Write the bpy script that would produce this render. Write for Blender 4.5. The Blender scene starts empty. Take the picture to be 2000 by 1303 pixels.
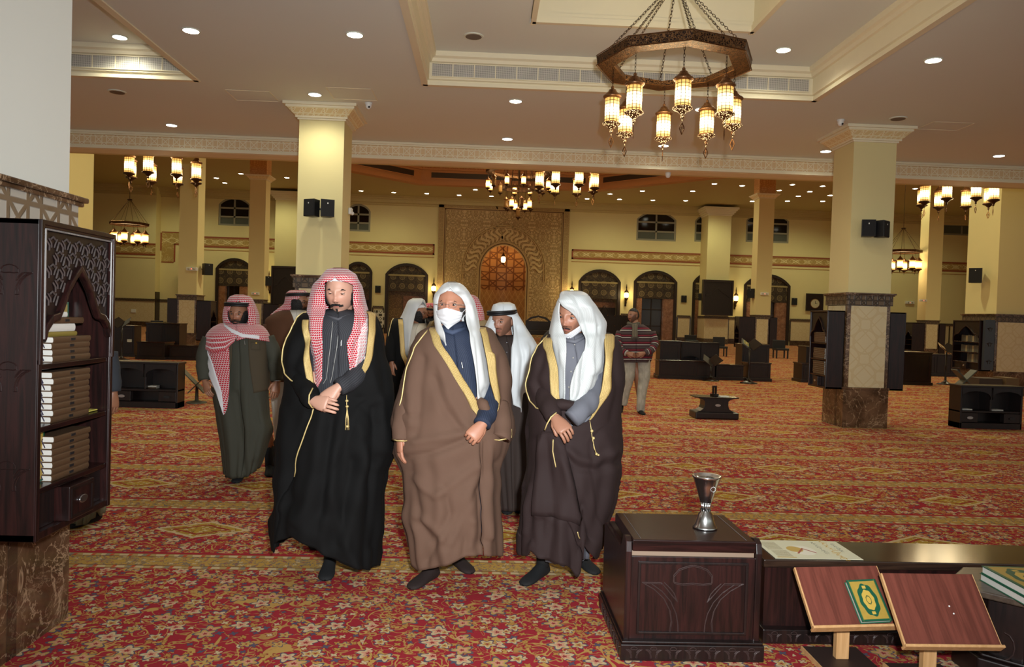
import bpy, bmesh, math, random
from math import sin, cos, pi, sqrt, atan2, exp, floor
from mathutils import Vector, Matrix, noise

random.seed(7)
sc = bpy.context.scene
COL = sc.collection
# ---------------------------------------------------------------- camera
F, PITCH, ROLL, YAW, EYE = 1495.2, .0233, .0307, .0373, 1.55
_R = Vector((cos(YAW), -sin(YAW), 0))
_F = Vector((sin(YAW)*cos(PITCH), cos(YAW)*cos(PITCH), -sin(PITCH)))
_U = Vector((sin(YAW)*sin(PITCH), cos(YAW)*sin(PITCH), cos(PITCH)))
_R2 = _R*cos(ROLL) + _U*sin(ROLL)
_U2 = _U*cos(ROLL) - _R*sin(ROLL)
CAMP = Vector((0, 0, EYE))
cd = bpy.data.cameras.new('camera')
cam = bpy.data.objects.new('camera', cd); COL.objects.link(cam)
cd.sensor_width = 36; cd.lens = F*36/2000; cd.clip_start = .05; cd.clip_end = 300
M = Matrix(((_R2.x, _U2.x, -_F.x, 0), (_R2.y, _U2.y, -_F.y, 0), (_R2.z, _U2.z, -_F.z, 0), (0, 0, 0, 1)))
M.translation = CAMP
cam.matrix_world = M
sc.camera = cam
sc.view_settings.view_transform = 'Standard'; sc.view_settings.look = 'None'
sc.view_settings.gamma = 1; sc.view_settings.use_curve_mapping = False
sc.view_settings.exposure = 0.56
sc.cycles.use_denoising = True
sc.cycles.max_bounces = 5; sc.cycles.diffuse_bounces = 3; sc.cycles.glossy_bounces = 3
sc.cycles.transmission_bounces = 4; sc.cycles.transparent_max_bounces = 8
sc.cycles.caustics_reflective = False; sc.cycles.caustics_refractive = False
sc.cycles.sample_clamp_indirect = 4
w = bpy.data.worlds.new('world'); sc.world = w; w.use_nodes = True
w.node_tree.nodes['Background'].inputs[0].default_value = (.93, 1., .96, 1)
w.node_tree.nodes['Background'].inputs[1].default_value = .36

def lamp(kind, name, loc, energy, color=(1, 1, 1), size=.1, spot=None, blend=.6, target=None):
    l = bpy.data.lights.new(name, kind); l.energy = energy; l.color = color
    if kind == 'AREA': l.size = size
    else: l.shadow_soft_size = size
    if kind == 'SPOT':
        l.spot_size = spot; l.spot_blend = blend
    o = bpy.data.objects.new(name, l); COL.objects.link(o); o.location = loc
    if target is not None:
        o.rotation_euler = (Vector(target)-Vector(loc)).to_track_quat('-Z', 'Y').to_euler()
    return o
# the photographer's flash, just above the lens
lamp('SPOT', 'camera_flash', (.14, -.08, 1.78), 860, (.96, .98, 1.), .05, spot=math.radians(104), blend=1., target=(.35, 6, 1.75))

def px_ray(px, py):
    return _F + _R2*((px-1000)/F) - _U2*((py-651.5)/F)
def atY(px, py, Y):
    d = px_ray(px, py); return CAMP + d*(Y/d.y)
def atZ(px, py, Z=0.):
    d = px_ray(px, py); return CAMP + d*((Z-EYE)/d.z)
def atX(px, py, X):
    d = px_ray(px, py); return CAMP + d*(X/d.x)

# ---------------------------------------------------------------- objects
def tag(o, label=None, cat=None, group=None, kind=None):
    if label: o['label'] = label
    if cat: o['category'] = cat
    if group: o['group'] = group
    if kind: o['kind'] = kind
    return o
def empty(name, loc=(0, 0, 0), rz=0., label=None, cat=None, group=None):
    o = bpy.data.objects.new(name, None); COL.objects.link(o)
    o.location = loc; o.rotation_euler = (0, 0, rz); o.empty_display_size = .1
    return tag(o, label, cat, group)
def copy_tree(o, parent=None):
    c = o.copy(); COL.objects.link(c)
    if parent is not None: c.parent = parent
    for ch in list(o.children): copy_tree(ch, c)
    return c
def dup(o, loc=None, rz=None, label=None, group=None):
    c = copy_tree(o)
    if loc is not None: c.location = loc
    if rz is not None: c.rotation_euler = (0, 0, rz)
    if label: c['label'] = label
    if group: c['group'] = group
    return c

class MB:
    """collects shapes and links them as ONE mesh object"""
    def __init__(s, T=None):
        s.v = []; s.f = []; s.mi = []; s.T = T; s.uv = None; s.m = 0
    def add(s, vs, fs):
        n = len(s.v)
        if s.T is not None: vs = [s.T @ Vector(q) for q in vs]
        s.v += [tuple(q) for q in vs]
        s.f += [tuple(i+n for i in f) for f in fs]; s.mi += [s.m]*len(fs)
        return s
    def box(s, x0, x1, y0, y1, z0, z1, taper=0.):
        t = taper
        vs = [(x0, y0, z0), (x1, y0, z0), (x1, y1, z0), (x0, y1, z0), (x0+t, y0+t, z1), (x1-t, y0+t, z1), (x1-t, y1-t, z1), (x0+t, y1-t, z1)]
        return s.add(vs, [(0, 3, 2, 1), (4, 5, 6, 7), (0, 1, 5, 4), (1, 2, 6, 5), (2, 3, 7, 6), (3, 0, 4, 7)])
    def cbox(s, c, sx, sy, sz):
        return s.box(c[0]-sx/2, c[0]+sx/2, c[1]-sy/2, c[1]+sy/2, c[2]-sz/2, c[2]+sz/2)
    def prism(s, poly, d0, d1, axis='y'):
        """poly of 2D points extruded along the axis: y -> (x,z), z -> (x,y), x -> (y,z)"""
        n = len(poly)
        def P(a, b, d): return {'y': (a, d, b), 'z': (a, b, d), 'x': (d, a, b)}[axis]
        vs = [P(a, b, d0) for a, b in poly]+[P(a, b, d1) for a, b in poly]
        fs = [tuple(range(n)), tuple(range(2*n-1, n-1, -1))]+[(i, i+n, (i+1) % n+n, (i+1) % n) for i in range(n)]
        return s.add(vs, fs)
    def strip(s, outer, inner, d0, d1, axis='y', closed=False):
        """ring/arch solid between two matching 2D polylines"""
        n = len(outer)
        def P(q, d):
            a, b = q; return {'y': (a, d, b), 'z': (a, b, d), 'x': (d, a, b)}[axis]
        vs = [P(q, d0) for q in outer]+[P(q, d0) for q in inner]+[P(q, d1) for q in outer]+[P(q, d1) for q in inner]
        fs = []
        for i in range(n if closed else n-1):
            j = (i+1) % n
            fs += [(i, j, n+j, n+i), (2*n+i, 3*n+i, 3*n+j, 2*n+j), (i, 2*n+i, 2*n+j, j), (n+i, n+j, 3*n+j, 3*n+i)]
        if not closed: fs += [(0, n, 3*n, 2*n), (n-1, 3*n-1, 4*n-1, 2*n-1)]
        return s.add(vs, fs)
    def lathe(s, prof, n=16, c=(0, 0, 0)):
        vs = []; fs = []
        for r, z in prof:
            for k in range(n):
                a = 2*pi*k/n; vs.append((c[0]+r*cos(a), c[1]+r*sin(a), c[2]+z))
        for i in range(len(prof)-1):
            for k in range(n):
                j = (k+1) % n; fs.append((i*n+k, i*n+j, (i+1)*n+j, (i+1)*n+k))
        fs.append(tuple(range(n-1, -1, -1))); m = (len(prof)-1)*n; fs.append(tuple(range(m, m+n)))
        return s.add(vs, fs)
    def tube(s, pts, r, n=8, caps=True, flat=1.):
        pts = [Vector(p) for p in pts]; vs = []; fs = []; up = None
        rs = r if isinstance(r, (list, tuple)) else [r]*len(pts)
        for i, p in enumerate(pts):
            t = (pts[min(i+1, len(pts)-1)]-pts[max(i-1, 0)]).normalized()
            if up is None: up = Vector((0, 0, 1)) if abs(t.z) < .9 else Vector((1, 0, 0))
            b = t.cross(up)
            if b.length < 1e-6: b = t.cross(Vector((0, 1, 0)))
            b.normalize(); a = b.cross(t).normalized(); up = a
            for k in range(n):
                q = 2*pi*k/n; vs.append(p+b*(cos(q)*rs[i])+a*(sin(q)*rs[i]*flat))
        for i in range(len(pts)-1):
            for k in range(n):
                j = (k+1) % n; fs.append((i*n+k, i*n+j, (i+1)*n+j, (i+1)*n+k))
        if caps:
            fs.append(tuple(range(n-1, -1, -1))); m = (len(pts)-1)*n; fs.append(tuple(range(m, m+n)))
        return s.add(vs, fs)
    def sphere(s, c, r, n=12, m=8, sc_=(1, 1, 1)):
        vs = [(c[0], c[1], c[2]+r*sc_[2])]; fs = []
        for i in range(1, m):
            t = pi*i/m
            for k in range(n):
                a = 2*pi*k/n; vs.append((c[0]+r*sc_[0]*sin(t)*cos(a), c[1]+r*sc_[1]*sin(t)*sin(a), c[2]+r*sc_[2]*cos(t)))
        vs.append((c[0], c[1], c[2]-r*sc_[2]))
        for k in range(n): fs.append((0, 1+k, 1+(k+1) % n))
        for i in range(m-2):
            for k in range(n):
                j = (k+1) % n; fs.append((1+i*n+k, 1+(i+1)*n+k, 1+(i+1)*n+j, 1+i*n+j))
        L = len(vs)-1; b = 1+(m-2)*n
        for k in range(n): fs.append((L, b+(k+1) % n, b+k))
        return s.add(vs, fs)
    def grid(s, rows, closed=False):
        n = len(rows[0]); vs = [p for r in rows for p in r]; fs = []
        for i in range(len(rows)-1):
            for k in range(n if closed else n-1):
                j = (k+1) % n; fs.append((i*n+k, i*n+j, (i+1)*n+j, (i+1)*n+k))
        return s.add(vs, fs)
    def build(s, name, mats, parent=None, smooth=False, bevel=0., loc=None, fix=True):
        me = bpy.data.meshes.new(name); me.from_pydata(s.v, [], s.f)
        if not isinstance(mats, (list, tuple)): mats = [mats]
        for m in mats: me.materials.append(m)
        if len(mats) > 1: me.polygons.foreach_set('material_index', s.mi)
        if fix:
            bm = bmesh.new(); bm.from_mesh(me); bmesh.ops.recalc_face_normals(bm, faces=bm.faces); bm.to_mesh(me); bm.free()
        if smooth: me.polygons.foreach_set('use_smooth', [True]*len(me.polygons))
        me.update()
        o = bpy.data.objects.new(name, me); COL.objects.link(o)
        if loc is not None: o.location = loc
        if parent is not None: o.parent = parent
        if bevel:
            b = o.modifiers.new('bevel', 'BEVEL'); b.width = bevel; b.segments = 2; b.limit_method = 'ANGLE'
        return o

# ---------------------------------------------------------------- materials
def lin(c): return tuple(((x/255+.055)/1.055)**2.4 if x/255 > .04045 else x/255/12.92 for x in c)
class E:
    """tiny shader expression"""
    def __init__(s, nt, sock): s.nt = nt; s.k = sock
    def op(s, op, *a):
        n = s.nt.nodes.new('ShaderNodeMath'); n.operation = op
        for i, q in enumerate((s,)+a):
            if isinstance(q, E): s.nt.links.new(q.k, n.inputs[i])
            else: n.inputs[i].default_value = q
        return E(s.nt, n.outputs[0])
    def __add__(s, o): return s.op('ADD', o)
    def __radd__(s, o): return s.op('ADD', o)
    def __sub__(s, o): return s.op('SUBTRACT', o)
    def __rsub__(s, o): return (s*-1)+o
    def __mul__(s, o): return s.op('MULTIPLY', o)
    def __rmul__(s, o): return s.op('MULTIPLY', o)
    def __truediv__(s, o): return s.op('DIVIDE', o)
    def fr(s): return s.op('FRACT')
    def ab(s): return s.op('ABSOLUTE')
    def sin(s): return s.op('SINE')
    def mn(s, o): return s.op('MINIMUM', o)
    def mx(s, o): return s.op('MAXIMUM', o)
    def lt(s, o): return s.op('LESS_THAN', o)
    def gt(s, o): return s.op('GREATER_THAN', o)
    def ss(s, a, b):
        n = s.nt.nodes.new('ShaderNodeMapRange'); n.interpolation_type = 'SMOOTHSTEP'
        s.nt.links.new(s.k, n.inputs['Value']); n.inputs['From Min'].default_value = a; n.inputs['From Max'].default_value = b
        return E(s.nt, n.outputs[0])
    def tri(s): return (s.fr()-.5).ab()          # .5 at integers, 0 midway
class G:
    """material graph"""
    def __init__(s, name, rough=.6, metal=0., spec=.5):
        s.m = bpy.data.materials.new(name); s.m.use_nodes = True; s.nt = s.m.node_tree
        s.b = s.nt.nodes['Principled BSDF']; s.b.inputs['Roughness'].default_value = rough
        s.b.inputs['Metallic'].default_value = metal; s.b.inputs['Specular IOR Level'].default_value = spec
        s.tc = s.nt.nodes.new('ShaderNodeTexCoord')
    def xyz(s, out='Object'):
        n = s.nt.nodes.new('ShaderNodeSeparateXYZ'); s.nt.links.new(s.tc.outputs[out], n.inputs[0])
        return [E(s.nt, n.outputs[i]) for i in range(3)]
    def vec(s, x, y, z=0.):
        n = s.nt.nodes.new('ShaderNodeCombineXYZ')
        for i, q in enumerate((x, y, z)):
            if isinstance(q, E): s.nt.links.new(q.k, n.inputs[i])
            else: n.inputs[i].default_value = q
        return n.outputs[0]
    def noise(s, scale, detail=3, rough=.5, dist=0., vec=None, col=False):
        n = s.nt.nodes.new('ShaderNodeTexNoise'); s.nt.links.new(vec or s.tc.outputs['Object'], n.inputs['Vector'])
        n.inputs['Scale'].default_value = scale; n.inputs['Detail'].default_value = detail
        n.inputs['Roughness'].default_value = rough; n.inputs['Distortion'].default_value = dist
        return n.outputs['Color'] if col else E(s.nt, n.outputs[0])
    def vor(s, scale, feature='F1', vec=None, rnd=1.):
        n = s.nt.nodes.new('ShaderNodeTexVoronoi'); n.feature = feature
        s.nt.links.new(vec or s.tc.outputs['Object'], n.inputs['Vector'])
        n.inputs['Scale'].default_value = scale; n.inputs['Randomness'].default_value = rnd
        return n
    def mix(s, f, a, b):
        n = s.nt.nodes.new('ShaderNodeMix'); n.data_type = 'RGBA'
        if isinstance(f, E): s.nt.links.new(f.k, n.inputs[0])
        else: n.inputs[0].default_value = f
        for q, i in ((a, 6), (b, 7)):
            if isinstance(q, tuple): n.inputs[i].default_value = (*q, 1)
            else: s.nt.links.new(q, n.inputs[i])
        return n.outputs[2]
    def col(s, c):
        if isinstance(c, tuple): s.b.inputs['Base Color'].default_value = (*c, 1)
        else: s.nt.links.new(c, s.b.inputs['Base Color'])
        return s
    def rough(s, e): s.nt.links.new(e.k, s.b.inputs['Roughness']); return s
    def bump(s, e, strength=.3, dist=.01):
        n = s.nt.nodes.new('ShaderNodeBump'); n.inputs['Strength'].default_value = strength; n.inputs['Distance'].default_value = dist
        s.nt.links.new(e.k, n.inputs['Height']); s.nt.links.new(n.outputs[0], s.b.inputs['Normal']); return s
    def emit(s, c, strength):
        if isinstance(c, tuple): s.b.inputs['Emission Color'].default_value = (*c, 1)
        else: s.nt.links.new(c, s.b.inputs['Emission Color'])
        if isinstance(strength, E): s.nt.links.new(strength.k, s.b.inputs['Emission Strength'])
        else: s.b.inputs['Emission Strength'].default_value = strength
        return s

def plain(name, rgb, rough=.6, metal=0., var=.06, scale=8., bump=0., spec=.5):
    g = G(name, rough, metal, spec); c = lin(rgb)
    n = g.noise(scale, 3)
    g.col(g.mix(n, tuple(x*(1-var) for x in c), tuple(min(1, x*(1+var)) for x in c)))
    if bump: g.bump(g.noise(scale*12, 2), bump, .004)
    return g.m
def wood(name, a, b, rough=.35, scale=1., axis=2, bump=.12):
    g = G(name, rough); x, y, z = g.xyz()
    k = [x*30*scale, y*30*scale, z*30*scale]; k[axis] = (x, y, z)[axis]*2.2*scale
    v = g.vec(*k); n = g.noise(1.2, 6, .62, .9, vec=v)
    g.col(g.mix(n.ss(.3, .72), lin(a), lin(b))); g.bump(n, bump, .002)
    return g.m
def marble(name, a, b, vein, rough=.12, scale=1.):
    g = G(name, rough)
    n = g.noise(3.2*scale, 8, .62, .6); c = g.mix(n.ss(.32, .7), lin(a), lin(b))
    vn = (g.noise(2.1*scale, 6, .6, 1.6)-.5).ab(); vm = 1-vn.ss(.0, .013)
    v2 = (g.noise(5.*scale, 5, .6, 1.2)-.5).ab(); vm2 = (1-v2.ss(.0, .02))*.45
    g.col(g.mix(vm.mx(vm2)*.8, c, lin(vein)))
    return g.m
def star_lines(u, v, s, w):
    """eight-fold strapwork: distance to four line families"""
    u = u*s; v = v*s
    d = u.tri().op('SUBTRACT', .5).ab()
    a = (.5-(u+v).tri()).mn(.5-(u-v).tri())*.7071
    b = (.5-(u+.29).tri()).mn(.5-(u-.29).tri())
    c = (.5-(v+.29).tri()).mn(.5-(v-.29).tri())
    return a.mn(b).mn(c)
def girih(name, base, line, s=3., w=.035, rough=.5, bump=.3, metal=0., fill=None, inv=False, spec=.5):
    g = G(name, rough, metal, spec); x, y, z = g.xyz()
    u = x+y; L = star_lines(u, z, s, w); m = 1-L.ss(w*.7, w*1.3)
    c1 = lin(base)
    if fill is not None:
        r = ((u*s).tri().op('POWER', 2.)+(z*s).tri().op('POWER', 2.)).op('SQRT')
        c1 = g.mix(1-r.ss(.20, .24), lin(base), lin(fill))
    n = g.noise(20, 3)
    c = g.mix(m, c1, lin(line)); c = g.mix(n*.25, c, lin(base))
    g.col(c)
    if bump: g.bump(m, bump, .01)
    return g.m
def arabesque(name, base, line, s=2., rough=.55, w=.06, bump=.4):
    """mirrored scrolling relief"""
    g = G(name, rough); x, y, z = g.xyz(); u = (x+y)*s; v = z*s
    a = (u-.65).tri(); b = v.tri()                     # mirror symmetry
    vec = g.vec(a*2.2, b*2.2, (u+.5).op('FLOOR')*0)
    n1 = (g.noise(3.1, 2, .5, 1.3, vec=vec)-.5).ab(); n2 = (g.noise(5.6, 1, .5, .6, vec=vec)-.48).ab()
    m = (1-n1.ss(w*.35, w*.7)).mx((1-n2.ss(w*.3, w*.6))*.8)
    g.col(g.mix(m, lin(base), lin(line))); g.bump(m, bump, .02)
    return g.m
def emis(name, rgb, strength):
    g = G(name); g.col((.8, .8, .8)); g.emit(lin(rgb), strength); return g.m
# ================================================================ materials of the place
M_paint = plain('cream_paint', (226, 212, 156), .7, var=.02, scale=2)
M_white = plain('white_paint', (214, 214, 204), .7, var=.02, scale=2)
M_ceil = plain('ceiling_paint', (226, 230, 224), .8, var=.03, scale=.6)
M_ceilfar = plain('hall_ceiling_paint', (190, 176, 128), .8, var=.03, scale=.6)
M_mould = plain('plaster_moulding', (236, 226, 196), .6, var=.02)
M_girih_pl = girih('plaster_star_relief', (226, 196, 150), (242, 230, 200), 5.2, .035, fill=(214, 170, 122))
M_girih_cap = girih('capital_star_relief', (228, 204, 150), (244, 234, 196), 6.4, .04, fill=(222, 184, 120))
M_marble = marble('brown_marble', (64, 45, 30), (112, 84, 62), (178, 150, 120))
M_marble_dk = marble('dark_marble', (46, 33, 24), (78, 58, 44), (120, 100, 80))
def stone_panel():
    g = G('cream_stone_panel', .35); x, y, z = g.xyz(); u = (x+y)*1.9+.25; v = z*1.9; m = None
    for (a, b, R) in ((0., 0., .56), (.5, .5, .56), (.5, 0., .30)):
        p_, q_ = (u+a).fr()-.5, (v+b).fr()-.5; r_ = (p_*p_+q_*q_).op('SQRT'); k = 1-((r_-R*.62).ab()).ss(.018, .034); m = k if m is None else m.mx(k)
    d_ = ((u+v).tri()-.25).ab().mn(((u-v).tri()-.25).ab()); m = m.mx(1-d_.ss(.016, .032))
    g.col(g.mix(m*.5, g.mix(g.noise(4., 3)*.4, lin((212, 196, 158)), lin((200, 184, 148))), lin((196, 172, 126)))); return g.m
M_stone_panel = stone_panel()
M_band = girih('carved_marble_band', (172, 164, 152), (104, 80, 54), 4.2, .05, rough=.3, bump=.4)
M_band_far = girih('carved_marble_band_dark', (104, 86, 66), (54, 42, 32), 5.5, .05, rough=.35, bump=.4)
M_steel = plain('brushed_steel', (190, 192, 195), .3, 1., .05, 30)
M_blackpl = plain('black_plastic', (26, 27, 30), .45, var=.1)
M_whitepl = plain('white_plastic', (228, 228, 224), .4, var=.02)
M_wood = wood('dark_stained_wood', (20, 11, 10), (46, 22, 20), .3)
M_woodh = wood('dark_stained_wood_lying', (20, 11, 10), (46, 22, 20), .22, axis=0)
M_woodl = wood('near_black_wood', (17, 11, 10), (34, 20, 18), .35)
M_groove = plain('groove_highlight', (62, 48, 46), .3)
M_brass = plain('aged_brass', (120, 84, 52), .38, .9, .25, 30)
M_white_frame = plain('grey_window_frame', (150, 148, 130), .5)
M_gold = plain('gold_thread', (206, 168, 84), .38, .55, .18, 90, bump=.3)

def carpet():
    g = G('mosque_carpet', 1., 0, .02); x, y, z = g.xyz()
    P, S0, WB = 1.361, 4.81, .27
    t = ((y-(S0-WB+P*40)).op('ADD', 0.)/P+80.).fr()*P            # 0..WB is the gold band, then red field
    band = t.lt(WB)
    red, gold, cream, blue = lin((162, 50, 58)), lin((190, 150, 84)), lin((202, 180, 138)), lin((96, 88, 98)); near = y.lt(4.54)
    # ---- scrolling vines and blossoms on red
    xy = g.vec(x, y, 0.)
    nz = g.noise(4.6, 2, .5, 1.3, vec=xy); vine = 1-((nz-.5).ab()).ss(.013, .024)
    nz2 = g.noise(9.3, 1, .5, 1.6, vec=xy); vine2 = 1-((nz2-.47).ab()).ss(.016, .032)
    def blossom(scale, r0, petals, amp):
        v = g.vor(scale, 'F1', vec=xy, rnd=.85)
        n = g.nt.nodes.new('ShaderNodeVectorMath'); n.operation = 'SUBTRACT'
        s2 = g.nt.nodes.new('ShaderNodeVectorMath'); s2.operation = 'SCALE'; s2.inputs['Scale'].default_value = 1.
        g.nt.links.new(xy, n.inputs[0]); g.nt.links.new(v.outputs['Position'], n.inputs[1])
        sp = g.nt.nodes.new('ShaderNodeSeparateXYZ'); g.nt.links.new(n.outputs[0], sp.inputs[0])
        dx, dy = E(g.nt, sp.outputs[0]), E(g.nt, sp.outputs[1])
        ang = dy.op('ARCTAN2', dx); r = (dx*dx+dy*dy).op('SQRT')
        hs = g.nt.nodes.new('ShaderNodeSeparateColor'); g.nt.links.new(v.outputs['Color'], hs.inputs[0]); h = E(g.nt, hs.outputs[0]); h2 = E(g.nt, hs.outputs[1])
        rr = r/((ang*petals+h*6.).sin()*amp+1.)/(h*.6+.6)
        return rr/r0, h, h2
    c = g.mix(g.noise(1.1, 2).ss(.3, .7)*.5, red, lin((150, 44, 52)))
    c = g.mix(vine2*.9, c, lin((180, 140, 80)))
    c = g.mix(vine, c, gold)
    r3, h3, k3 = blossom(15., .0135, 4., .4)
    sh = h3.gt(.36); c = g.mix(r3.lt(1.35)*sh, c, lin((136, 50, 50))); 
    c3 = g.mix(k3.gt(.75), g.mix(k3.gt(.5), lin((180, 138, 72)), cream), lin((88, 86, 102)))
    c = g.mix(r3.lt(1.)*sh, c, c3)
    r1, h1, k1 = blossom(6.6, .036, 5., .3)
    c = g.mix(r1.lt(1.28), c, blue); c = g.mix(r1.lt(1.02), c, g.mix(k1.gt(.45), lin((188, 154, 90)), cream))
    c = g.mix(r1.lt(.62), c, g.mix(h1.gt(.5), gold, lin((206, 150, 120)))); c = g.mix(r1.lt(.26), c, lin((150, 60, 60)))
    field = c
    # plain red edge lines beside the band
    field = g.mix((t-WB).ab().lt(.035)*(1-near), field, red)
    field = g.mix(t.gt(P-.03)*(1-near), field, red)
    # ---- diamond medallions
    dx = ((x-3.24)/1.03+50.).tri(); dx = (.5-dx)*1.03; dy = (t-(WB+(P-WB)/2)).ab()
    dd = dx/.33+dy/.20+(nz-.5)*.25
    dia = g.mix((1-((nz2-.47).ab()).ss(.02, .04)), lin((178, 144, 62)), lin((138, 104, 58)))
    dia = g.mix(r3.lt(1.), dia, cream)
    dia = g.mix(((dd-.55).ab()).lt(.07), dia, lin((150, 66, 52)))
    dia = g.mix(((dd-.93).ab()).lt(.08), dia, cream)
    field = g.mix(dd.lt(1.)*(1-near), field, dia)
    # ---- the gold band
    bnd = lin((186, 148, 76)); b = g.mix(0., bnd, bnd)
    q = g.noise(16., 2, .5, 1.4, vec=xy); b = g.mix((1-((q-.5).ab()).ss(.022, .045))*.85, b, lin((112, 104, 100)))
    b = g.mix(r3.lt(.9)*.8, b, g.mix(h3.gt(.5), lin((146, 84, 84)), cream))
    e = (t-WB/2).ab()
    edge = g.mix((x*9.+(y*3.)).fr().lt(.5), cream, lin((176, 150, 96)))
    edge = g.mix((x*4.5+.3).fr().lt(.22), edge, lin((140, 132, 112)))
    edge = g.mix((((x*9.+.25).tri()).gt(.40))*e.lt(WB/2-.012), edge, lin((190, 90, 60)))
    b = g.mix(e.gt(WB/2-.052), b, edge)
    b = g.mix((e-(WB/2-.052)).ab().lt(.005), b, lin((120, 76, 50)))
    b = g.mix((e-(WB/2-.004)).ab().lt(.005), b, lin((150, 110, 70)))
    out = g.mix(band*(1-near), field, b)
    fz = g.noise(420., 1, vec=xy); out = g.mix(fz*.16, out, lin((70, 30, 26)))
    g.col(out); g.bump(g.noise(300., 2, vec=xy), .25, .004)
    return g.m
M_carpet = carpet()

# ================================================================ the setting
def struct(name, mb, mats, **k):
    o = mb.build(name, mats, **k); o['kind'] = 'structure'; return o
ZC = 4.56
struct('floor', MB().box(-45, 50, -4, 56.5, -.2, 0), M_carpet)

# --- low ceiling with two coffers, built as slabs round the openings
cb = MB()
CX0, CX1, CY0, CY1 = -.84, 4.32, 5.05, 10.17       # middle coffer
LX0, LX1, LY0, LY1 = -9.1, -3.95, 5.1, 10.42       # left coffer
yb = 13.80
e_ = .03
for (a, b, c, d) in [(-45, 50, -4, CY0-e_), (-45, LX0-e_, CY0-e_, yb), (LX0-e_, LX1+e_, LY1+e_, yb), (LX1+e_, CX0-e_, CY0-e_, yb), (CX0-e_, CX1+e_, CY1+e_, yb), (CX1+e_, 50, CY0-e_, yb)]:
    cb.box(a, b, c, d, ZC, ZC+.5)
struct('ceiling', cb, M_ceil)
def coffer(x0, x1, y0, y1, n, inner):
    z1 = ZC+.40
    m = MB()
    if inner:
        a, b, c, d = inner
        for q in [(x0, x1, y0, c-.03), (x0, x1, d+.03, y1), (x0, a-.03, c-.03, d+.03), (b+.03, x1, c-.03, d+.03)]: m.box(*q, z1, z1+.1)
        struct('ceiling', m, M_ceil)
        m = MB(); m.box(a, b, c, d, z1+.42, z1+.5)
        struct('ceiling', m, M_white)
        m = MB()
        for k, (t, h0, h1) in enumerate([(.04, 0, .05), (.02, .07, .10), (.0, .12, .47)]):
            m.box(a-.06+t, a+t, c-.06, d+.06, z1-.02+h0, z1+h1); m.box(b-t, b+.06-t, c-.06, d+.06, z1-.02+h0, z1+h1)
            m.box(a, b, c-.06+t, c+t, z1-.02+h0, z1+h1); m.box(a, b, d-t, d+.06-t, z1-.02+h0, z1+h1)
        struct('trim_%d' % n, m, M_mould); n += 1
    else:
        m.box(x0, x1, y0, y1, z1, z1+.1); struct('ceiling', m, M_ceil)
    # sloping cornice frame of steps
    m = MB()
    prof = [(-.07, -.014), (.012, -.014), (.012, .03), (.0, .035), (.0, .05), (.03, .06), (.03, .27), (.06, .28), (.075, .32), (.11, .34), (.12, .41), (-.07, .41)]
    for (px_, sx, lo, hi, ax) in [(x0, 1, y0, y1, 'x'), (x1, -1, y0, y1, 'x'), (y0, 1, x0, x1, 'y'), (y1, -1, x0, x1, 'y')]:
        poly = [(px_+sx*a, ZC+b) for a, b in prof]
        if ax == 'x':
            vs = [(a, lo-.05, b) for a, b in poly]+[(a, hi+.05, b) for a, b in poly]
        else:
            vs = [(lo-.05, a, b) for a, b in poly]+[(hi+.05, a, b) for a, b in poly]
        k = len(poly); m.add(vs, [tuple(range(k)), tuple(range(2*k-1, k-1, -1))]+[(i, i+k, (i+1) % k+k, (i+1) % k) for i in range(k)])
    struct('trim_%d' % n, m, M_mould)
    return z1
coffer(CX0, CX1, CY0, CY1, 1, (.46, 3.05, 6.3, 8.93))
coffer(LX0, LX1, LY0, LY1, 3, None)
# air grilles on the far cheeks of the coffers
M_grille = G('grille_louvres', .5); _x, _y, _z = M_grille.xyz()
M_grille.col(M_grille.mix((_z*72.).fr().gt(.45).mx((_x*42.).fr().gt(.78)), lin((96, 92, 88)), lin((206, 202, 192)))); M_grille = M_grille.m
def grille(x0, x1, y, z0, z1, label, n):
    r = empty('air_grille', ((x0+x1)/2, y, z0), label=label, cat='air vent')
    m = MB(); X = (x1-x0)/2
    m.box(-X, X, -.012, .01, -.012, 0); m.box(-X, X, -.012, .01, z1-z0, z1-z0+.012)
    for k in range(n+1): xx = -X+2*X*k/n; m.box(xx-.006, xx+.006, -.012, .01, 0, z1-z0)
    m.build('frame', M_mould, r)
    MB().box(-X, X, -.004, .01, 0, z1-z0).build('louvres', M_grille, r)
    return r
grille(-.78, 4.24, CY1-.035, ZC+.095, ZC+.255, 'long white air grille in the middle ceiling coffer, behind the big chandelier', 18)
grille(-8.9, -4.05, LY1-.035, ZC+.095, ZC+.255, 'air grille in the far cheek of the left ceiling coffer', 16)

# access hatches of the low ceiling: thin joints
m = MB()
for (p0, p1) in [((636, 170), (725, 196)), ((438, 175), (548, 199)), ((1790, 252), (1960, 243))]:
    a = atZ(*p0, ZC); b = atZ(*p1, ZC); x0, x1 = a.x, a.x+.62; y0, y1 = min(a.y, b.y), max(a.y, b.y)
    for q in [(x0, x1, y0, y0+.008), (x0, x1, y1-.008, y1), (x0, x0+.008, y0, y1), (x1-.008, x1, y0, y1)]: m.box(*q, ZC-.004, ZC+.01)
struct('trim_5', m, M_mould)

# --- the ornamented beam between the low bay and the hall
m = MB()
m.m = 0; m.box(-45, 50, yb, yb+.42, 4.26, 6.2)
m.m = 1; m.box(-45, 50, yb-.03, yb+.01, 4.32, 4.50)
m.m = 0
for (d, a, b) in [(.10, 4.525, 4.56), (.075, 4.50, 4.53), (.05, 4.305, 4.325), (.075, 4.262, 4.305)]: m.box(-45, 50, yb-d, yb, a, b)
struct('trim_6', m, [M_mould, M_girih_pl])
m = MB(); m.box(-45, 50, yb+.40, yb+.5, 4.26, 12.); struct('wall_beam', m, M_paint)

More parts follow.
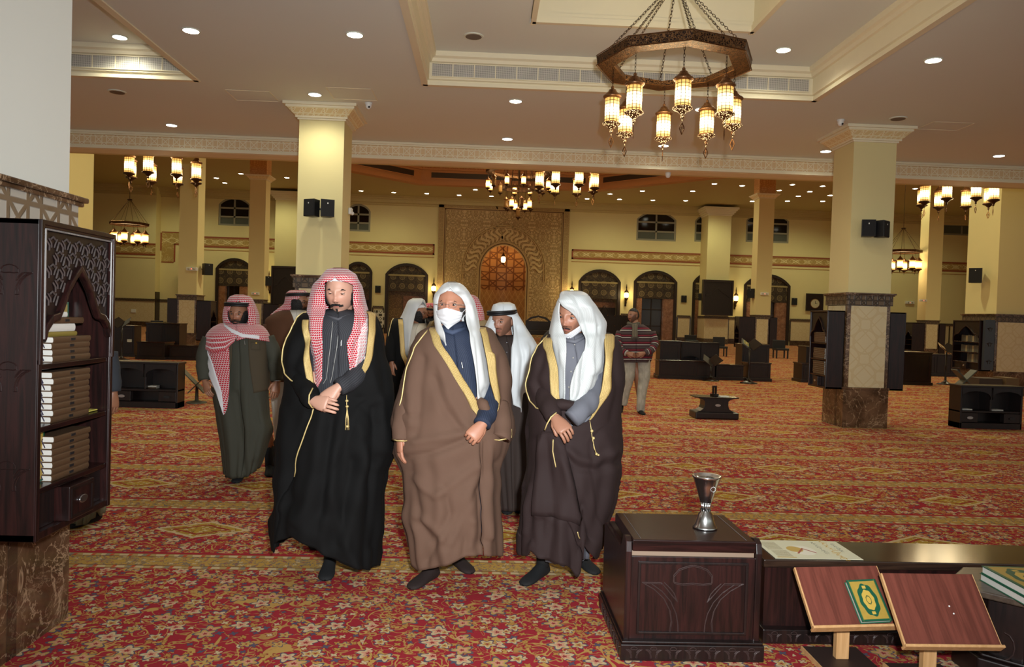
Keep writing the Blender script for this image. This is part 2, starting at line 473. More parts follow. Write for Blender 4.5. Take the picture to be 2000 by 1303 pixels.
# --- columns
def column(cx, cy, near=True, top=ZC, w=.66, wb=.70, zc=2.06, low=.60, cap=True, box_top=None, name='trim'):
    r = empty(name, (cx, cy, 0)); r['kind'] = 'structure'
    h, b = w/2, wb/2
    MB().box(-h, h, -h, h, zc-.02, top).build('shaft', M_white if near == 'white' else M_paint, r)
    m = MB(); m.m = 0; m.box(-b, b, -b, b, 0, low)
    m.box(-b+.015, b-.015, -b+.015, b-.015, low, zc-.17)
    if near: m.m = 2; [m.box(x-.02 if x > 0 else x-.003, x+.003 if x > 0 else x+.02, -.14, -.075, 0, low) for x in (-b, b)]
    m.build('marble_plinth', [M_marble, M_marble, M_marble_dk], r)
    m = MB()
    for (x, y, sx, sy) in [(0, -1, 1, 0), (0, 1, 1, 0), (-1, 0, 0, 1), (1, 0, 0, 1)]:
        a = b-.075
        if sx: m.box(-a, a, y*b-.004 if y > 0 else -b+.0, b if y > 0 else -b+.02, low+.02, zc-.20)
        else: m.box(-b if x < 0 else b-.02, -b+.02 if x < 0 else b, -a, a, low+.02, zc-.20)
    m.build('stone_panel', M_stone_panel, r)
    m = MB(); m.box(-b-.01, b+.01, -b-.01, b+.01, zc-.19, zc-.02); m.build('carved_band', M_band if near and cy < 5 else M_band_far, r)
    m = MB(); m.box(-b-.045, b+.045, -b-.045, b+.045, zc-.025, zc); m.box(-b-.03, b+.03, -b-.03, b+.03, zc-.045, zc-.025)
    m.box(-b-.012, b+.012, -b-.012, b+.012, low-.012, low+.018)
    m.build('marble_ledge', M_marble, r, bevel=.006)
    if cap:
        z = top
        if box_top: z = box_top
        m = MB(); H = .22; o = h+.20
        m.m = 1
        pr = [(h+.05, z-H+.05), (h+.155, z-.07)]
        for (q0, z0), (q1, z1) in zip(pr[:-1], pr[1:]):
            m.add([(-q0, -q0, z0), (q0, -q0, z0), (q0, q0, z0), (-q0, q0, z0), (-q1, -q1, z1), (q1, -q1, z1), (q1, q1, z1), (-q1, q1, z1)], [(0, 1, 5, 4), (1, 2, 6, 5), (2, 3, 7, 6), (3, 0, 4, 7), (0, 3, 2, 1), (4, 5, 6, 7)])
        m.m = 0
        for (q, z0, z1) in [(h+.022, z-H, z-H+.025), (h+.05, z-H+.025, z-H+.05), (h+.165, z-.07, z-.04), (h+.20, z-.04, z)]: m.box(-q, q, -q, q, z0, z1)
        m.build('capital', [M_mould, M_girih_cap], r)
        if box_top:
            MB().box(-h-.02, h+.02, -h-.02, h+.02, box_top, top).build('upper_block', M_ochre, r)
    return r
M_ochre = arabesque('ochre_relief', (196, 140, 82), (226, 182, 120), 1.5)
column(-2.35, 3.46, 'white', name='trim_7')
column(-2.47, 11.78, name='trim_8')
column(5.85, 11.79, name='trim_9')
column(5.85, 3.46, name='trim_10')
column(-10.72, 28.38, False, top=12, cap=False, zc=1.95, low=.55, name='trim_11')
column(-10.72, 36.7, False, top=12, zc=1.95, low=.55, w=.74, box_top=7.75, name='trim_12')
column(13.38, 36.7, False, top=12, zc=1.95, low=.55, w=.74, box_top=7.75, name='trim_13')
column(21.72, 36.7, False, top=12, zc=1.95, low=.55, w=.72, cap=False, name='trim_14')
column(12.85, 18.5, False, top=12, zc=1.95, low=.55, w=1.2, wb=1.26, cap=False, name='trim_15')
column(-10.2, 18.5, False, top=12, zc=1.95, low=.55, w=1.2, wb=1.26, cap=False, name='trim_16')

# --- the hall: far wall with its openings, side walls, high ceiling
YW, ZH = 55., 9.75
def wx(px, py=500): return atY(px, py, YW).x
def wz(px, py): return atY(px, py, YW).z
# windows: (px left, px right, px y top, y spring, y sill at the centre)
WIN = [(427, 489, 385, 398, 441), (676, 724, 398, 411, 452), (1244, 1321.5, 412, 427, 470.5), (1357.5, 1420, 416, 431, 473), (1458, 1542, 414, 429, 474), (1843, 1920, 395, 410, 460)]
DOOR = [(421, 492, 505, 524), (672, 725, 512, 530), (752, 834, 515, 535), (1129, 1210, 527, 549), (1237, 1320, 529, 549), (1352, 1420, 532, 552), (1452, 1541, 536, 556)]
def arch_pts(x0, x1, zs, zt, n=12):
    """segmental arch from the right spring over the crown to the left spring"""
    hw = (x1-x0)/2; h = zt-zs; R = (hw*hw+h*h)/(2*h); cx = (x0+x1)/2; cz = zt-R
    a = math.asin(min(1, hw/R))
    if h > hw: return [(cx+hw*cos(t), zs+h*sin(t)) for t in [pi*k/n for k in range(n+1)]]
    return [(cx+R*sin(a-2*a*k/n), cz+R*cos(a-2*a*k/n)) for k in range(n+1)]
wall = MB(); zcap = 1.95
xl, xr = wx(313), 46.
holes = []
for i, (a, b, t, s, l) in enumerate(WIN):
    y0 = (a+b)/2; holes.append(('w', wx(a, s), wx(b, s), wz(y0, l), wz(a, s)-.02, wz(y0, t)))
for i, (a, b, t, s) in enumerate(DOOR):
    y0 = (a+b)/2; holes.append(('d', wx(a, 600), wx(b, 600), 0., wz(a, s), wz(y0, t)))
# the wall is cut into vertical strips between hole edges
MX0, MX1, MZT = wx(858, 396), wx(1112.8, 404), wz(985, 400)
NX0, NX1 = wx(938, 560), wx(1026.5, 560); NZS, NZT = wz(982, 530), wz(982, 479)
holes.append(('n', NX0, NX1, 0., NZS, NZT))
xs = sorted(set([xl, xr]+[h[1] for h in holes]+[h[2] for h in holes]))
for a, b in zip(xs[:-1], xs[1:]):
    hs = sorted([h for h in holes if h[1] <= a+1e-6 and h[2] >= b-1e-6], key=lambda h: h[3])
    z = 0.
    for h in hs:
        if h[3] > z: wall.box(a, b, YW, YW+.5, z, h[3])
        z = h[5]
        # spandrels beside the arch curve
        pts = arch_pts(h[1], h[2], h[4], h[5], 16)
        def az(x):
            for (p, q), (r_, t_) in zip(pts[:-1], pts[1:]):
                if r_-1e-6 <= x <= p+1e-6: return q+(t_-q)*(p-x)/max(1e-9, p-r_)
            return h[4]
        seg = [(b, az(b))]+[p for p in pts if a+1e-6 < p[0] < b-1e-6]+[(a, az(a))]
        if len(seg) >= 2:
            poly = seg+[(seg[-1][0], h[5]), (seg[0][0], h[5])]
            wall.prism(poly, YW, YW+.5)
    wall.box(a, b, YW, YW+.5, z, ZH+.1)
struct('wall_back', wall, M_paint)
struct('wall_back_lobby', MB().box(-40, 46, YW+3.2, YW+3.4, 0, 6), plain('lobby_wall', (120, 96, 62), .6))
m = MB(); m.box(-45, xl, YW-.8, YW+.5, 0, ZH+.1); struct('wall_left_return', m, M_paint)
m = MB(); m.box(-25, -24.6, 14.2, 20., 0, 12); m.box(-45, -25, 14.2, 14.4, 0, 12); struct('wall_left', m, M_paint)
m = MB(); m.box(45, 45.4, -4, 56, 0, 12); struct('wall_right', m, M_paint)
m = MB(); m.box(-45.4, -45, -4, 56, 0, 12); struct('wall_left_far', m, M_paint)

# wainscot of the far wall: stone between doors, capped with a marble ledge, dark skirting
def solid_spans(x0, x1, extra=()):
    cuts = sorted([(h[1]-.12, h[2]+.12) for h in holes if h[0] == 'd']+[(MX0, MX1)]+list(extra)); out = []; c = x0
    for a, b in cuts:
        if a > c: out.append((c, min(a, x1)))
        c = max(c, b)
    if c < x1: out.append((c, x1))
    return [(a, b) for a, b in out if b-a > .05]
ws, wl, wk = MB(), MB(), MB()
for a, b in solid_spans(xl, xr):
    ws.box(a, b, YW-.05, YW, .36, zcap-.16); wl.box(a, b, YW-.09, YW, zcap-.18, zcap); wk.box(a, b, YW-.07, YW, 0, .36)
    n = max(1, int((b-a)/1.6))
    for k in range(n+1): x = a+(b-a)*k/n; wk.box(x-.05, x+.05, YW-.06, YW, .3, zcap-.1)
yl = YW-.8
ws.box(-45, xl, yl-.05, yl, .36, zcap-.16); wl.box(-45, xl+.04, yl-.09, yl, zcap-.18, zcap); wk.box(-45, xl+.02, yl-.07, yl, 0, .36)
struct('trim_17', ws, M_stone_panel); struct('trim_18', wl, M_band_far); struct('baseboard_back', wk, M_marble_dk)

# painted strapwork frieze
def frieze_mat(FZC):
    g = G('painted_frieze', .6); x, y, z = g.xyz(); u = x*.62; v = (z-5.)*.62
    t = (x/1.7).tri()*4.-1.; v = (z-FZC)/.18; t = (t*1.25).mn(1.).mx(-1.)
    k = 1-((v-t).ab().mn((v+t).ab())).ss(.10, .18); rr_ = ((x/.85).tri()*3.3).op('POWER', 2.)+(v*1.1).op('POWER', 2.); k = k.mx((1-((rr_-.5).ab()).ss(.1, .22))*.7)
    n = (g.noise(2.6, 2, .5, 1.2)-.5).ab(); k2 = (1-n.ss(.012, .03))*.4
    g.col(g.mix(k.mx(k2), lin((176, 146, 82)), lin((228, 212, 160)))); return g.m
M_frieze, M_frieze2 = frieze_mat(6.11), frieze_mat(5.33); M_redline = plain('painted_red_line', (150, 76, 44), .6); M_goldline = plain('painted_ochre_line', (178, 134, 74), .6)
def frieze(x0, x1, z0, z1, y, ends=(0, 0)):
    m = MB(); m.m = 0; m.box(x0, x1, y-.02, y, z0, z1); m.m = 1
    m.box(x0, x1, y-.035, y, z1-.11, z1); m.box(x0, x1, y-.035, y, z0, z0+.11); m.m = 2
    m.box(x0, x1, y-.03, y, z1-.2, z1-.15); m.box(x0, x1, y-.03, y, z0+.15, z0+.2); m.box(x0, x1, y-.03, y, z0-.2, z0-.16)
    m.m = 1
    for e, x in zip(ends, (x0, x1-.11)):
        if e: m.box(x, x+.11, y-.035, y, z0, z1)
    return m
fz1, fz0 = wz(1300, 493), wz(1300, 512)
struct('trim_19', frieze(MX1+.25, xr, fz0, fz1, YW, (1, 0)), [M_frieze, M_redline, M_goldline])
struct('trim_20', frieze(wx(350), MX0-.25, wz(760, 495), wz(760, 474), YW, (1, 1)), [M_frieze, M_redline, M_goldline])
m = frieze(-45, xl, wz(260, 499), wz(260, 476), yl, (0, 0)); m2 = MB()
struct('trim_21', m, [M_frieze2, M_redline, M_goldline])
m = MB(); xa, xb = wx(316, 480), wx(340, 480)
m.m = 0; m.box(xa, xb, YW-.02, YW, wz(330, 511), wz(330, 455)); m.box(xb, wx(352), YW-.02, YW, wz(345, 476), wz(345, 455)); m.m = 1
for q in [(xa-.1, xa, wz(330, 490), wz(330, 455)), (xb, xb+.1, wz(330, 511), wz(330, 476)), (xa, xb, wz(330, 513), wz(330, 511)), (xa, wx(352), wz(340, 455), wz(340, 453)), (xb, wx(352), wz(340, 478), wz(340, 476))]: m.box(q[0], q[1], YW-.035, YW, q[2], q[3])
struct('trim_22', m, [M_frieze, M_redline])
# cornice
m = MB()
for (d, a, b) in [(.6, ZH-.10, ZH), (.42, ZH-.22, ZH-.1), (.3, ZH-.45, ZH-.22), (.12, ZH-.6, ZH-.45)]:
    m.box(xl, xr, YW-d, YW, a, b); m.box(-45, xl, yl-d, yl, a, b)
struct('trim_23', m, plain('hall_cornice', (200, 184, 132), .7))

# hall ceiling with the octagonal drum opening
fa, fb = atZ(823, 361, ZH), atZ(1165, 369, ZH)
ocx = (fa.x+fb.x)/2; oy = (fa.y+fb.y)/2; side = fb.x-fa.x; ap = side*(1+sqrt(2))/2; ocy = oy-ap; Rr = ap/cos(pi/8)
octo = [(ocx+Rr*cos(pi/8+k*pi/4), ocy+Rr*sin(pi/8+k*pi/4)) for k in range(8)]
bm = bmesh.new()
outer = [(-45, 14.2), (50, 14.2), (50, 56), (-45, 56)]
m = MB()
ys = sorted(set([14.2, 56]+[round(p[1], 5) for p in octo]))
def oct_x(y):
    d = abs(y-ocy)
    if d >= ap-1e-6: return side/2
    return ap if d <= side/2 else ap-(d-side/2)
for a, b in zip(ys[:-1], ys[1:]):
    mid = (a+b)/2
    if abs(mid-ocy) > ap: m.prism([(-45, a), (50, a), (50, b), (-45, b)], ZH, ZH+.3, 'z')
    else:
        xa_, xb_ = oct_x(a), oct_x(b)
        m.prism([(-45, a), (ocx-xa_, a), (ocx-xb_, b), (-45, b)], ZH, ZH+.3, 'z')
        m.prism([(ocx+xa_, a), (50, a), (50, b), (ocx+xb_, b)], ZH, ZH+.3, 'z')
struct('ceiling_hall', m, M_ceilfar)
M_drum = arabesque('ochre_drum_relief', (176, 110, 56), (214, 150, 84), .9, .5, .06, .6)
M_drum2 = plain('ochre_drum_band', (196, 140, 88), .6)
def ring(m, q0, q1, z0, z1):
    o = [(ocx+(p[0]-ocx)*q0, ocy+(p[1]-ocy)*q0) for p in octo]; i = [(ocx+(p[0]-ocx)*q1, ocy+(p[1]-ocy)*q1) for p in octo]
    m.strip(o, i, z0, z1, 'z', closed=True)
m = MB(); m.m = 0; ring(m, 1.03, 1.0, ZH+.9, ZH+3.8); m.m = 1; ring(m, 1.03, .985, ZH-.06, ZH+.18); ring(m, 1.03, .995, ZH+.18, ZH+.9); ring(m, 1.03, .985, ZH+.86, ZH+.98)
struct('trim_24', m, [M_drum, M_drum2])
struct('ceiling_drum', MB().prism([(ocx+(p[0]-ocx)*1.03, ocy+(p[1]-ocy)*1.03) for p in octo], ZH+3.8, ZH+4.0, 'z'), M_drum)
M_slot = plain('dark_slot', (60, 48, 34), .5); nslot = 0
for k in range(8):
    (x0, y0), (x1, y1) = octo[k], octo[(k+1) % 8]
    if (y0+y1)/2 < ocy+2: continue
    for t0, t1 in ((.06, .48), (.52, .94)):
        xm, ym = x0+(x1-x0)*(t0+t1)/2, y0+(y1-y0)*(t0+t1)/2
        nx, ny = ocx-(x0+x1)/2, ocy-(y0+y1)/2; L = sqrt(nx*nx+ny*ny)
        nslot += 1; r = empty('slot_diffuser', (xm+nx/L*.08, ym+ny/L*.08, ZH+.38), atan2(y1-y0, x1-x0), 'long dark air slot of the ochre octagonal recess, %s from the right' % ['first', 'second', 'third', 'fourth', 'fifth', 'sixth'][nslot-1], 'air vent', 'air slots around the octagonal recess')
        h = side*(t1-t0)/2
        MB().box(-h, h, -.03, .03, 0, .34).build('slot', M_slot, r)
        mm = MB(); mm.box(-h-.05, h+.05, -.045, .045, -.05, 0); mm.box(-h-.05, h+.05, -.045, .045, .34, .39); mm.build('frame', M_drum2, r)

# --- windows
M_night = plain('night_glass', (16, 16, 16), .08); M_frost = plain('frosted_glass', (86, 92, 82), .4)
for i, h in enumerate([h for h in holes if h[0] == 'w']):
    _, x0, x1, z0, zs, zt = h
    r = empty('window_%d' % (i+1), ((x0+x1)/2, YW, z0)); r['kind'] = 'structure'; cx = (x0+x1)/2; f = .13
    out = [(x1, z0)]+arch_pts(x0, x1, zs, zt, 12)+[(x0, z0)]; inn = [(x1-f, z0+f)]+arch_pts(x0+f, x1-f, zs, zt-f, 12)+[(x0+f, z0+f)]
    m = MB(Matrix.Translation((-cx, -YW, -z0))); m.strip(out, inn, YW+.05, YW+.2, closed=True)
    m.box(cx-.06, cx+.06, YW+.06, YW+.18, z0, zt); zm = z0+(zt-z0)*.31
    for zz in (zm, z0+(zt-z0)*.62): m.box(x0+.05, x1-.05, YW+.06, YW+.18, zz-.06, zz+.06)
    m.build('frame', M_white_frame, r)
    m = MB(Matrix.Translation((-cx, -YW, -z0))); m.m = 0; m.prism([(x1-.05, zm)]+arch_pts(x0+.05, x1-.05, zs, zt-.05, 12)+[(x0+.05, zm)], YW+.12, YW+.14); m.m = 1; m.box(x0+.05, x1-.05, YW+.11, YW+.13, z0+.05, zm)
    m.build('pane', [M_night, M_frost], r)
# --- arched doorways: dark frame, pierced wooden tympanum in two tiers, then marble jambs and doors
def screen_mat():
    g = G('pierced_wood_screen', .5); x, y, z = g.xyz()
    u, v = (x*1.55).fr()-.5, (z*1.55+.2).fr()-.5; r = (u*u+v*v).op('SQRT')
    ringm = ((r-.27).ab().lt(.05)).mx((r-.12).ab().lt(.03)).mx((r).lt(.05)); n = (g.noise(7., 1, .5, 1.)-.5).ab().lt(.03)
    g.col(g.mix(ringm*.8, g.mix(n*.5, lin((44, 32, 22)), lin((104, 88, 58))), lin((120, 104, 74)))); return g.m
M_screen = screen_mat()
g = G('gold_mosaic', .3); v_ = g.vor(14.); g.col(g.mix(E(g.nt, v_.outputs['Distance']).ss(.1, .6), lin((168, 136, 84)), lin((110, 84, 46)))); M_mosaic = g.m
M_pink = marble('pink_marble', (120, 78, 54), (150, 104, 76), (178, 140, 110), .25)
M_framedk = plain('dark_door_frame', (38, 26, 20), .4)
M_doorglass = plain('dark_door_glass', (52, 42, 28), .12)
for i, h in enumerate([h for h in holes if h[0] == 'd']):
    _, x0, x1, z0, zs, zt = h; cx = (x0+x1)/2
    r = empty('door_%d' % (i+1), (cx, YW, 0)); r['kind'] = 'structure'; T = Matrix.Translation((-cx, -YW, 0)); f = .17
    out = [(x1+.03, 0)]+arch_pts(x0-.03, x1+.03, zs, zt+.03, 14)+[(x0-.03, 0)]; inn = [(x1-f, 0)]+arch_pts(x0+f, x1-f, zs, zt-f, 14)+[(x0+f, 0)]
    MB(T).strip(out, inn, YW-.08, YW+.3).build('door_frame', M_framedk, r)
    zt1 = zs-.12; zt0 = zs-1.22
    m = MB(T); m.prism([(x1-f, zs)]+arch_pts(x0+f, x1-f, zs, zt-f, 14)+[(x0+f, zs)], YW+.08, YW+.14); m.box(x0+f, x1-f, YW+.02, YW+.10, zt0, zt1)
    m.build('screen', M_screen, r)
    MB(T).box(x0+f, x1-f, YW-.02, YW+.16, zt1, zs).build('rail', plain('pale_rail', (150, 134, 92), .5), r)
    if i in (1, 2, 3):      # mosaic reveal with a small door
        MB(T).box(x0+f, x1-f, YW+.9, YW+1.0, 0, zt0+.1).build('mosaic_panel', M_mosaic, r)
        dx = x0+(x1-x0)*.72
        m = MB(T); m.box(dx-.95, x1-f, YW+.8, YW+.9, 0, 2.75); m.build('door_surround', M_pink, r)
        m = MB(T); m.box(dx-.6, x1-f, YW+.74, YW+.8, 0, 2.35); m.build('door_leaf', M_framedk, r)
    else:
        m = MB(T); m.box(x0+f, x0+f+.45, YW+.05, YW+.6, 0, zt0+.1); m.box(x1-f-.75, x1-f, YW+.05, YW+.6, 0, zt0+.1); m.build('marble_jamb', M_pink, r)
        m = MB(T); a, b = x0+f+.45, x1-f-.75
        m.box(a, b, YW+.5, YW+.54, 0, zt0+.1); m.build('glass_leaf', M_doorglass, r)
        m = MB(T)
        for xx in (a, (a+b)/2, b): m.box(xx-.04, xx+.04, YW+.45, YW+.56, 0, zt0+.1)
        for zz in (1.1, 2.3): m.box(a, b, YW+.46, YW+.55, zz-.04, zz+.04)
        m.build('leaf_frame', M_framedk, r)

# --- mihrab: a tall carved panel round a deep niche
M_mih = arabesque('mihrab_relief', (168, 136, 86), (222, 194, 142), .62, .6, .07, .9)
M_mih_border = arabesque('mihrab_border', (160, 130, 84), (200, 172, 120), 1.6, .6, .09, .6)
M_mih_plain = plain('mihrab_moulding', (196, 166, 112), .6); M_mih_line = plain('mihrab_dark_line', (104, 66, 32), .6)
def niche_mat():
    g = G('niche_inlay', .5); x, y, z = g.xyz()
    a = (x-1.2)*.8; s = star_lines(a, z-.4, 1., .04); up = z.gt(3.4)
    k = 1-s.ss(.03, .05); c1 = g.mix(k, lin((176, 126, 76)), lin((112, 66, 34)))
    d = ((a*3.).tri()+(z*1.2).tri()); k2 = (d-.5).ab().lt(.05).mx((d-.3).ab().lt(.02)); c2 = g.mix(k2, lin((176, 130, 78)), lin((204, 166, 108)))
    g.col(g.mix(up, c2, c1)); return g.m
M_niche = niche_mat()
r = empty('trim_25', ((MX0+MX1)/2, YW, 0)); r['kind'] = 'structure'; cx = (MX0+MX1)/2; T = Matrix.Translation((-cx, -YW, 0))
ncx = (NX0+NX1)/2; hw = (NX1-NX0)/2
m = MB(T); m.m = 0; yp = YW-.14
m.box(MX0+.55, NX0-.25, yp, YW, 0, MZT-.5); m.box(NX1+.25, MX1-.55, yp, YW, 0, MZT-.5)
o = [(ncx+(hw+.25)*cos(pi*k/24), NZS+(NZT-NZS+.25)*sin(pi*k/24)) for k in range(25)]
top = [(NX1+.25-(2*hw+.5)*k/24, MZT-.5) for k in range(25)]
m.strip(top, o, yp, YW); m.build('carved_panel', M_mih, r)
m = MB(T); b = .36
for q in [(MX0, MX0+b, 0, MZT), (MX1-b, MX1, 0, MZT), (MX0, MX1, MZT-b, MZT)]: m.box(q[0], q[1], YW-.2, YW, q[2], q[3])
m.build('border', M_mih_border, r)
m = MB(T)
for k, (e, mi) in enumerate([(.36, 0), (.42, 1), (.47, 0)]):
    m.m = mi
    for q in [(MX0+e, MX0+e+.05, 0, MZT-e), (MX1-e-.05, MX1-e, 0, MZT-e), (MX0+e, MX1-e, MZT-e-.05, MZT-e)]: m.box(q[0], q[1], YW-.22+.02*k, YW, q[2], q[3])
def archring(m, a, b, y0, y1, z0=0.):
    sc1 = (NZT-NZS+a)/(hw+a)
    o = [(ncx+hw+a, z0)]+[(ncx+(hw+a)*cos(pi*k/24), NZS+(NZT-NZS+a)*sin(pi*k/24)) for k in range(25)]+[(ncx-hw-a, z0)]
    i = [(ncx+hw+b, z0)]+[(ncx+(hw+b)*cos(pi*k/24), NZS+(NZT-NZS+b)*sin(pi*k/24)) for k in range(25)]+[(ncx-hw-b, z0)]
    m.strip(o, i, y0, y1)
m.m = 0; archring(m, .25, .12, YW-.24, YW); m.m = 1; archring(m, .12, .06, YW-.2, YW); m.m = 0; archring(m, .06, -.02, YW-.22, YW)
archring(m, 1.42, 1.36, YW-.2, YW-.1, NZS-.7); archring(m, 1.30, 1.24, YW-.2, YW-.1, NZS-.7)
for s in (-1, 1):   # crossing straps up to the roundel
    q = [(ncx-s*.9, NZT+1.0), (ncx-s*.45, NZT+1.45), (ncx, NZT+1.8), (ncx+s*.45, NZT+2.2), (ncx+s*.62, NZT+2.7), (ncx+s*.4, NZT+3.2), (ncx, NZT+3.4)]
    m.strip([(a+.05, b) for a, b in q], [(a-.05, b) for a, b in q], YW-.2, YW-.1)
m.build('moulding', [M_mih_plain, M_mih_line], r)
m = MB(T)                                              # wavy rays of the arch
for k in range(21):
    a = pi*(k+.5)/21-.0; pts = []
    for j in range(9):
        q = .3+.92*j/8; aa = a+.07*sin(j/8*2*pi)*(1 if cos(a) > 0 else -1)
        pts.append((ncx+(hw+q)*cos(aa), NZS+(NZT-NZS+q)*sin(aa), .045+.06*sin(pi*j/8), aa))
    o = [(p[0]-p[2]*sin(p[3]), p[1]+p[2]*cos(p[3])) for p in pts]; i = [(p[0]+p[2]*sin(p[3]), p[1]-p[2]*cos(p[3])) for p in pts]
    m.strip(o, i, YW-.19, YW-.1)
m.build('ray_moulding', plain('mihrab_rays', (220, 192, 138), .6), r)
m = MB(T); rows = []
zl = [0, .6, 1.2, 2., 2.8, 3.4, 4., NZS]+[NZS+(NZT-NZS)*sin(pi/2*k/10) for k in range(1, 11)]
for z in zl:
    k = 1. if z <= NZS else sqrt(max(0, 1-((z-NZS)/(NZT-NZS))**2))
    rows.append([(ncx-hw*k*cos(pi*j/18), YW-.02+1.5*hw*.75*k*sin(pi*j/18), z) for j in range(19)])
m.grid(rows).build('niche', M_niche, r, smooth=True, fix=False)

# --- piers standing before the far wall
for i, (a, b) in enumerate([(1381, 1426), (536, 584)]):
    x0, x1 = atY(a, 500, 53.3).x, atY(b, 500, 53.3).x; n = 26+i
    r = empty('trim_%d' % n, ((x0+x1)/2, 54.1, 0)); r['kind'] = 'structure'; h = (x1-x0)/2
    MB().box(-h, h, -.8, .9, 1.9, ZH-.3).build('shaft', M_paint, r)
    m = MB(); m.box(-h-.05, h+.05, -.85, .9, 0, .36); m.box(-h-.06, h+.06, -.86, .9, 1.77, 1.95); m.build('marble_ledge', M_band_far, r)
    MB().box(-h-.03, h+.03, -.83, .9, .36, 1.77).build('stone_panel', M_stone_panel, r)
    m = MB()
    for k in range(5): q = h+.05+.09*k; m.box(-q, q, -.85-.09*k, .9, ZH-.75+.11*k, ZH-.62+.11*k)
    m.build('capital', M_mould, r)
# downlights -----------------------------------------------------
M_lens = emis('downlight_lens', (255, 250, 232), 14.); M_rim = plain('downlight_rim', (222, 226, 210), .4)
M_lensf = emis('hall_downlight_lens', (255, 250, 228), 16.)
dl = None
def downlight(p, r0, far, label, group):
    z = p.z; n = 20 if not far else 10
    r = empty('downlight', (p.x, p.y, z), label=label, cat='ceiling light', group=group)
    m = MB(); m.lathe([(r0*1.16, -.002), (r0*1.14, -.012), (r0, -.012), (r0*.97, -.004)], n); m.build('rim', M_rim, r)
    MB().lathe([(r0*.97, -.010), (r0*.9, -.013)], n).build('lens', M_lensf if far else M_lens, r)
    return r
LOW = [((693, 67), 'round downlight in the low ceiling between the two coffers'), ((373, 59), 'round downlight beside the slanting edge of the left coffer'), ((1823, 117), 'round downlight at right, beyond the chandelier coffer'),
       ((1370, 213), 'round downlight seen just behind the chandelier lanterns, below the air grille'), ((1296, 284), 'round downlight half hidden by the lowest chandelier lantern'), ((1007, 197), 'round downlight below the left half of the long air grille'),
       ((991, 271), 'round downlight nearest the beam, left of the chandelier'), ((615, 184), 'round downlight in front of the capital of the left column'), ((335, 244), 'round downlight near the beam at far left, left of the left column'),
       ((1613, 295), 'round downlight beside the capital of the right column'), ((1951, 304), 'round downlight near the beam at far right')]
for (p, lab) in LOW:
    q = atZ(*p, ZC); downlight(q, .085, False, lab, 'downlights of the low ceiling')
    lamp('SPOT', 'downlight_beam', (q.x, q.y, ZC-.03), 52, (1, .97, .76), .08, spot=2.6, blend=.8, target=(q.x, q.y, 0))
q = atZ(234, 72, ZC+.4); downlight(q, .085, False, 'round downlight inside the left ceiling coffer', 'downlights of the low ceiling'); lamp('SPOT', 'downlight_beam', (q.x, q.y, ZC+.37), 62, (1, .95, .72), .08, spot=2.6, blend=.8, target=(q.x, q.y, 0))
q = atZ(1530, 97, ZC+.4); downlight(q, .085, False, 'round downlight inside the middle coffer, right of the chandelier ring', 'downlights of the low ceiling'); lamp('SPOT', 'downlight_beam', (q.x, q.y, ZC+.37), 62, (1, .95, .72), .08, spot=2.6, blend=.8, target=(q.x, q.y, 0))
S8 = lambda x, y: (820+x/2.439, 300+y/2.439)
HALL = [S8(*p) for p in [(33, 190), (187, 198), (265, 172), (341, 203), (797, 215), (906, 192), (951, 218), (1060, 178), (1110, 222), (1266, 224), (1300, 179), (1403, 144), (1535, 153), (1584, 227), (1712, 175), (1751, 226), (1775, 148), (1803, 203), (1858, 181), (1919, 155), (1919, 227), (1955, 199)]]
HALL += [(130+x/2.985, 280+y/2.985) for x, y in [(873, 202), (1017, 177), (923, 231), (1284, 200), (1717, 277), (1908, 286)]]+[(1787.7, 368.5), (1854, 368), (1800, 357)]
def nth(i): return ['first', 'second', 'third', 'fourth', 'fifth', 'sixth', 'seventh', 'eighth', 'ninth', 'tenth', 'eleventh', 'twelfth'][i] if i < 12 else '%dth' % (i+1) if i not in (20, 21, 22, 30) else {20: '21st', 21: '22nd', 22: '23rd', 30: '31st'}[i]
for i, p in enumerate(HALL):
    q = atZ(*p, ZH)
    if q.y > YW-.3: q.y = YW-.5
    downlight(q, .15, True, 'small bright downlight in the high hall ceiling, %s from the left' % nth(sorted(HALL).index(p)), 'downlights of the hall ceiling')
for x in (-21, -14, -7, 8.5, 15, 22, 29):
    lamp('SPOT', 'hall_downlight_beam', (x, 50.5, ZH-.1), 350, (.95, .95, .56), .3, spot=2.7, blend=.7, target=(x, 51.2, 0))
for x in (-20, -4, 8, 20, 34):
    for y in (19, 28, 37): lamp('SPOT', 'hall_downlight_beam', (x, y, ZH-.1), (760 if y < 30 else 460), (.97, .92, .56), .3, spot=2.7, blend=.7, target=(x, y, 0))
# round ceiling speakers
def ceil_speaker(px, z, label):
    q = atZ(*px, z); r = empty('ceiling_speaker', (q.x, q.y, z), label=label, cat='speaker')
    MB().lathe([(.125, -.001), (.12, -.012), (.10, -.014)], 20).build('rim', M_rim, r)
    MB().lathe([(.10, -.015), (.06, -.012), (.01, -.011)], 20).build('grille', plain('speaker_grille', (112, 100, 88), .7), r)
ceil_speaker((925, 70), ZC+.4, 'round grey ceiling speaker inside the middle coffer')
ceil_speaker((229, 179), ZC, 'round ceiling speaker just beyond the left coffer')
ceil_speaker((1754, 231), ZC, 'round ceiling speaker above the capital of the right column')
def dome_cam(px, label, yaw):
    q = atZ(*px, ZC); q = atZ(px[0], px[1]-6, ZC); r = empty('dome_camera', (q.x, q.y, ZC), yaw, label, 'security camera')
    MB().lathe([(.055, 0), (.055, -.02), (.045, -.03), (.045, -.05), (.036, -.075), (.02, -.09), (.004, -.095)], 16).build('housing', M_whitepl, r, smooth=True)
    MB().sphere((.012, -.034, -.066), .016, 10, 6).build('camera_lens', M_blackpl, r, smooth=True)
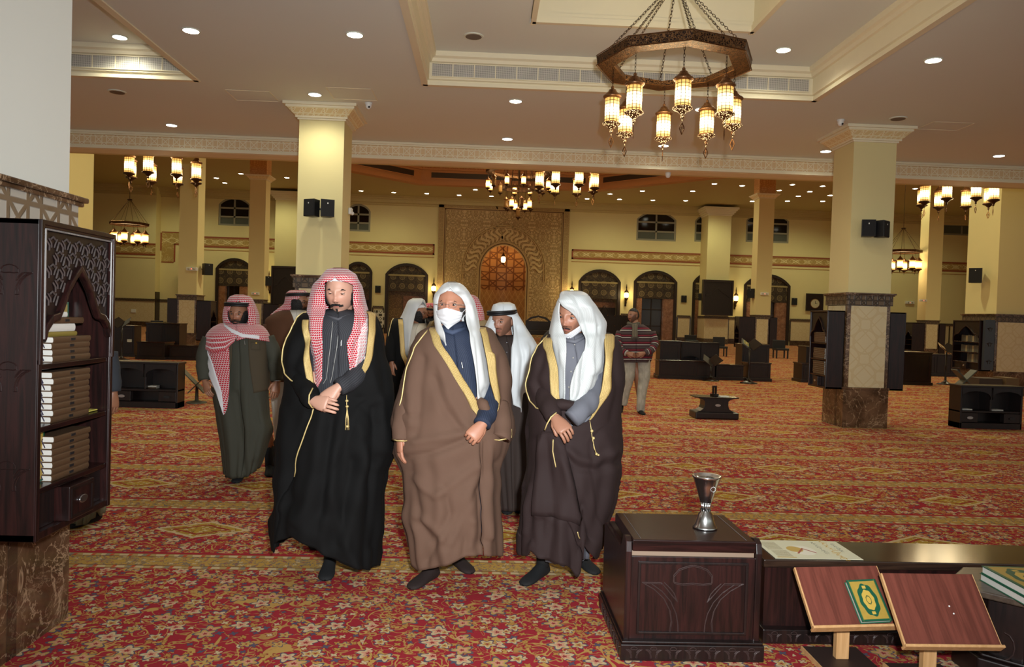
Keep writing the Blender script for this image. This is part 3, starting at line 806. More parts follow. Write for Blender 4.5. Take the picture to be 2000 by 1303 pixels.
q = atY(1305, 335, 14.0); r = empty('dome_camera', (q.x, 14.0, 4.26), 0, 'small white dome under the big beam, below the chandelier lanterns', 'security camera'); MB().lathe([(.05, 0), (.05, -.03), (.045, -.06), (.03, -.09), (.004, -.10)], 14).build('housing', M_whitepl, r, smooth=True)
dome_cam((720, 207), 'white dome security camera beside the capital of the left column', 0); dome_cam((1642, 240), 'white dome security camera beside the capital of the right column', 0)
# ================================================================ chandeliers
g = G('lantern_glass_lattice', .4); x, y, z = g.xyz('Generated')
v_ = g.nt.nodes.new('ShaderNodeTexVoronoi'); v_.feature = 'DISTANCE_TO_EDGE'; ang = (y-.5).op('ARCTAN2', x-.5)/(2*pi)
g.nt.links.new(g.vec(ang*12., z*7.5, 0.), v_.inputs['Vector']); v_.inputs['Scale'].default_value = 1.; v_.inputs['Randomness'].default_value = .0
mk = E(g.nt, v_.outputs[0]).ss(.06, .12); hz = ((z-.45)*(z-.45)*-17.).op('EXPONENT')
tint = g.mix(hz, lin((255, 190, 92)), lin((255, 236, 196)))
g.col(g.mix(mk, lin((70, 44, 22)), lin((230, 190, 120)))); g.emit(tint, (mk*.95+.05)*(hz*5.+.55)); M_lantern = g.m
g = G('hall_lantern_glass', .4); x, y, z = g.xyz('Generated'); hz = ((z-.5)*(z-.5)*-12.).op('EXPONENT')
g.col(lin((220, 170, 90))); g.emit(g.mix(hz, lin((255, 170, 70)), lin((255, 230, 180))), hz*5.+.7); M_lantern2 = g.m
M_unlit = plain('unlit_lantern_glass', (150, 116, 66), .3)
def pierced():
    g = G('pierced_copper', .45, .7); n = g.vor(46., 'DISTANCE_TO_EDGE'); k = E(g.nt, n.outputs[0]).ss(.02, .09)
    n2 = (g.noise(26., 2, .5, 1.2)-.5).ab().ss(.02, .06)
    g.col(g.mix(k*n2, lin((120, 84, 50)), lin((30, 16, 10)))); g.bump(k*n2, .6, .004); return g.m
M_pierced = pierced(); M_brassd = plain('dark_brass', (66, 46, 30), .4, .8, .2, 40)
g = G('pierced_brass_cap', .35, .75); n = g.vor(90., 'F1'); g.col(g.mix(E(g.nt, n.outputs['Distance']).lt(.28), lin((140, 100, 66)), lin((40, 24, 14)))); M_cap = g.m
g = G('pierced_brass_base', .4, .6); n = g.vor(70., 'F1'); kk = E(g.nt, n.outputs['Distance']).lt(.34)
g.col(g.mix(kk, lin((120, 82, 52)), lin((255, 220, 160)))); g.emit(lin((255, 214, 150)), kk*1.6); M_base = g.m

def make_lantern(r=.083, h=.27, parent=None, loc=(0, 0, 0), detail=True, glass=None, simple=False):
    """glass from z=0 (bottom) to z=h, hanging at loc"""
    n = 20 if detail else 10
    L = MB().lathe([(r, 0), (r, h*.25), (r, h*.5), (r, h*.75), (r, h)], n).build('lantern_glass', glass or M_lantern, parent, smooth=True, loc=loc)
    # cap (pierced dome with a finial) and base belong to the lantern
    k = r/.083
    MB().lathe([(r*1.0, h), (r*1.22, h+.008*k), (r*1.30, h+.022*k), (r*1.22, h+.034*k), (r*.95, h+.04*k), (r*.9, h+.055*k), (r*.62, h+.075*k), (r*.48, h+.10*k), (r*.2, h+.112*k), (r*.24, h+.125*k), (r*.2, h+.138*k), (r*.06, h+.145*k), (r*.04, h+.175*k)], n).build('cap', M_cap, L, smooth=True)
    MB().lathe([(r*.04, -.165*k), (r*.05, -.13*k), (r*.2, -.123*k), (r*.24, -.112*k), (r*.2, -.10*k), (r*.16, -.093*k), (r*.5, -.065*k), (r*.85, -.042*k), (r*1.15, -.036*k), (r*1.3, -.024*k), (r*1.22, -.01*k), (r*1.05, -.002*k)], n).build('base', M_base if detail else M_brassd, L, smooth=True)
    if not simple:
        m = MB()            # leaf-shaped pendant
        o = [(0, -.165), (.018, -.19), (.03, -.215), (.032, -.235), (.02, -.26), (.008, -.285), (0, -.30), (-.008, -.285), (-.02, -.26), (-.032, -.235), (-.03, -.215), (-.018, -.19)]
        o = [(a*k, b*k) for a, b in o]; c = (0, -.228*k); i = [(c[0]+(a-c[0])*.72, c[1]+(b-c[1])*.78) for a, b in o]
        m.strip(o, i, -.003, .003, closed=True)
        m.tube([(0, 0, -.16*k), (0, 0, -.30*k)], .003, 4); m.tube([(-.026*k, 0, -.225*k), (.026*k, 0, -.225*k)], .003, 4); m.tube([(-.016*k, 0, -.2*k), (.016*k, 0, -.25*k)], .002, 4); m.tube([(.016*k, 0, -.2*k), (-.016*k, 0, -.25*k)], .002, 4)
        m.build('pendant', M_brass, L)
    return L
def chain(m, a, b, r=.011, wire=.0028, links=None):
    a, b = Vector(a), Vector(b); L = (b-a).length; n = links or max(2, int(L/.034)); t = (b-a).normalized()
    q = t.orthogonal().normalized(); w2 = t.cross(q)
    for i in range(n):
        c = a+t*(L*(i+.5)/n); u = q if i % 2 else w2; hl = L/n*.72
        pts = [c+t*(hl*cos(2*pi*j/8))+u*(r*sin(2*pi*j/8)) for j in range(9)]
        m.tube(pts, wire, 4, caps=False)
def chandelier(name, c, R, zr, ang0, label, group, lr=.083, lh=.27, rl=None, hook=.85, ztop=5.38, detail=True, drop=None, glass=None):
    root = empty(name, (c[0], c[1], zr), label=label, cat='chandelier', group=group)
    A = [ang0+k*pi/4 for k in range(8)]
    def P(r_, z_): return [(r_*cos(a), r_*sin(a), z_) for a in A]
    Ri = R*.775; hh = R*.125
    m = MB(); loops = [P(R, hh*.9), P(R*.985, 0.), P(Ri, -.004), P(Ri, hh*.55), P(Ri*1.03, hh*.6), P(R*.985, hh)]
    m.grid(loops+[loops[0]], closed=True); m.build('ring', M_pierced, root)
    m = MB(); rr = R*.012
    for k in range(8):
        j = (k+1) % 8
        for r_, z_ in ((R, 0.), (R, hh), (Ri, 0.)):
            a, b = A[k], A[j]; m.tube([(r_*cos(a), r_*sin(a), z_), (r_*cos(b), r_*sin(b), z_)], rr*.55, 4)
    m.build('ring_edging', M_brass, root)
    m = MB(); top = (0, 0, hook)
    for k in range(8):
        p = ((R*.92)*cos(A[k]), (R*.92)*sin(A[k]), hh)
        q = (.03*cos(A[k]), .03*sin(A[k]), hook)
        if detail: chain(m, p, q)
        else: m.tube([p, q], .008, 4)
    m.build('chains', M_brassd, root)
    m = MB(); m.lathe([(.10*R/.87, hook-.03), (.11*R/.87, hook), (.10*R/.87, hook+.03)], 10); m.tube([(0, 0, hook), (0, 0, ztop-zr)], .012, 6); m.lathe([(.02, ztop-zr-.08), (.09, ztop-zr-.02), (.09, ztop-zr)], 12); m.build('hanger', M_brassd, root)
    rl = rl or R*.775
    proto = None; drop = drop or .39
    for k in range(8):
        a = A[k]-.05; dz = -drop-lh+.07*((k*5) % 3-1)*(lr/.083)*.0
        loc = (rl*cos(a), rl*sin(a), dz)
        if proto is None: proto = L = make_lantern(lr, lh, root, loc, detail, glass, simple=glass is not None); L.rotation_euler.z = .3
        else: L = copy_tree(proto, root); L.location = loc; L.rotation_euler.z = k*1.1
        m = MB(); kk = lr/.083
        if detail: chain(m, (0, 0, lh+.17*kk), (0, 0, -dz), .008, .0022)
        else: m.tube([(0, 0, lh+.17*kk), (0, 0, -dz)], .007, 4)
        m.build('chain', M_brassd, L)
    return root
ND = (1.84, 7.72)
chandelier('octagonal_chandelier', (ND[0], ND[1]), .785, 4.10, math.radians(-92), 'large copper octagonal ring chandelier with eight lattice lanterns, hanging nearest in the middle coffer', 'octagonal ring chandeliers', ztop=ZC+.82, drop=.32, lr=.073, lh=.235)
lamp('POINT', 'chandelier_glow', (ND[0], ND[1], 3.72), 26, (1, .80, .46), .45)
for (px, ym, Y, lab) in [(320, 331, 16.2, 'ring chandelier cut off by the beam, between the left pier and the left column'), (1107, 354, 17.6, 'ring chandelier cut off by the beam, right of the tiered chandelier'), (1869, 379, 15.8, 'ring chandelier cut off by the beam, at far right beyond the right column')]:
    q = atY(px, ym, Y)
    chandelier('octagonal_chandelier', (q.x, q.y), .87, q.z+.285+.135, math.radians(-95+20*(px == 1107)), lab, 'octagonal ring chandeliers', ztop=ZH, detail=False, drop=.285, lr=.092, lh=.30).rotation_euler.z = .1
    lamp('POINT', 'chandelier_glow', (q.x, q.y, q.z), 40, (1, .80, .46), .5)
for (px, pyr, Y, lab) in [(252.5, 440, 37., 'small distant ring chandelier on a long rod at far left'), (1763, 494, 37., 'small distant ring chandelier on a long rod, just right of the right column')]:
    q = atY(px, pyr, Y)
    chandelier('octagonal_chandelier', (q.x, q.y), .88, q.z, .2, lab, 'octagonal ring chandeliers', ztop=ZH if px > 1000 else ZH, detail=False, hook=1.2, lr=.13, lh=.36, rl=.72, drop=.42, glass=M_lantern2)
    lamp('POINT', 'chandelier_glow', (q.x, q.y, q.z-.6), 45, (1, .80, .46), .5)
# the tiered chandelier under the drum
YT = 37.; q0 = atY(1014, 350, YT)
root = empty('tiered_chandelier', (q0.x, q0.y, q0.z), label='tiered chandelier with small cylinder lanterns before the carved niche wall', cat='chandelier')
def at_(px, py): p = atY(px, py, YT); return p.z-q0.z
zA, zB = at_(1014, 339), at_(1014, 371)
for R, zz, hh in ((1.62, zA, .12), (.80, zB, .12)):
    m = MB(); o = [(R*cos(k*pi/6), R*sin(k*pi/6)) for k in range(12)]; i = [(a*.82, b*.82) for a, b in o]; m.strip(o, i, zz, zz+hh, 'z', closed=True); m.build('ring', M_pierced, root)
m = MB()
for k in range(12):
    a = k*pi/6; m.tube([(1.5*cos(a), 1.5*sin(a), zA+.1), (.2*cos(a), .2*sin(a), zA+2.6)], .015, 4); m.tube([(.75*cos(a), .75*sin(a), zB+.1), (.55*cos(a), .55*sin(a), zA+.6)], .012, 4)
m.tube([(0, 0, zB), (0, 0, ZH+3.8-q0.z)], .03, 6); m.build('chains', M_brassd, root)
pl = pu = None
def tier(R, z, n, rot, lit):
    global pl, pu
    for k in range(n):
        a = rot+2*pi*k/n; on = lit(k)
        if on:
            if pl is None: pl = make_lantern(.10, .34, root, (0, 0, 0), False, M_lantern2, True); L = pl
            else: L = copy_tree(pl, root)
        else:
            if pu is None: pu = make_lantern(.10, .36, root, (0, 0, 0), False, M_unlit, True); L = pu
            else: L = copy_tree(pu, root)
        L.location = (R*cos(a), R*sin(a), z)
tier(1.5, zA-.75, 12, .1, lambda k: k % 3 != 1)
tier(.62, at_(1014, 407), 8, .2, lambda k: k in (1, 2, 5, 7)); tier(.001, at_(1014, 424), 1, 0, lambda k: False)
m = MB(); m.tube([(0, 0, zB), (0, 0, at_(1014, 414))], .012, 4)
for k in range(8): a = .2+2*pi*k/8; m.tube([(.62*cos(a), .62*sin(a), zB), (.62*cos(a), .62*sin(a), at_(1014, 407)+.5)], .01, 4)
for k in range(12): a = .1+2*pi*k/12; m.tube([(1.5*cos(a), 1.5*sin(a), zA), (1.5*cos(a), 1.5*sin(a), zA-.3)], .01, 4)
m.build('hangers', M_brassd, root)
lamp('POINT', 'chandelier_glow', (q0.x, q0.y, q0.z+1.2), 420, (1, .80, .48), .8)

# wall lanterns
def sconce(px, py, Y, label, scale=1.):
    q = atY(px, py, Y); r = empty('wall_lantern', (q.x, Y, q.z), label=label, cat='wall lamp', group='wall lanterns of the far wall'); s = scale
    MB().sphere((0, -.28, 0), .17*s, 12, 8, (1, 1, 1.25)).build('glass_globe', M_sconce, r, smooth=True)
    m = MB(); m.lathe([(.03*s, -.62*s), (.05*s, -.5*s), (.03*s, -.42*s), (.10*s, -.3*s), (.16*s, -.22*s), (.12*s, -.16*s)], 10, (0, -.28, 0)); m.lathe([(.12*s, .17*s), (.18*s, .23*s), (.08*s, .34*s), (.03*s, .45*s), (.05*s, .52*s), (.012, .8*s)], 10, (0, -.28, 0)); m.build('lantern_frame', M_brassd, r, smooth=True)
    m = MB(); m.tube([(0, 0, -.55*s), (0, -.14, -.62*s), (0, -.28, -.5*s)], .025*s, 5); m.box(-.07*s, .07*s, -.03, 0, -.8*s, -.2*s); m.build('bracket', M_brassd, r)
    lamp('POINT', 'wall_lantern_glow', (q.x, Y-.75, q.z), 26, (1, .80, .42), .15)
M_sconce = emis('sconce_glow', (255, 214, 140), 9.)
sconce(527.5, 551, 54.9, 'lit wall lantern at left, between a thin column and the dark cabinet'); sconce(847.5, 564, 54.85, 'lit wall lantern just left of the carved niche panel')
sconce(1116, 571, 54.85, 'wall lantern just right of the carved niche panel'); sconce(1222, 577, 54.9, 'lit wall lantern between the two arched doors right of the niche'); sconce(1435, 583, 54.9, 'lit wall lantern right of the black wall cabinet')
q = atY(983, 507, 55.6); r = empty('niche_lantern', (q.x, q.y, q.z), label='small lit lantern hanging in the prayer niche', cat='hanging lamp')
MB().lathe([(.10, -.22), (.16, -.1), (.16, .12), (.10, .2)], 12).build('glass_globe', M_sconce, r, smooth=True)
m = MB(); m.lathe([(.12, .2), (.17, .24), (.06, .4), (.02, .5)], 10); m.lathe([(.02, -.4), (.08, -.28), (.12, -.22)], 10); m.tube([(0, 0, .45), (0, 0, NZT-q.z-.05)], .015, 5); m.build('lantern_frame', M_brassd, r)
lamp('POINT', 'niche_glow', (q.x, 54.9, q.z-.2), 22, (1, .68, .36), .2)

# ================================================================ things on walls and columns
def speaker(loc, rz, label, s=(.20, .16, .26), arm=(0, .12, 0), tilt=0., grp=None):
    r = empty('wall_speaker', loc, rz, label, 'speaker', grp)
    w_, d_, h_ = s
    m = MB(); m.prism([(-w_/2, 0), (w_/2, 0), (w_/2*.7, d_), (-w_/2*.7, d_)], -h_/2, h_/2, 'z'); m.build('cabinet', M_blackpl, r, bevel=.006)
    MB().box(-w_/2+.01, w_/2-.01, -.008, 0, -h_/2+.01, h_/2-.01).build('grille', plain('speaker_cloth', (20, 21, 24), .8, bump=.3, scale=40), r)
    MB().box(-.008, .008, -.011, -.008, h_/2-.07, h_/2-.05).build('badge', M_whitepl, r)
    if arm: MB().tube([(0, d_-.02, 0), (arm[0], d_+arm[1], arm[2])], .014, 6).build('bracket', M_blackpl, r)
    return r
fl, fr_ = 11.45, 11.46
q = atY(603, 405, fl-.22); speaker((q.x, q.y, q.z), -.5, 'black speaker on the left column, left one of the pair', (.20, .16, .25), (.1, .1, 0), grp='speakers on the two near columns')
q = atY(640, 406, fl-.22); speaker((q.x, q.y, q.z), .35, 'black speaker on the left column, right one of the pair', (.20, .16, .25), (-.06, .1, 0), grp='speakers on the two near columns')
q = atY(1697, 445, fr_-.22); speaker((q.x, q.y, q.z), -.25, 'black speaker on the right column, left one of the pair', (.20, .16, .25), (.1, .1, 0), grp='speakers on the two near columns')
q = atY(1732, 447, fr_-.22); speaker((q.x, q.y, q.z), .7, 'black speaker on the right column, right one of the pair', (.20, .16, .25), (-.1, .06, 0), grp='speakers on the two near columns')
for (px, py, Y, s, rz, lab, ax) in [(408, 526, 28.3, .42, .9, 'small black speaker on the right side of the left hall column', 'r'), (524, 549, 36.7, .45, .9, 'small black speaker on the side of the thin left column with the ochre block', 'r'),
        (1466, 573, 36.6, .45, -.9, 'small black speaker on the left side of the thin right column', 'l'), (1905, 538, 18.3, .36, -.7, 'black speaker on the left side of the large right pier', 'l'),
        (738, 565, 54.9, .5, 0, 'small black speaker on the far wall left of the arched door with gold mosaic', 'n'), (1336, 584, 54.9, .5, 0, 'small black speaker on the far wall right of the second arched door', 'n'),
        (1552, 589, 54.9, .5, 0, 'small black speaker on the far wall, left of the clock board', 'n'), (1369, 580, 53.6, .5, -.7, 'small black speaker left of the black wall cabinet on the right pier', 'l')]:
    q = atY(px, py, Y); speaker((q.x, q.y, q.z), rz, lab, (s*.8, s*.6, s), {'r': (-.1, .2, 0), 'l': (.1, .2, 0), 'n': None}[ax] if ax != 'n' else None)
r_ = atX(683, 413, -2.13); r = empty('motion_sensor', (-2.14, r_.y, r_.z), label='white box detector on the side of the left column', cat='sensor')
m = MB(); m.box(0, .05, -.07, .07, -.05, .05); m.build('case', M_whitepl, r, bevel=.01); MB().sphere((.05, 0, -.03), .03, 10, 6).build('dome', M_whitepl, r, smooth=True)
M_led = emis('red_indicator', (255, 60, 40), 2.)
for (px, py, Y, w_, lab) in [(375, 525.5, 27.98, .38, 'white emergency light on the left hall column'), (499, 573.5, 36.3, .36, 'white emergency light on the thin left column with the ochre block'), (1493, 574, 36.3, .38, 'white emergency light on the thin right column'), (1777, 591, 54.9, .62, 'white emergency light on the far wall right of the right column'), (1803, 587, 36.3, .34, 'small white emergency light beside the right hall column')]:
    q = atY(px, py, Y); r = empty('emergency_light', (q.x, Y, q.z), label=lab, cat='emergency light')
    MB().box(-w_/2, w_/2, -.06, .11 if Y > 37 else .08, -w_*.16, w_*.16).build('case', M_whitepl, r, bevel=.01)
    m = MB(); m.sphere((-w_*.25, -.065, 0), w_*.09, 8, 6); m.sphere((w_*.25, -.065, 0), w_*.09, 8, 6); m.build('lamp_head', plain('dull_lamp', (170, 168, 150), .3), r); MB().sphere((0, -.062, 0), .014, 6, 4).build('indicator', M_led, r)
q = atY(260.5, 607, 54.1); tag(MB().box(q.x-.16, q.x+.16, 54.1, 54.2, q.z-.12, q.z+.12).build('wall_socket', M_whitepl), 'white socket plate on the stone wainscot at far left', 'socket')
# black cabinets / boards high on the piers
def board(px0, px1, py0, py1, Y, label, cat, arch=True):
    a, b = atY(px0, py0, Y), atY(px1, py1, Y); w_ = b.x-a.x; h_ = a.z-b.z; r = empty('wall_cabinet', ((a.x+b.x)/2, Y+.35, b.z), label=label, cat=cat)
    m = MB(); m.box(-w_/2, w_/2, -.30, 0, 0, h_); m.build('cabinet_body', M_woodl, r)
    m = MB(); m.strip([(-w_/2, 0), (w_/2, 0), (w_/2, h_), (-w_/2, h_)], [(-w_/2+.12, .12), (w_/2-.12, .12), (w_/2-.12, h_-.12), (-w_/2+.12, h_-.12)], -.36, -.28, closed=True); m.build('frame', M_wood, r)
    if arch:
        p = [(-w_*.4, h_*.55), (-w_*.25, h_*.58), (-w_*.12, h_*.70), (0, h_*.76), (w_*.12, h_*.66), (w_*.3, h_*.56), (w_*.4, h_*.5)]
        m = MB(); m.strip([(x, z+.06) for x, z in p], p, -.35, -.29); m.build('arch_rail', M_wood, r)
    return r
board(1374, 1431, 546, 617, 53.0, 'black wooden wall cabinet with an arched rail on the right far pier', 'cabinet')
board(530, 584, 519, 606, 53.0, 'black wooden wall cabinet on the left far pier, behind the man in the brown jacket', 'cabinet')
q0_, q1_ = atY(1576, 573, 54.8), atY(1608, 608, 54.8); r = empty('clock_board', ((q0_.x+q1_.x)/2, 54.95, (q0_.z+q1_.z)/2), label='dark square board with a round white clock on the far wall', cat='clock')
w_ = (q1_.x-q0_.x)/2; h_ = (q0_.z-q1_.z)/2
MB().box(-w_, w_, -.12, 0, -h_, h_).build('board', M_woodl, r)
m = MB(); m.lathe([(.36, 0), (.36, .03), (.32, .04)], 24); o = m.build('clock_rim', M_brass, r); o.rotation_euler.x = pi/2; o.location = (0, -.12, -.1)
m = MB(); m.lathe([(.31, .03), (.31, .055)], 24); o = m.build('clock_face', plain('clock_face', (190, 180, 150), .5), r); o.rotation_euler.x = pi/2; o.location = (0, -.12, -.1)
m = MB(); m.box(-.012, .012, -.19, -.177, -.1, .1); m.box(0, .15, -.19, -.177, -.11, -.09); m.build('clock_hand', M_blackpl, r)
# black radiator-like panel behind the left hall column
a, b = atY(350, 535, 54.6), atY(356, 572, 54.6); tag(MB().box(a.x, b.x+.3, 54.6, 54.95, b.z, a.z).build('notice_board', M_woodl), 'tall dark panel on the far wall just left of the left hall column', 'board')
a = atY(308, 570, 54.3); o_ = MB().box(xl+.005, xl+.06, 54.25, 54.9, 0, a.z).build('door_9', M_framedk); o_['kind'] = 'structure'

# ================================================================ furniture
def tulip(m, T, s, r, both=True):
    """engraved lotus motif; T maps (u,v) -> point; s scales; tube radius r"""
    L = [[(-.38, -.34), (-.38, -.2), (-.28, -.08), (-.12, -.02), (0, 0), (.12, -.02), (.28, -.08), (.38, -.2), (.38, -.34)],
         [(-.38, -.34), (-.2, -.37), (0, -.35), (.2, -.37), (.38, -.34)],
         [(-1, -.35), (-.62, -.35), (-.5, -.48), (-.4, -.6), (-.30, -.7)], [(-.56, -.35), (-.44, -.46), (-.36, -.56), (-.30, -.70)],
         [(-1, -.35), (-.76, -.48), (-.56, -.66), (-.44, -.88), (-.40, -1.1), (-.43, -1.32), (-.25, -1.32)], [(-.82, -.37), (-.6, -.52), (-.42, -.72), (-.31, -.95), (-.27, -1.15), (-.26, -1.32)]]
    for p in L:
        for sg in ((1, -1) if p[0][0] != -p[-1][0] else (1,)):
            m.tube([T(sg*u*s, v*s) for u, v in p], r, 4)
# ---- wall bookcase: local front faces -Y, back at y=0, centred on x, bottom at z=0
def bookcase(loc, rz, label, W=.60, D=.26, Hh=1.27, detail=True):
    r = empty('bookcase', loc, rz, label, 'bookcase'); w_ = W/2; t = .022
    m = MB(); m.box(-w_, -w_+t, -D, 0, .0, Hh); m.box(w_-t, w_, -D, 0, 0, Hh); m.box(-w_, w_, -.012, 0, 0, Hh); m.box(-w_, w_, -D, 0, Hh-t, Hh); m.box(-w_, w_, -D, 0, .0, .03)
    m.build('carcass', M_wood, r, bevel=.003)
    for z in (.205, .45, .70): MB().box(-w_+t, w_-t, -D+.004, -.012, z-.022, z).build('shelf', M_woodh, r, bevel=.003)
    # moulded face frame
    m = MB(); m.m = 0
    for (o, d, i) in [(0, D+.012, .02), (.018, D+.004, .012)]:
        m.strip([(-w_+o, .70), (-w_+o, Hh-o), (w_-o, Hh-o), (w_-o, .70)], [(-w_+o+i, .70), (-w_+o+i, Hh-o-i), (w_-o-i, Hh-o-i), (w_-o-i, .70)], -d, -D)
    for s in (-1, 1): m.box(s*w_-(.024 if s > 0 else 0), s*w_+(0 if s > 0 else .024), -D-.006, -D, .0, .72)
    m.build('face_frame', M_wood, r, bevel=.003)
    m = MB()
    if detail:
        for s in (-1, 1): m.tube([(s*(w_-.034), -D-.007, .80), (s*(w_-.034), -D-.007, Hh-.035)], .004, 5)
        m.tube([(-w_+.034, -D-.007, Hh-.035), (w_-.034, -D-.007, Hh-.035)], .004, 5); m.build('bead', M_bead, r)
    # carved apron with an ogee arch cut into its lower edge
    z0, z1 = .80, Hh-.04; wi = w_-.035
    arch = [(-wi, .80), (-wi*.95, .84), (-wi*.8, .875), (-wi*.62, .885), (-wi*.5, .93), (-wi*.34, 1.0), (-wi*.16, 1.05), (0, 1.085)]
    arch += [(-a, b) for a, b in reversed(arch[:-1])]
    topl = [(a, z1) for a, _ in arch]
    MB().strip(topl, arch, -D+.006, -D+.02).build('apron', M_woodl, r)
    m = MB(); m.strip([(a*1.0, b+.022) for a, b in arch], [(a*.97, b-.008) for a, b in arch], -D-.014, -D+.012); m.build('ogee_arch', M_wood, r, bevel=.004)
    m = MB()
    if detail:
        rows_, cols_ = 7, 5
        for i in range(rows_):
            for j in range(-3, 4):
                cx = j*.098+(.049 if i % 2 else 0); cz = z1-.018-i*.055
                if abs(cx) > wi-.02: continue
                zb = min(b for a, b in arch if abs(a-cx) < .09)+.03
                k = max(b for a, b in arch if abs(a-cx) < .055)+.022
                if cz-.05 < k: continue
                for s in (-1, 1):
                    m.tube([(cx+s*.009, -D+.004, cz-.045), (cx+s*.014, -D+.002, cz-.028), (cx+s*.030, -D+.004, cz-.010)], .0035, 4)
                    m.tube([(cx+s*.026, -D+.004, cz-.058), (cx+s*.030, -D+.001, cz-.038), (cx+s*.044, -D+.004, cz-.020)], .0042, 4)
                m.tube([(cx-.016, -D+.003, cz-.012), (cx, -D+.002, cz-.002), (cx+.016, -D+.003, cz-.012)], .0045, 4)
        m.build('carving', M_carve, r)
    # drawers
    for i, (a, b) in enumerate([(-w_+.024, -.105), (-.10, .10), (.105, w_-.024)]):
        if i == 1:
            d = MB().box(a, b, -D-.03, -D+.12, .03, .175).build('drawer', M_wood, r, bevel=.004)
            m = MB(); m.strip([(a+.012, .04), (b-.012, .04), (b-.012, .165), (a+.012, .165)], [(a+.022, .05), (b-.022, .05), (b-.022, .155), (a+.022, .155)], -D-.034, -D-.028, closed=True); m.build('moulding', M_woodl, d)
            hd = MB(); n = 16
            o = [(.034*cos(2*pi*k/n)*(1.0), .105+.017*sin(2*pi*k/n)) for k in range(n)]; hd.prism(o, -D-.038, -D-.03); hd.build('handle', M_steel, d, bevel=.003)
        else:
            MB().box(a, b, -D+.03, -D+.045, .03, .183).build('drawer', M_woodl, r, bevel=.003)
    if detail:      # engraved side
        m = MB()
        for zc_ in (1.09, .71, .32):
            T = lambda u, v, zc_=zc_: (-w_-.001, -D/2-.02+u, zc_+v)
            tulip(m, T, .088, .0022)
            m2 = m
        m.build('side_carving', M_groove2, r)
    return r
M_bead = plain('polished_edge', (150, 148, 146), .25, .4); M_carve = plain('carved_wood_relief', (70, 62, 60), .3, .0); M_groove2 = plain('engraved_line', (40, 27, 26), .25)
near_case = bookcase((-2.0, 3.355, .60), pi/2, 'tall dark carved bookcase full of brown books on the near left pillar')
bookcase((5.5, 11.79, .58), -pi/2, 'bookcase with brown books on the left side of the right column', .62, .26, 1.2, False)
bookcase((6.2, 11.79, .58), pi/2, 'dark bookcase on the right side of the right column, seen edge-on', .62, .24, 1.2, False)
bookcase((12.22, 18.5, .56), -pi/2, 'bookcase with grey and cream books on the large right pier', 1.05, .3, 1.22, False)
bookcase((-10.38, 28.38, .30), pi/2, 'dark bookcase on the right side of the left hall column', .62, .5, 1.45, False)
bookcase((-11.06, 28.38, .05), -pi/2, 'dark bookcase on the left side of the left hall column', .62, .35, 1.75, False)
bookcase((-10.35, 36.7, .1), pi/2, 'dark bookcase on the right side of the thin left column', .7, .7, 1.65, False)
bookcase((13.02, 36.7, .35), -pi/2, 'dark bookcase on the left side of the thin right column', .7, .75, 1.5, False)
bookcase((13.75, 36.7, .35), pi/2, 'dark bookcase on the right side of the thin right column', .7, .35, 1.5, False)
bookcase((21.36, 36.7, .3), -pi/2, 'dark bookcase on the left side of the far right hall column', .7, .6, 1.5, False)
bookcase((22.09, 36.7, .3), pi/2, 'dark narrow bookcase on the right side of the far right hall column', .7, .3, 1.5, False)
r = empty('glazed_panel', (12.21, 17.88, .6), label='narrow blue-grey engraved panel between the bookcase and the corner of the right pier', cat='panel')
MB().box(-.24, -.0, -.02, .06, 0, 1.2).build('panel', plain('blue_grey_panel', (62, 68, 78), .35), r)
m = MB()
for zz in (1.02, .66, .24): tulip(m, lambda u, v, zz=zz: (-.12+u, -.024, zz+v), .07, .004)
m.build('side_carving', M_woodl, r)

# books -------------------------------------------------------------
M_spine = plain('brown_book_cloth', (82, 60, 40), .5, 0, .12, 30); M_page = plain('book_pages', (206, 204, 196), .7, var=.03, scale=60)
M_green = plain('green_book_cover', (28, 92, 66), .45); M_goldc = plain('gilt_book_cover', (196, 164, 74), .45, .2, .15, 60); M_olive = plain('olive_book_cloth', (128, 112, 50), .5); M_rib = plain('violet_ribbon', (52, 46, 66), .6)
def flat_book(loc, rz, L, D, t, cover, label, group, name='book', cat='book', ribbon=False, embl=True):
    """lying book: spine along local x on the -y side, pages on the ends"""
    r = empty(name, loc, rz, label, cat, group)
    m = MB(); m.box(-L/2, L/2, -D/2+.004, D/2, 0, .0025); m.box(-L/2, L/2, -D/2+.004, D/2, t-.0025, t)
    n = 6; o = [(-D/2+.006-.006*sin(pi*k/n), t/2-t/2*cos(pi*k/n)) for k in range(n+1)]; i = [(y+.003, z) for y, z in o]
    m.strip(o, i, -L/2, L/2, 'x'); m.build('cover', cover, r)
    MB().box(-L/2+.004, L/2-.004, -D/2+.005, D/2-.005, .0025, t-.0025).build('pages', M_page, r)
    if embl: m = MB(); m.box(-.016, .016, -D/2-.0012, -D/2+.002, t*.3, t*.7); m.build('spine_label', M_blackpl, r)
    if ribbon: MB().tube([(-L/2+.001, -D/4, t*.6), (-L/2-.006, -D/4, t*.3), (-L/2-.004, -D/4-.012, -.02)], .0022, 4).build('ribbon', M_rib, r)
    return r
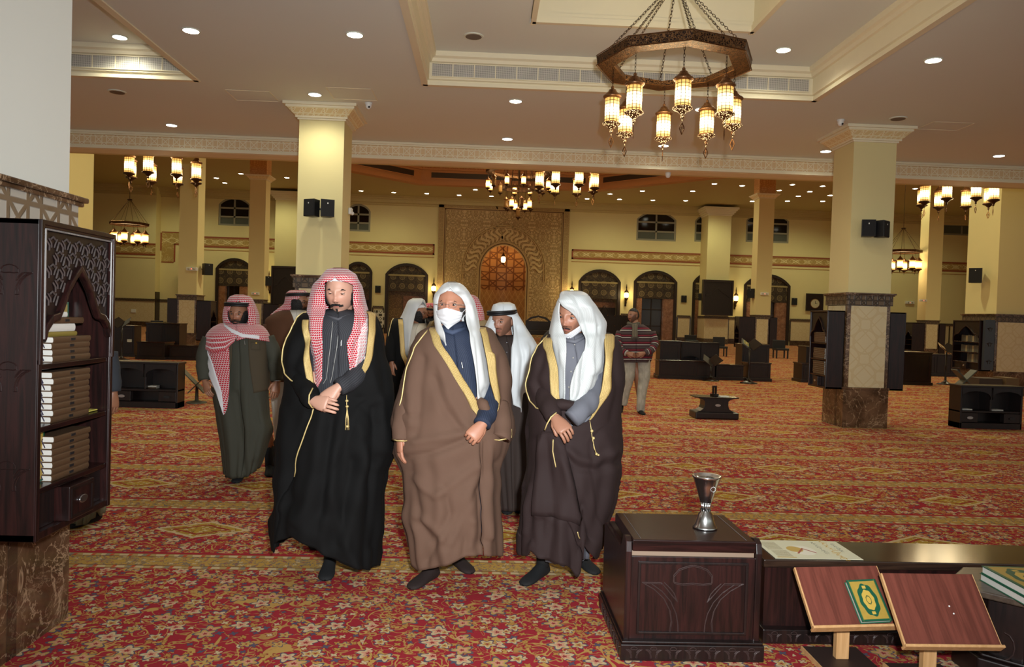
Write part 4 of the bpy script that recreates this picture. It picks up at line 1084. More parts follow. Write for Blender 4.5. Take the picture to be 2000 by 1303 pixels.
# local bookcase frame of the near case: x_local -> +Y, -y_local -> +X
def nb(yl, depth, z): return (-2.0+depth, 3.355+yl, .60+z)      # world point in the near bookcase
proto = None; spec = []
for shelf, n, z0, yl, t, sn in [(0, 7, .205, .01, .0268, 'lowest'), (1, 8, .45, .0, .0262, 'middle'), (2, 4, .70, .0, .0262, 'top')]:
    for k in range(n):
        spec.append((nb(yl+random.uniform(-.004, .004), .145+random.uniform(-.004, .004), z0+k*t), t-.0006, sn, k, n))
ordn = ['bottom', 'second from the bottom', 'third from the bottom', 'fourth from the bottom', 'fifth from the bottom', 'sixth from the bottom', 'seventh from the bottom', 'top']
for (loc, t, sn, k, n) in spec:
    lab = 'brown book on the %s shelf of the near bookcase, %s' % (sn, ordn[k] if k < n-1 else 'topmost brown one')
    if proto is None: proto = b = flat_book(loc, pi/2, .295, .19, t, M_spine, lab, 'brown volumes in the near bookcase', ribbon=True)
    else: b = dup(proto, loc, pi/2+random.uniform(-.012, .012), lab)
zt = .70+4*.0262
flat_book(nb(-.06, .14, zt), pi/2, .24, .17, .02, M_olive, 'thin olive-gold book lying on the top brown stack', None, embl=False)
flat_book(nb(-.07, .14, zt+.021), pi/2, .23, .17, .032, M_page, 'thick cream paper-bound book lying above the olive book', None, embl=False)
flat_book(nb(-.02, .14, zt+.054), pi/2, .27, .17, .026, M_spine, 'brown book lying above the cream book, pushed to the right', None)
flat_book(nb(-.09, .14, zt+.081), pi/2, .18, .15, .022, M_page, 'small white book on top of the pile on the top shelf', None, embl=False)
def ornate_cover(name):
    """green cover, gilt field, green cusped medallion with a gilt centre; uses Generated coords"""
    g = G(name, .4); x, y, z = g.xyz('Generated'); a = (x-.5)*2.; b = (y-.5)*2.
    edge = a.ab().mx(b.ab()*1.0); ang = (b*.85).op('ARCTAN2', a); r_ = (a*a*1.7+b*b*1.05).op('SQRT')
    cus = (ang*8.).sin()*.04+1.
    q = r_/cus; c = g.mix(g.noise(60, 2)*.5, lin((178, 148, 66)), lin((136, 112, 44)))
    c = g.mix(q.lt(.80), c, lin((26, 84, 60))); c = g.mix(q.lt(.50), c, lin((196, 164, 74)))
    c = g.mix((q-.2).ab().lt(.025), c, lin((60, 84, 50))); c = g.mix((a.ab().lt(.12))*(b.ab()-.62).ab().lt(.07), c, lin((196, 164, 74)))
    c = g.mix(a.ab().gt(.88).mx(b.ab().gt(.91)), c, lin((26, 84, 60))); c = g.mix((a.ab()-.86).ab().lt(.02), c, lin((90, 110, 60)))
    g.col(c); return g.m
M_ornate = ornate_cover('gilt_and_green_cover')
def closed_book(T, W, L, t, label, group=None, cover=None, name='book'):
    """T: 4x4 matrix, local x width, y length, z thickness up; spine at +x"""
    r = empty(name, label=label, cat='book', group=group); r.matrix_world = T
    MB().box(-W/2, W/2, -L/2, L/2, t-.003, t).build('cover', cover or M_ornate, r)
    m = MB(); m.box(-W/2, W/2, -L/2, L/2, 0, .003); m.box(W/2-.003, W/2, -L/2, L/2, 0, t); m.build('binding', M_green, r)
    MB().box(-W/2+.004, W/2-.003, -L/2+.004, L/2-.004, .003, t-.003).build('pages', M_page, r)
    return r
def upright(loc, W, L, t, label):  # book standing, cover facing +X
    T = Matrix.Translation(loc) @ Matrix.Rotation(pi/2, 4, 'Z') @ Matrix.Rotation(pi/2, 4, 'X')
    return closed_book(T, W, L, t, label)
upright(nb(.16, .055, .70+.125), .19, .25, .03, 'green and gilt book standing upright at the back of the top shelf')
upright(nb(-.20, .17, .205+.112), .16, .22, .024, 'green and gilt book standing at the near end of the lowest shelf')
upright(nb(.205, .05, .45+.12), .12, .22, .02, 'thin green book standing at the far end of the middle shelf')
flat_book(nb(.215, .19, .452), pi/2, .09, .06, .006, plain('yellow_paper', (208, 196, 90), .6), 'yellow and white paper slip lying at the far end of the middle shelf', None, name='paper_slip', cat='paper', embl=False)

# books of the right column's bookcase (front faces -X)
proto = None
for sn, n, z0, t in [('lowest', 7, .205, .030), ('middle', 6, .45, .027), ('top', 6, .70, .026)]:
    for k in range(n):
        loc = (5.5-.15, 11.79+random.uniform(-.01, .01), .58+z0+k*t); lab = 'brown book on the %s shelf of the right column bookcase, %s' % (sn, ordn[k] if k < n-1 else 'top of the stack')
        if proto is None: proto = flat_book(loc, -pi/2, .40, .19, t-.001, M_spine, lab, 'brown volumes in the right column bookcase, %s shelf' % sn, embl=False)
        else: dup(proto, loc, -pi/2+random.uniform(-.01, .01), lab, 'brown volumes in the right column bookcase, %s shelf' % sn)
# upright volumes in the bookcase of the right pier
def spine_book(loc, rz, t, h, cover, label, group):
    r = empty('book', loc, rz, label, 'book', group); MB().box(-t/2, t/2, -.08, .08, 0, h).build('cover', cover, r); MB().box(-t/2+.004, t/2-.004, -.076, .084, .004, h-.004 if h > .03 else h).build('pages', M_page, r); return r
M_dullc = plain('dull_cream_cloth', (150, 134, 104), .6); M_grey = plain('grey_cloth', (84, 80, 72), .6)
for (z0, h, s) in [(.205, .22, 'lowest'), (.45, .17, 'middle'), (.70, .16, 'top')]:
    for k in range(9 if s != 'lowest' else 6):
        spine_book((12.22-.14, 18.08+k*.085, .56+z0), -pi/2, .075, h*(.9+.1*(k % 3)/2), M_dullc if (k*7+len(s)) % 3 == 0 else M_grey, 'upright book on the %s shelf of the right pier bookcase, %s from the right' % (s, nth(k)), 'upright volumes on the %s shelf of the right pier bookcase' % s)

# ---- the near chest with a lid
r = empty('carved_chest', (.995, 3.74, 0), label='dark carved wooden chest with a lid in the foreground, under the silver incense burner', cat='chest')
x0, x1, y0, y1 = -.315, .315, -.305, .32
MB().box(x0+.02, x1-.02, y0+.02, y1-.01, .03, .468).build('chest_body', M_wood, r, bevel=.004)
m = MB()
for s, X in ((-1, x0), (1, x1-.028)):       # end boards with rounded ears
    p = [(y0+.01, .02), (y0+.01, .49), (y0+.02, .535), (y0+.055, .552), (y0+.10, .545), (y0+.13, .50), (y0+.16, .47), (y1, .46), (y1, .02)]
    MB().prism(p, X, X+.028, 'x').build('end_board', M_wood, r, bevel=.004)
m = MB(); m.box(x0-.015, x1+.015, y0-.02, y1+.01, 0, .075); m.box(x0-.01, x1+.01, y0-.014, y1+.005, .075, .088); m.build('plinth', M_woodl, r, bevel=.004)
m = MB()
for k in range(7):
    cx = x0+.045+k*.09
    tulip(m, lambda u, v, cx=cx: (cx+u, y0-.022, .066+v), .038, .0018)
for k in range(6):
    cy = y0+.05+k*.09; tulip(m, lambda u, v, cy=cy: (x0-.017, cy+u, .066+v), .038, .0018)
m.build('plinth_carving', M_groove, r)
m = MB(); a = .255
m.strip([(-a, .11), (a, .11), (a, .445), (-a, .445)], [(-a+.012, .122), (a-.012, .122), (a-.012, .433), (-a+.012, .433)], y0+.012, y0+.022, closed=True); m.build('front_moulding', M_woodl, r, bevel=.002)
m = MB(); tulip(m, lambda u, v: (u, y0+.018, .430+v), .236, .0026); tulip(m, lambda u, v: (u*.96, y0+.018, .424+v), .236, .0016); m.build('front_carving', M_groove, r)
MB().box(x0+.03, x1-.032, y0+.03, y0+.06, .466, .49).build('pale_strip', plain('pale_batten', (128, 108, 90), .6), r)
lid = MB().box(x0+.03, x1-.03, y0+.012, y0+.012+.475, .492, .546).build('lid', M_woodh, r, bevel=.006)
m = MB(); m.tube([(x0+.07, y0+.03, .547), (x0+.07, y0+.47, .547)], .0012, 4); m.tube([(x1-.07, y0+.03, .547), (x1-.07, y0+.47, .547)], .0012, 4); m.build('inlay_line', M_bead, lid)
M_chrome = plain('polished_silver', (222, 222, 220), .2, 1., .02)
# silver incense burner
r = empty('incense_burner', (1.105, 3.665, .546), label='tall silver incense burner with a flared bowl standing on the dark chest', cat='incense burner')
MB().lathe([(.058, 0), (.060, .006), (.056, .012), (.05, .02), (.042, .045), (.034, .07), (.024, .082), (.022, .09)], 32).build('foot', M_chrome, r, smooth=True)
m = MB()
for k in range(10): a = 2*pi*k/10; m.tube([(.021*cos(a), .021*sin(a), .085), (.017*cos(a), .017*sin(a), .105), (.022*cos(a), .022*sin(a), .125)], .0055, 6)
m.lathe([(.016, .08), (.013, .105), (.02, .13)], 16); m.build('fluted_stem', M_chrome, r, smooth=True)
MB().lathe([(.022, .122), (.030, .13), (.040, .165), (.052, .205), (.066, .245), (.071, .252), (.071, .258), (.066, .256), (.058, .246), (.03, .238), (.001, .236)], 32).build('bowl', M_chrome, r, smooth=True)
m = MB()
for s in (-1, 1):
    for k in range(12): a = 2*pi*k/12; m.sphere((.030*s*0+.012*cos(a)+.018, -.052+.012*0, .20+.012*sin(a)), .0022, 5, 4)
m.build('rosette', M_chrome, r)
MB().lathe([(.04, .2385), (.035, .247), (.012, .252), (.001, .253)], 20).build('tray', plain('dark_ember_tray', (70, 70, 74), .35, .6), r)

# ---- long low bench behind the lecterns
r = empty('long_bench', (1.40, 3.82, 0), label='long low dark bench with a glossy top running right from the chest', cat='bench')
BL = 4.2
MB().box(.0, BL, -.165, .165, .36, .40).build('bench_top', G('glossy_dark_top', .16).col(lin((50, 36, 28))).m if False else wood('glossy_dark_top', (34, 24, 20), (58, 42, 32), .13, axis=0, bump=.03), r, bevel=.005)
MB().box(.01, BL-.01, -.15, .15, .06, .36).build('bench_front', M_wood, r)
m = MB(); m.box(-.005, BL, -.20, .17, 0, .07); m.build('plinth', M_woodl, r, bevel=.004)
m = MB()
for k in range(44): cx = .05+k*.095; tulip(m, lambda u, v, cx=cx: (cx+u, -.202, .062+v), .036, .0016)
m.build('plinth_carving', M_groove, r)
m = MB()
for k in range(6):
    a = .25+k*.62; m.strip([(a, .12), (a+.3, .12), (a+.3, .31), (a, .31)], [(a+.01, .13), (a+.29, .13), (a+.29, .30), (a+.01, .30)], -.156, -.148, closed=True)
    m.tube([(a+.10, -.153, .15), (a+.2, -.153, .15)], .002, 4)
m.build('front_moulding', M_woodl, r)
# poster lying on the bench
def poster_mat():
    g = G('printed_poster', .45); x, y, z = g.xyz('Generated'); base = lin((216, 214, 184)); c = base
    def blk(x0, x1, y0, y1, rgb, c, lines=None, sl=0.):
        m_ = x.gt(x0)*x.lt(x1)*y.gt(y0)*y.lt(y1)
        if lines: m_ = m_*((y*lines).fr().gt(.45))*(g.noise(lines*1.3, 2, vec=g.vec(x*3., y*lines*.3, 0.)).gt(.42))
        return g.mix(m_, c, lin(rgb))
    c = blk(.06, .24, .10, .42, (150, 138, 96), c, 26); c = blk(.04, .26, .04, .08, (190, 160, 70), c); c = blk(.04, .22, .46, .9, (150, 140, 100), c, 22)
    k = ((x-.44)*(x-.44)*30.+(y-.45)*(y-.45)*9.).lt(.62); c = g.mix(k, c, lin((230, 226, 206))); k2 = ((x-.36)*(x-.36)*60.+(y-.5)*(y-.5)*20.).lt(.5); c = g.mix(k2, c, lin((196, 164, 80)))
    k3 = ((x-.46).ab()*2.2+(y-.42)*1.0-.12).ab().lt(.03); c = g.mix(k3*k, c, lin((160, 70, 50)))
    g.col(c); return g.m
r = empty('poster', (1.72, 3.82, .402), label='pale printed poster with Arabic writing lying on the bench beside the chest', cat='poster')
MB().box(-.26, .18, -.15, .155, 0, .0016).build('sheet', poster_mat(), r)
def text(s, loc, size, mat, parent, rot=(0, 0, 0), name='lettering', ext=.0004, sx=1.):
    cu = bpy.data.curves.new(name, 'FONT'); cu.body = s; cu.size = size; cu.extrude = ext; cu.align_x = 'CENTER'; cu.align_y = 'CENTER'
    o = bpy.data.objects.new(name, cu); COL.objects.link(o)
    dg = bpy.context.evaluated_depsgraph_get(); me = bpy.data.meshes.new_from_object(o.evaluated_get(dg)); bpy.data.objects.remove(o)
    o = bpy.data.objects.new(name, me); COL.objects.link(o); me.materials.clear(); me.materials.append(mat); o.parent = parent; o.location = loc; o.rotation_euler = rot; o.scale = (sx, 1, 1); return o
M_ink = plain('ochre_ink', (176, 138, 44), .5); M_ink2 = plain('grey_ink', (120, 118, 100), .5)
text('مكتبة المسجد', (.10, .0, .0018), .045, M_ink, r, (0, 0, -pi/2)); text('وقف لله تعالى', (.045, .03, .0018), .026, M_ink2, r, (0, 0, -pi/2)); text('الركن العلمي', (.14, .04, .0018), .022, M_ink2, r, (0, 0, -pi/2))

# ---- two floor lecterns
g = G('red_brown_laminate', .45); x, y, z = g.xyz(); M_maho = g.col(g.mix(g.noise(1., 5, .6, .5, vec=g.vec(x*46., y*3., z*3.)).ss(.3, .7), lin((92, 46, 36)), lin((118, 62, 50)))).m; M_beech = wood('pale_beech', (186, 142, 92), (206, 162, 112), .5, bump=.02)
M_plate = plain('dark_brown_plate', (52, 38, 34), .5)
def lectern(c4, post, label):
    tl, tr, br, bl = [Vector(p) for p in c4]; c = (tl+tr+br+bl)/4
    ex = ((tr-tl)+(br-bl)).normalized(); ey = ((tl-bl)+(tr-br)); ey = (ey-ex*ey.dot(ex)).normalized(); ez = ex.cross(ey)
    W = ((tr-tl).length+(br-bl).length)/2; L = ((tl-bl).length+(tr-br).length)/2
    T = Matrix(((ex.x, ey.x, ez.x, c.x), (ex.y, ey.y, ez.y, c.y), (ex.z, ey.z, ez.z, c.z), (0, 0, 0, 1)))
    r = empty('floor_lectern', (post[0], post[1], 0), label=label, cat='lectern'); TL = Matrix.Translation((-post[0], -post[1], 0)) @ T
    MB(TL).box(-W/2, W/2, -L/2, L/2, -.018, 0).build('board', M_maho, r)
    m = MB(TL); m.box(-W/2-.004, -W/2+.004, -L/2, L/2, -.019, .001); m.box(W/2-.003, W/2+.001, -L/2, L/2, -.019, .001); m.box(-W/2-.006, W/2+.006, -L/2-.012, -L/2, -.03, .014); m.build('edge_strip', M_beech, r, bevel=.003)
    MB(TL).box(-W/2+.02, W/2-.03, -L/2+.0, -L/2+.05, -.05, -.018).build('under_rail', M_maho, r)
    m = MB(TL)
    for sx in (-.12, .12): m.sphere((sx, -L/2-.001, -.036), .004, 8, 6)
    m.build('screw', M_whitepl, r)
    zt = c.z-.05
    MB().box(-.03, .03, -.018, .018, .02, zt+.03).build('post', M_beech, r, bevel=.003)
    m = MB(); m.box(-.13, .13, -.17, .12, 0, .02); m.build('base_plate', M_plate, r, bevel=.002)
    m = MB(); m.box(-.137, -.13, -.17, .12, 0, .021); m.build('base_edge', M_beech, r)
    return r, T, W, L
YB, YT_ = 3.28, 3.48
c4 = [atY(1541.2, 1109.6, YT_), atY(1700.7, 1106.6, YT_), atY(1770.3, 1218.6, YB), atY(1600.7, 1222.7, YB)]
lr_, TB, WB_, LB_ = lectern(c4, (1.69, 3.435), 'red-brown floor lectern holding a closed green and gilt book')
YB, YT_ = 3.10, 3.31
c4 = [atY(1724, 1118.6, YT_), atY(1901, 1123, YT_), atY(1954.8, 1260.5, YB), atY(1765.7, 1260.5, YB)]
l2, T2, W2, L2 = lectern(c4, (2.0, 3.27), 'empty red-brown floor lectern with two screw caps, right of the one holding a book')
m = MB(Matrix.Translation((-2.0, -3.27, 0)) @ T2); m.sphere((.045, .01, 0), .004, 8, 6); m.sphere((.052, -.022, 0), .004, 8, 6); m.build('screw_cap', M_whitepl, l2)
# the book on the left lectern, on its plane
n_ = TB.to_3x3() @ Vector((0, 0, 1)); p0 = TB.translation
def on_plane(px, py):
    d = px_ray(px, py); t = (p0-CAMP).dot(n_)/d.dot(n_); return CAMP+d*t
a, b, c, d = on_plane(1645.2, 1139), on_plane(1699.7, 1136), on_plane(1745, 1215.6), on_plane(1684.5, 1218.6)
ex = ((b-a)+(c-d)).normalized(); ey = ((a-d)+(b-c)); ey = (ey-ex*ey.dot(ex)).normalized(); ez = ex.cross(ey); cc = (a+b+c+d)/4
closed_book(Matrix(((ex.x, ey.x, ez.x, cc.x), (ex.y, ey.y, ez.y, cc.y), (ex.z, ey.z, ez.z, cc.z), (0, 0, 0, 1))), ((b-a).length+(c-d).length)/2, ((a-d).length+(b-c).length)/2, .024, 'closed green and gilt ornamented book lying on the left floor lectern')
# dark octagonal stool at the right edge with two big books
r = empty('octagonal_stand', (2.45, 3.37, 0), label='dark octagonal stand at the right edge carrying two large books', cat='stand')
def octp(R, rot=pi/8): return [(R*cos(rot+k*pi/4), R*sin(rot+k*pi/4)) for k in range(8)]
MB().prism(octp(.25), .37, .40, 'z').build('stand_top', wood('stand_top_wood', (60, 50, 42), (84, 72, 60), .3, axis=0), r, bevel=.006)
m = MB(); m.prism(octp(.18), .10, .37, 'z'); m.build('stand_body', M_woodl, r, bevel=.004)
m = MB(); m.prism(octp(.24), .0, .10, 'z'); m.prism(octp(.215), .10, .115, 'z'); m.build('stand_step', M_woodl, r, bevel=.006)
m = MB(); 
for k in range(8): a = k*pi/4; m.tube([(.19*cos(a)+.04*cos(a+pi/2)*s, .19*sin(a)+.04*sin(a+pi/2)*s, .17+.06*c) for s, c in [(sin(t), cos(t)) for t in [2*pi*j/12 for j in range(7)]]], .003, 4)
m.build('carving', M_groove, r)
for k, (lab, ov) in enumerate([('large white-edged book under another on the octagonal stand', M_page), ('large book with gilt ornamented cover, upper of the two on the octagonal stand', None)]):
    A_, B_ = atZ(1913, 1133, .40), atZ(1998, 1181, .40); an = atan2(B_.y-A_.y, B_.x-A_.x); ex_, ey_ = cos(an), sin(an); Lb, Wb = .32, .23
    T = Matrix.Translation((A_.x+ex_*Lb/2-ey_*Wb/2+.006*k, A_.y+ey_*Lb/2+ex_*Wb/2, .40+k*.034)) @ Matrix.Rotation(an-pi/2, 4, 'Z') @ Matrix.Rotation(pi, 4, 'Z') @ Matrix.Scale(1, 4)
    closed_book(T @ Matrix.Rotation(0, 4, 'Z'), Wb, Lb, .033, lab, cover=M_ornate)

# ---- double-arched low shelves of the hall
def arch_shelf(loc, W, D, Hh, label, rz=0.):
    r = empty('low_bookshelf', loc, rz, label, 'bookshelf'); w_ = W/2; t = .03
    m = MB(); m.box(-w_, -w_+t, 0, D, 0, Hh-.02); m.box(w_-t, w_, 0, D, 0, Hh-.02); m.box(-w_, w_, D-.02, D, 0, Hh-.02); m.box(-w_, w_, 0, D, 0, .09); m.box(-.015, .015, .02, D, .28, Hh-.02); m.box(-w_, w_, .01, D, .25, .28)
    m.build('carcass', M_woodl, r, bevel=.004)
    MB().box(-w_-.015, w_+.015, -.015, D+.01, Hh-.03, Hh).build('shelf_top', M_woodl, r, bevel=.005)
    for s in (-1, 1):
        c = s*w_/2; hw = w_/2-.02
        arch = [(c-hw, .46)]+[(c-hw*cos(pi*k/10), .50+.09*sin(pi*k/10)) for k in range(11)]+[(c+hw, .46)]
        MB().strip([(a, Hh-.03) for a, _ in arch], arch, 0, .018).build('arched_apron', M_woodl, r)
    for s, (a, b) in zip((-1, 1), [(-w_+t, -w_*.42), (w_*.42, w_-t)]):
        d = MB().box(a, b, .004, .1, .10, .245).build('drawer', M_woodl, r, bevel=.004)
        n = 12; c = (a+b)/2; MB().prism([(c+.05*cos(2*pi*k/n), .17+.022*sin(2*pi*k/n)) for k in range(n)], -.008, .006).build('handle', M_steel if s < 0 else M_blackpl, d)
    return r
a = atZ(228, 796); b = atZ(347, 798)
arch_shelf((b.x-.49, 11.64, 0), .98, .28, .69, 'low dark double-arched bookshelf standing on the carpet at left, beyond the near bookcase')
arch_shelf((8.0, 11.70, 0), 1.0, .30, .68, 'low dark double-arched bookshelf standing on the carpet at right, beyond the right column')
flat_book((b.x-.44, 11.80, .282), 0, .17, .14, .02, M_spine, 'lower of two pale-edged books in the left low bookshelf', None, embl=False); flat_book((b.x-.44, 11.80, .303), .05, .17, .14, .02, M_page, 'upper of two pale-edged books in the left low bookshelf', None, embl=False)
flat_book((7.66, 11.84, .282), 0, .16, .14, .018, M_page, 'pale book in the left bay of the right low bookshelf', None, embl=False); flat_book((8.14, 11.84, .282), .1, .20, .15, .018, M_page, 'pale book in the right bay of the right low bookshelf', None, embl=False)
# ---- generic dark blocks of joinery: chest, bench, desk
def dark_unit(x0, x1, y0, y1, h, name, label, cat, grp=None, z0=0.):
    r = empty(name, ((x0+x1)/2, (y0+y1)/2, z0), label=label, cat=cat, group=grp); w_, d_ = (x1-x0)/2, (y1-y0)/2
    MB().box(-w_+.02, w_-.02, -d_+.02, d_-.02, 0, h-.03).build('body', M_woodl, r)
    MB().box(-w_, w_, -d_, d_, h-.035, h).build('unit_top', M_woodh, r, bevel=.006)
    if z0 == 0: MB().box(-w_-.015, w_+.015, -d_-.015, d_+.015, 0, .08).build('plinth', M_woodl, r, bevel=.006)
    m = MB(); n = max(1, round((x1-x0)/.6)); s = (2*w_-.08)/n
    for k in range(n):
        a = -w_+.04+k*s; m.strip([(a+.03, .12), (a+s-.03, .12), (a+s-.03, h-.09), (a+.03, h-.09)], [(a+.05, .14), (a+s-.05, .14), (a+s-.05, h-.11), (a+.05, h-.11)], -d_+.008, -d_+.02, closed=True)
    m.build('front_moulding', M_wood, r); return r
def open_stand(px, py, h, label, rz=0., Y=None, book=False, low=False):
    p = atZ(px, py); r = empty('book_stand', (p.x, p.y, 0), rz, label, 'book stand')
    MB().lathe([(.22, 0), (.22, .02), (.12, .045), (.05, .09), (.03, .13), (.022, h*.5), (.035, h*.55), (.022, h*.6), (.022, h-.02)], 12).build('pedestal', M_woodl, r, smooth=True)
    for s in (-1, 1):
        m = MB(Matrix.Translation((0, 0, h)) @ Matrix.Rotation(-s*.62, 4, 'Y') @ Matrix.Rotation(.5, 4, 'X')); m.box(0 if s > 0 else -.27, .27 if s > 0 else 0, -.18, .18, 0, .015)
        m.build('book_rest', M_woodl, r, bevel=.003)
    if book:
        T = Matrix.Translation((p.x, p.y, h+.02)) @ Matrix.Rotation(.62, 4, 'Y') @ Matrix.Rotation(.5, 4, 'X') @ Matrix.Translation((-.13, 0, .0))
        closed_book(T, .17, .22, .02, 'small gilt book resting on the tall open book stand in the middle of the hall')
    return r
dark_unit(4.66, 6.2, 20.1, 20.6, .50, 'low_chest', 'dark chest at the left end of the mid-hall bench group', 'chest')
dark_unit(6.23, 7.0, 20.2, 20.5, .42, 'long_bench', 'low dark bench between the two dark chests of the mid-hall group', 'bench')
dark_unit(7.05, 7.7, 20.1, 20.6, .50, 'low_chest', 'dark chest at the right end of the mid-hall bench group', 'chest')
arch_shelf((5.95, 20.75, .0), 1.05, .3, .98, 'dark open bookshelf with pale books behind the mid-hall bench group')
dark_unit(4.80, 5.40, 20.65, 21.2, 1.0, 'desk_cabinet', 'dark upright cabinet behind the left chest of the mid-hall group', 'cabinet')
dark_unit(7.15, 7.95, 20.9, 21.5, .96, 'desk_cabinet', 'dark upright cabinet behind the right chest of the mid-hall group, below the thin column', 'cabinet')
for k in range(4): flat_book((6.02, 20.9, .285+k*.03), 0, .20, .15, .028, M_page if k % 2 else M_dullc, 'pale book in the little stack on the mid-hall open bookshelf, %s' % ordn[k], 'stack in the mid-hall bookshelf', embl=False)
open_stand(1388, 744, .46, 'low open book stand in front of the mid-hall bench'); open_stand(1462, 749, .92, 'tall open book stand with a small gilt book before the right mid-hall chest', book=True)
open_stand(1846, 751, .93, 'tall open book stand with a pale page, left of the right pier', .2); open_stand(237, 704, .95, 'tall book stand left of the dark desk in the left hall')
p = atZ(1846, 751); tag(MB(Matrix.Translation((p.x-.02, p.y, .96)) @ Matrix.Rotation(.62, 4, 'Y') @ Matrix.Rotation(.5, 4, 'X')).box(-.25, -.03, -.15, .15, .0, .012).build('open_book', plain('warm_page', (206, 160, 104), .6)), 'open book page lying on the tall stand left of the right pier', 'book')
dark_unit(8.55, 9.2, 20.2, 20.8, .52, 'low_chest', 'dark chest seen left of the bookcase of the right column', 'chest'); dark_unit(8.95, 9.7, 20.9, 21.5, .95, 'desk_cabinet', 'dark cabinet seen behind the bookcase of the right column', 'cabinet')
dark_unit(11.35, 12.2, 20.3, 21.1, .9, 'desk_cabinet', 'dark cabinet just right of the right column bookcase', 'cabinet')
dark_unit(14.2, 15.9, 24.4, 25.1, .72, 'low_chest', 'low dark chest with a steel handle behind the tall stand at right', 'chest')
# ornate low table with curved sides
p = atZ(1404, 821); r = empty('low_table', (p.x, 12.2, 0), label='low dark table with flared top and waisted sides alone on the carpet', cat='table')
MB().box(-.35, .35, -.2, .2, 0, .11).build('base', M_woodl, r, bevel=.02)
prof = [(.33, .11), (.26, .125), (.21, .16), (.19, .21), (.19, .28), (.22, .31), (.30, .33), (.36, .335)]
m = MB(); m.prism([(a, b) for a, b in prof]+[(-a, b) for a, b in reversed(prof)], -.14, .14); m.build('waist', M_woodl, r, bevel=.004)
MB().prism([(-.36, -.14), (-.28, -.2), (.28, -.2), (.36, -.14), (.36, .14), (.28, .2), (-.28, .2), (-.36, .14)], .335, .352, 'z').build('table_top', M_woodh, r, bevel=.004)
n = 12; MB().prism([(.02+.045*cos(2*pi*k/n), .22+.02*sin(2*pi*k/n)) for k in range(n)], -.152, -.135).build('handle', M_steel, r)
r2 = empty('folding_rest', (p.x-.0, 12.2, .352), .4, 'small dark folding book rest standing on the low table', 'book rest')
m = MB(); m.strip([(-.035, 0), (-.035, .17), (.035, .17), (.035, 0)], [(-.018, 0), (-.018, .14), (.018, .14), (.018, 0)], -.02, .02); m.build('rest_leaf', M_woodl, r2, bevel=.004); MB().box(-.05, .05, -.05, .05, 0, .04).build('rest_foot', M_woodl, r2, bevel=.004)
flat_book((p.x+.13, 12.15, .352), .1, .15, .12, .012, M_page, 'thin pale book lying on the low table beside the book rest', None, embl=False)
# left group of desks
dark_unit(-9.75, -8.95, 21.9, 22.6, .50, 'low_chest', 'dark chest in the left hall, below the dark desk', 'chest'); dark_unit(-8.93, -6.3, 22.1, 22.5, .42, 'long_bench', 'long low dark bench in the left hall behind the man in olive', 'bench')
dark_unit(-9.9, -8.9, 22.8, 23.4, 1.02, 'desk_cabinet', 'dark upright desk in the left hall', 'desk'); dark_unit(-11.6, -10.2, 22.8, 23.3, .92, 'desk_cabinet', 'dark desk with a small white label at far left', 'desk')
p = atY(253, 665.5, 22.78); tag(MB().box(p.x-.06, p.x+.06, 22.76, 22.80, p.z-.04, p.z+.04).build('paper_note', M_page), 'small white note on the front of the far left desk', 'note')
# chair backs of the hall
def dark_chair(x, y, w_, h, label, z0=0.):
    r = empty('dark_chair', (x, y, 0), label=label, cat='chair')
    MB().box(-w_/2, w_/2, .2, .26, .42, h).build('backrest', M_blackpl, r, bevel=.02); MB().box(-w_/2, w_/2, -.25, .26, .36, .46).build('seat', M_blackpl, r, bevel=.02)
    for sx in (-1, 1):
        for sy in (-.2, .2): MB().box(sx*w_/2*.85-.025, sx*w_/2*.85+.025, sy-.025, sy+.025, 0, .37).build('leg', M_blackpl, r)
    return r
for (px, py, hpx, wpx, lab) in [(301, 668, 43, 24, 'black high-backed chair behind the dark desk in the left hall'), (1350, 678, 25, 24, 'black chair back left of the second arched door, seen above the mid-hall cabinet'), (1406, 694, 38, 24, 'black high-backed chair right of the mid-hall bookshelf'), (1524, 698, 36, 26, 'black high-backed chair behind the mid-hall cabinet, right of the thin column'), (1276, 672, 20, 24, 'black chair behind the man in the striped sweater')]:
    q = atZ(px, py+2); k = q.y/F; dark_chair(q.x, q.y, wpx*k, max(.75, hpx*k), lab)
q = atZ(322, 676); r = empty('plastic_chair', (q.x, q.y, 0), -.3, 'tan plastic armchair left of the left hall column', 'chair'); M_tan = plain('tan_plastic', (128, 108, 76), .5)
MB().box(-.24, .24, -.25, .22, .40, .44).build('seat', M_tan, r, bevel=.02); m = MB(); m.strip([(-.24, .44), (-.22, .85), (0, .92), (.22, .85), (.24, .44)], [(-.2, .44), (-.17, .8), (0, .86), (.17, .8), (.2, .44)], .18, .22); m.build('backrest', M_tan, r)
for sx in (-1, 1):
    for sy in (-.2, .2): MB().box(sx*.21-.03, sx*.21+.03, sy-.03, sy+.03, 0, .41).build('leg', M_tan, r)
    MB().box(sx*.25-.03, sx*.25+.03, -.22, .2, .62, .66).build('armrest', M_tan, r)
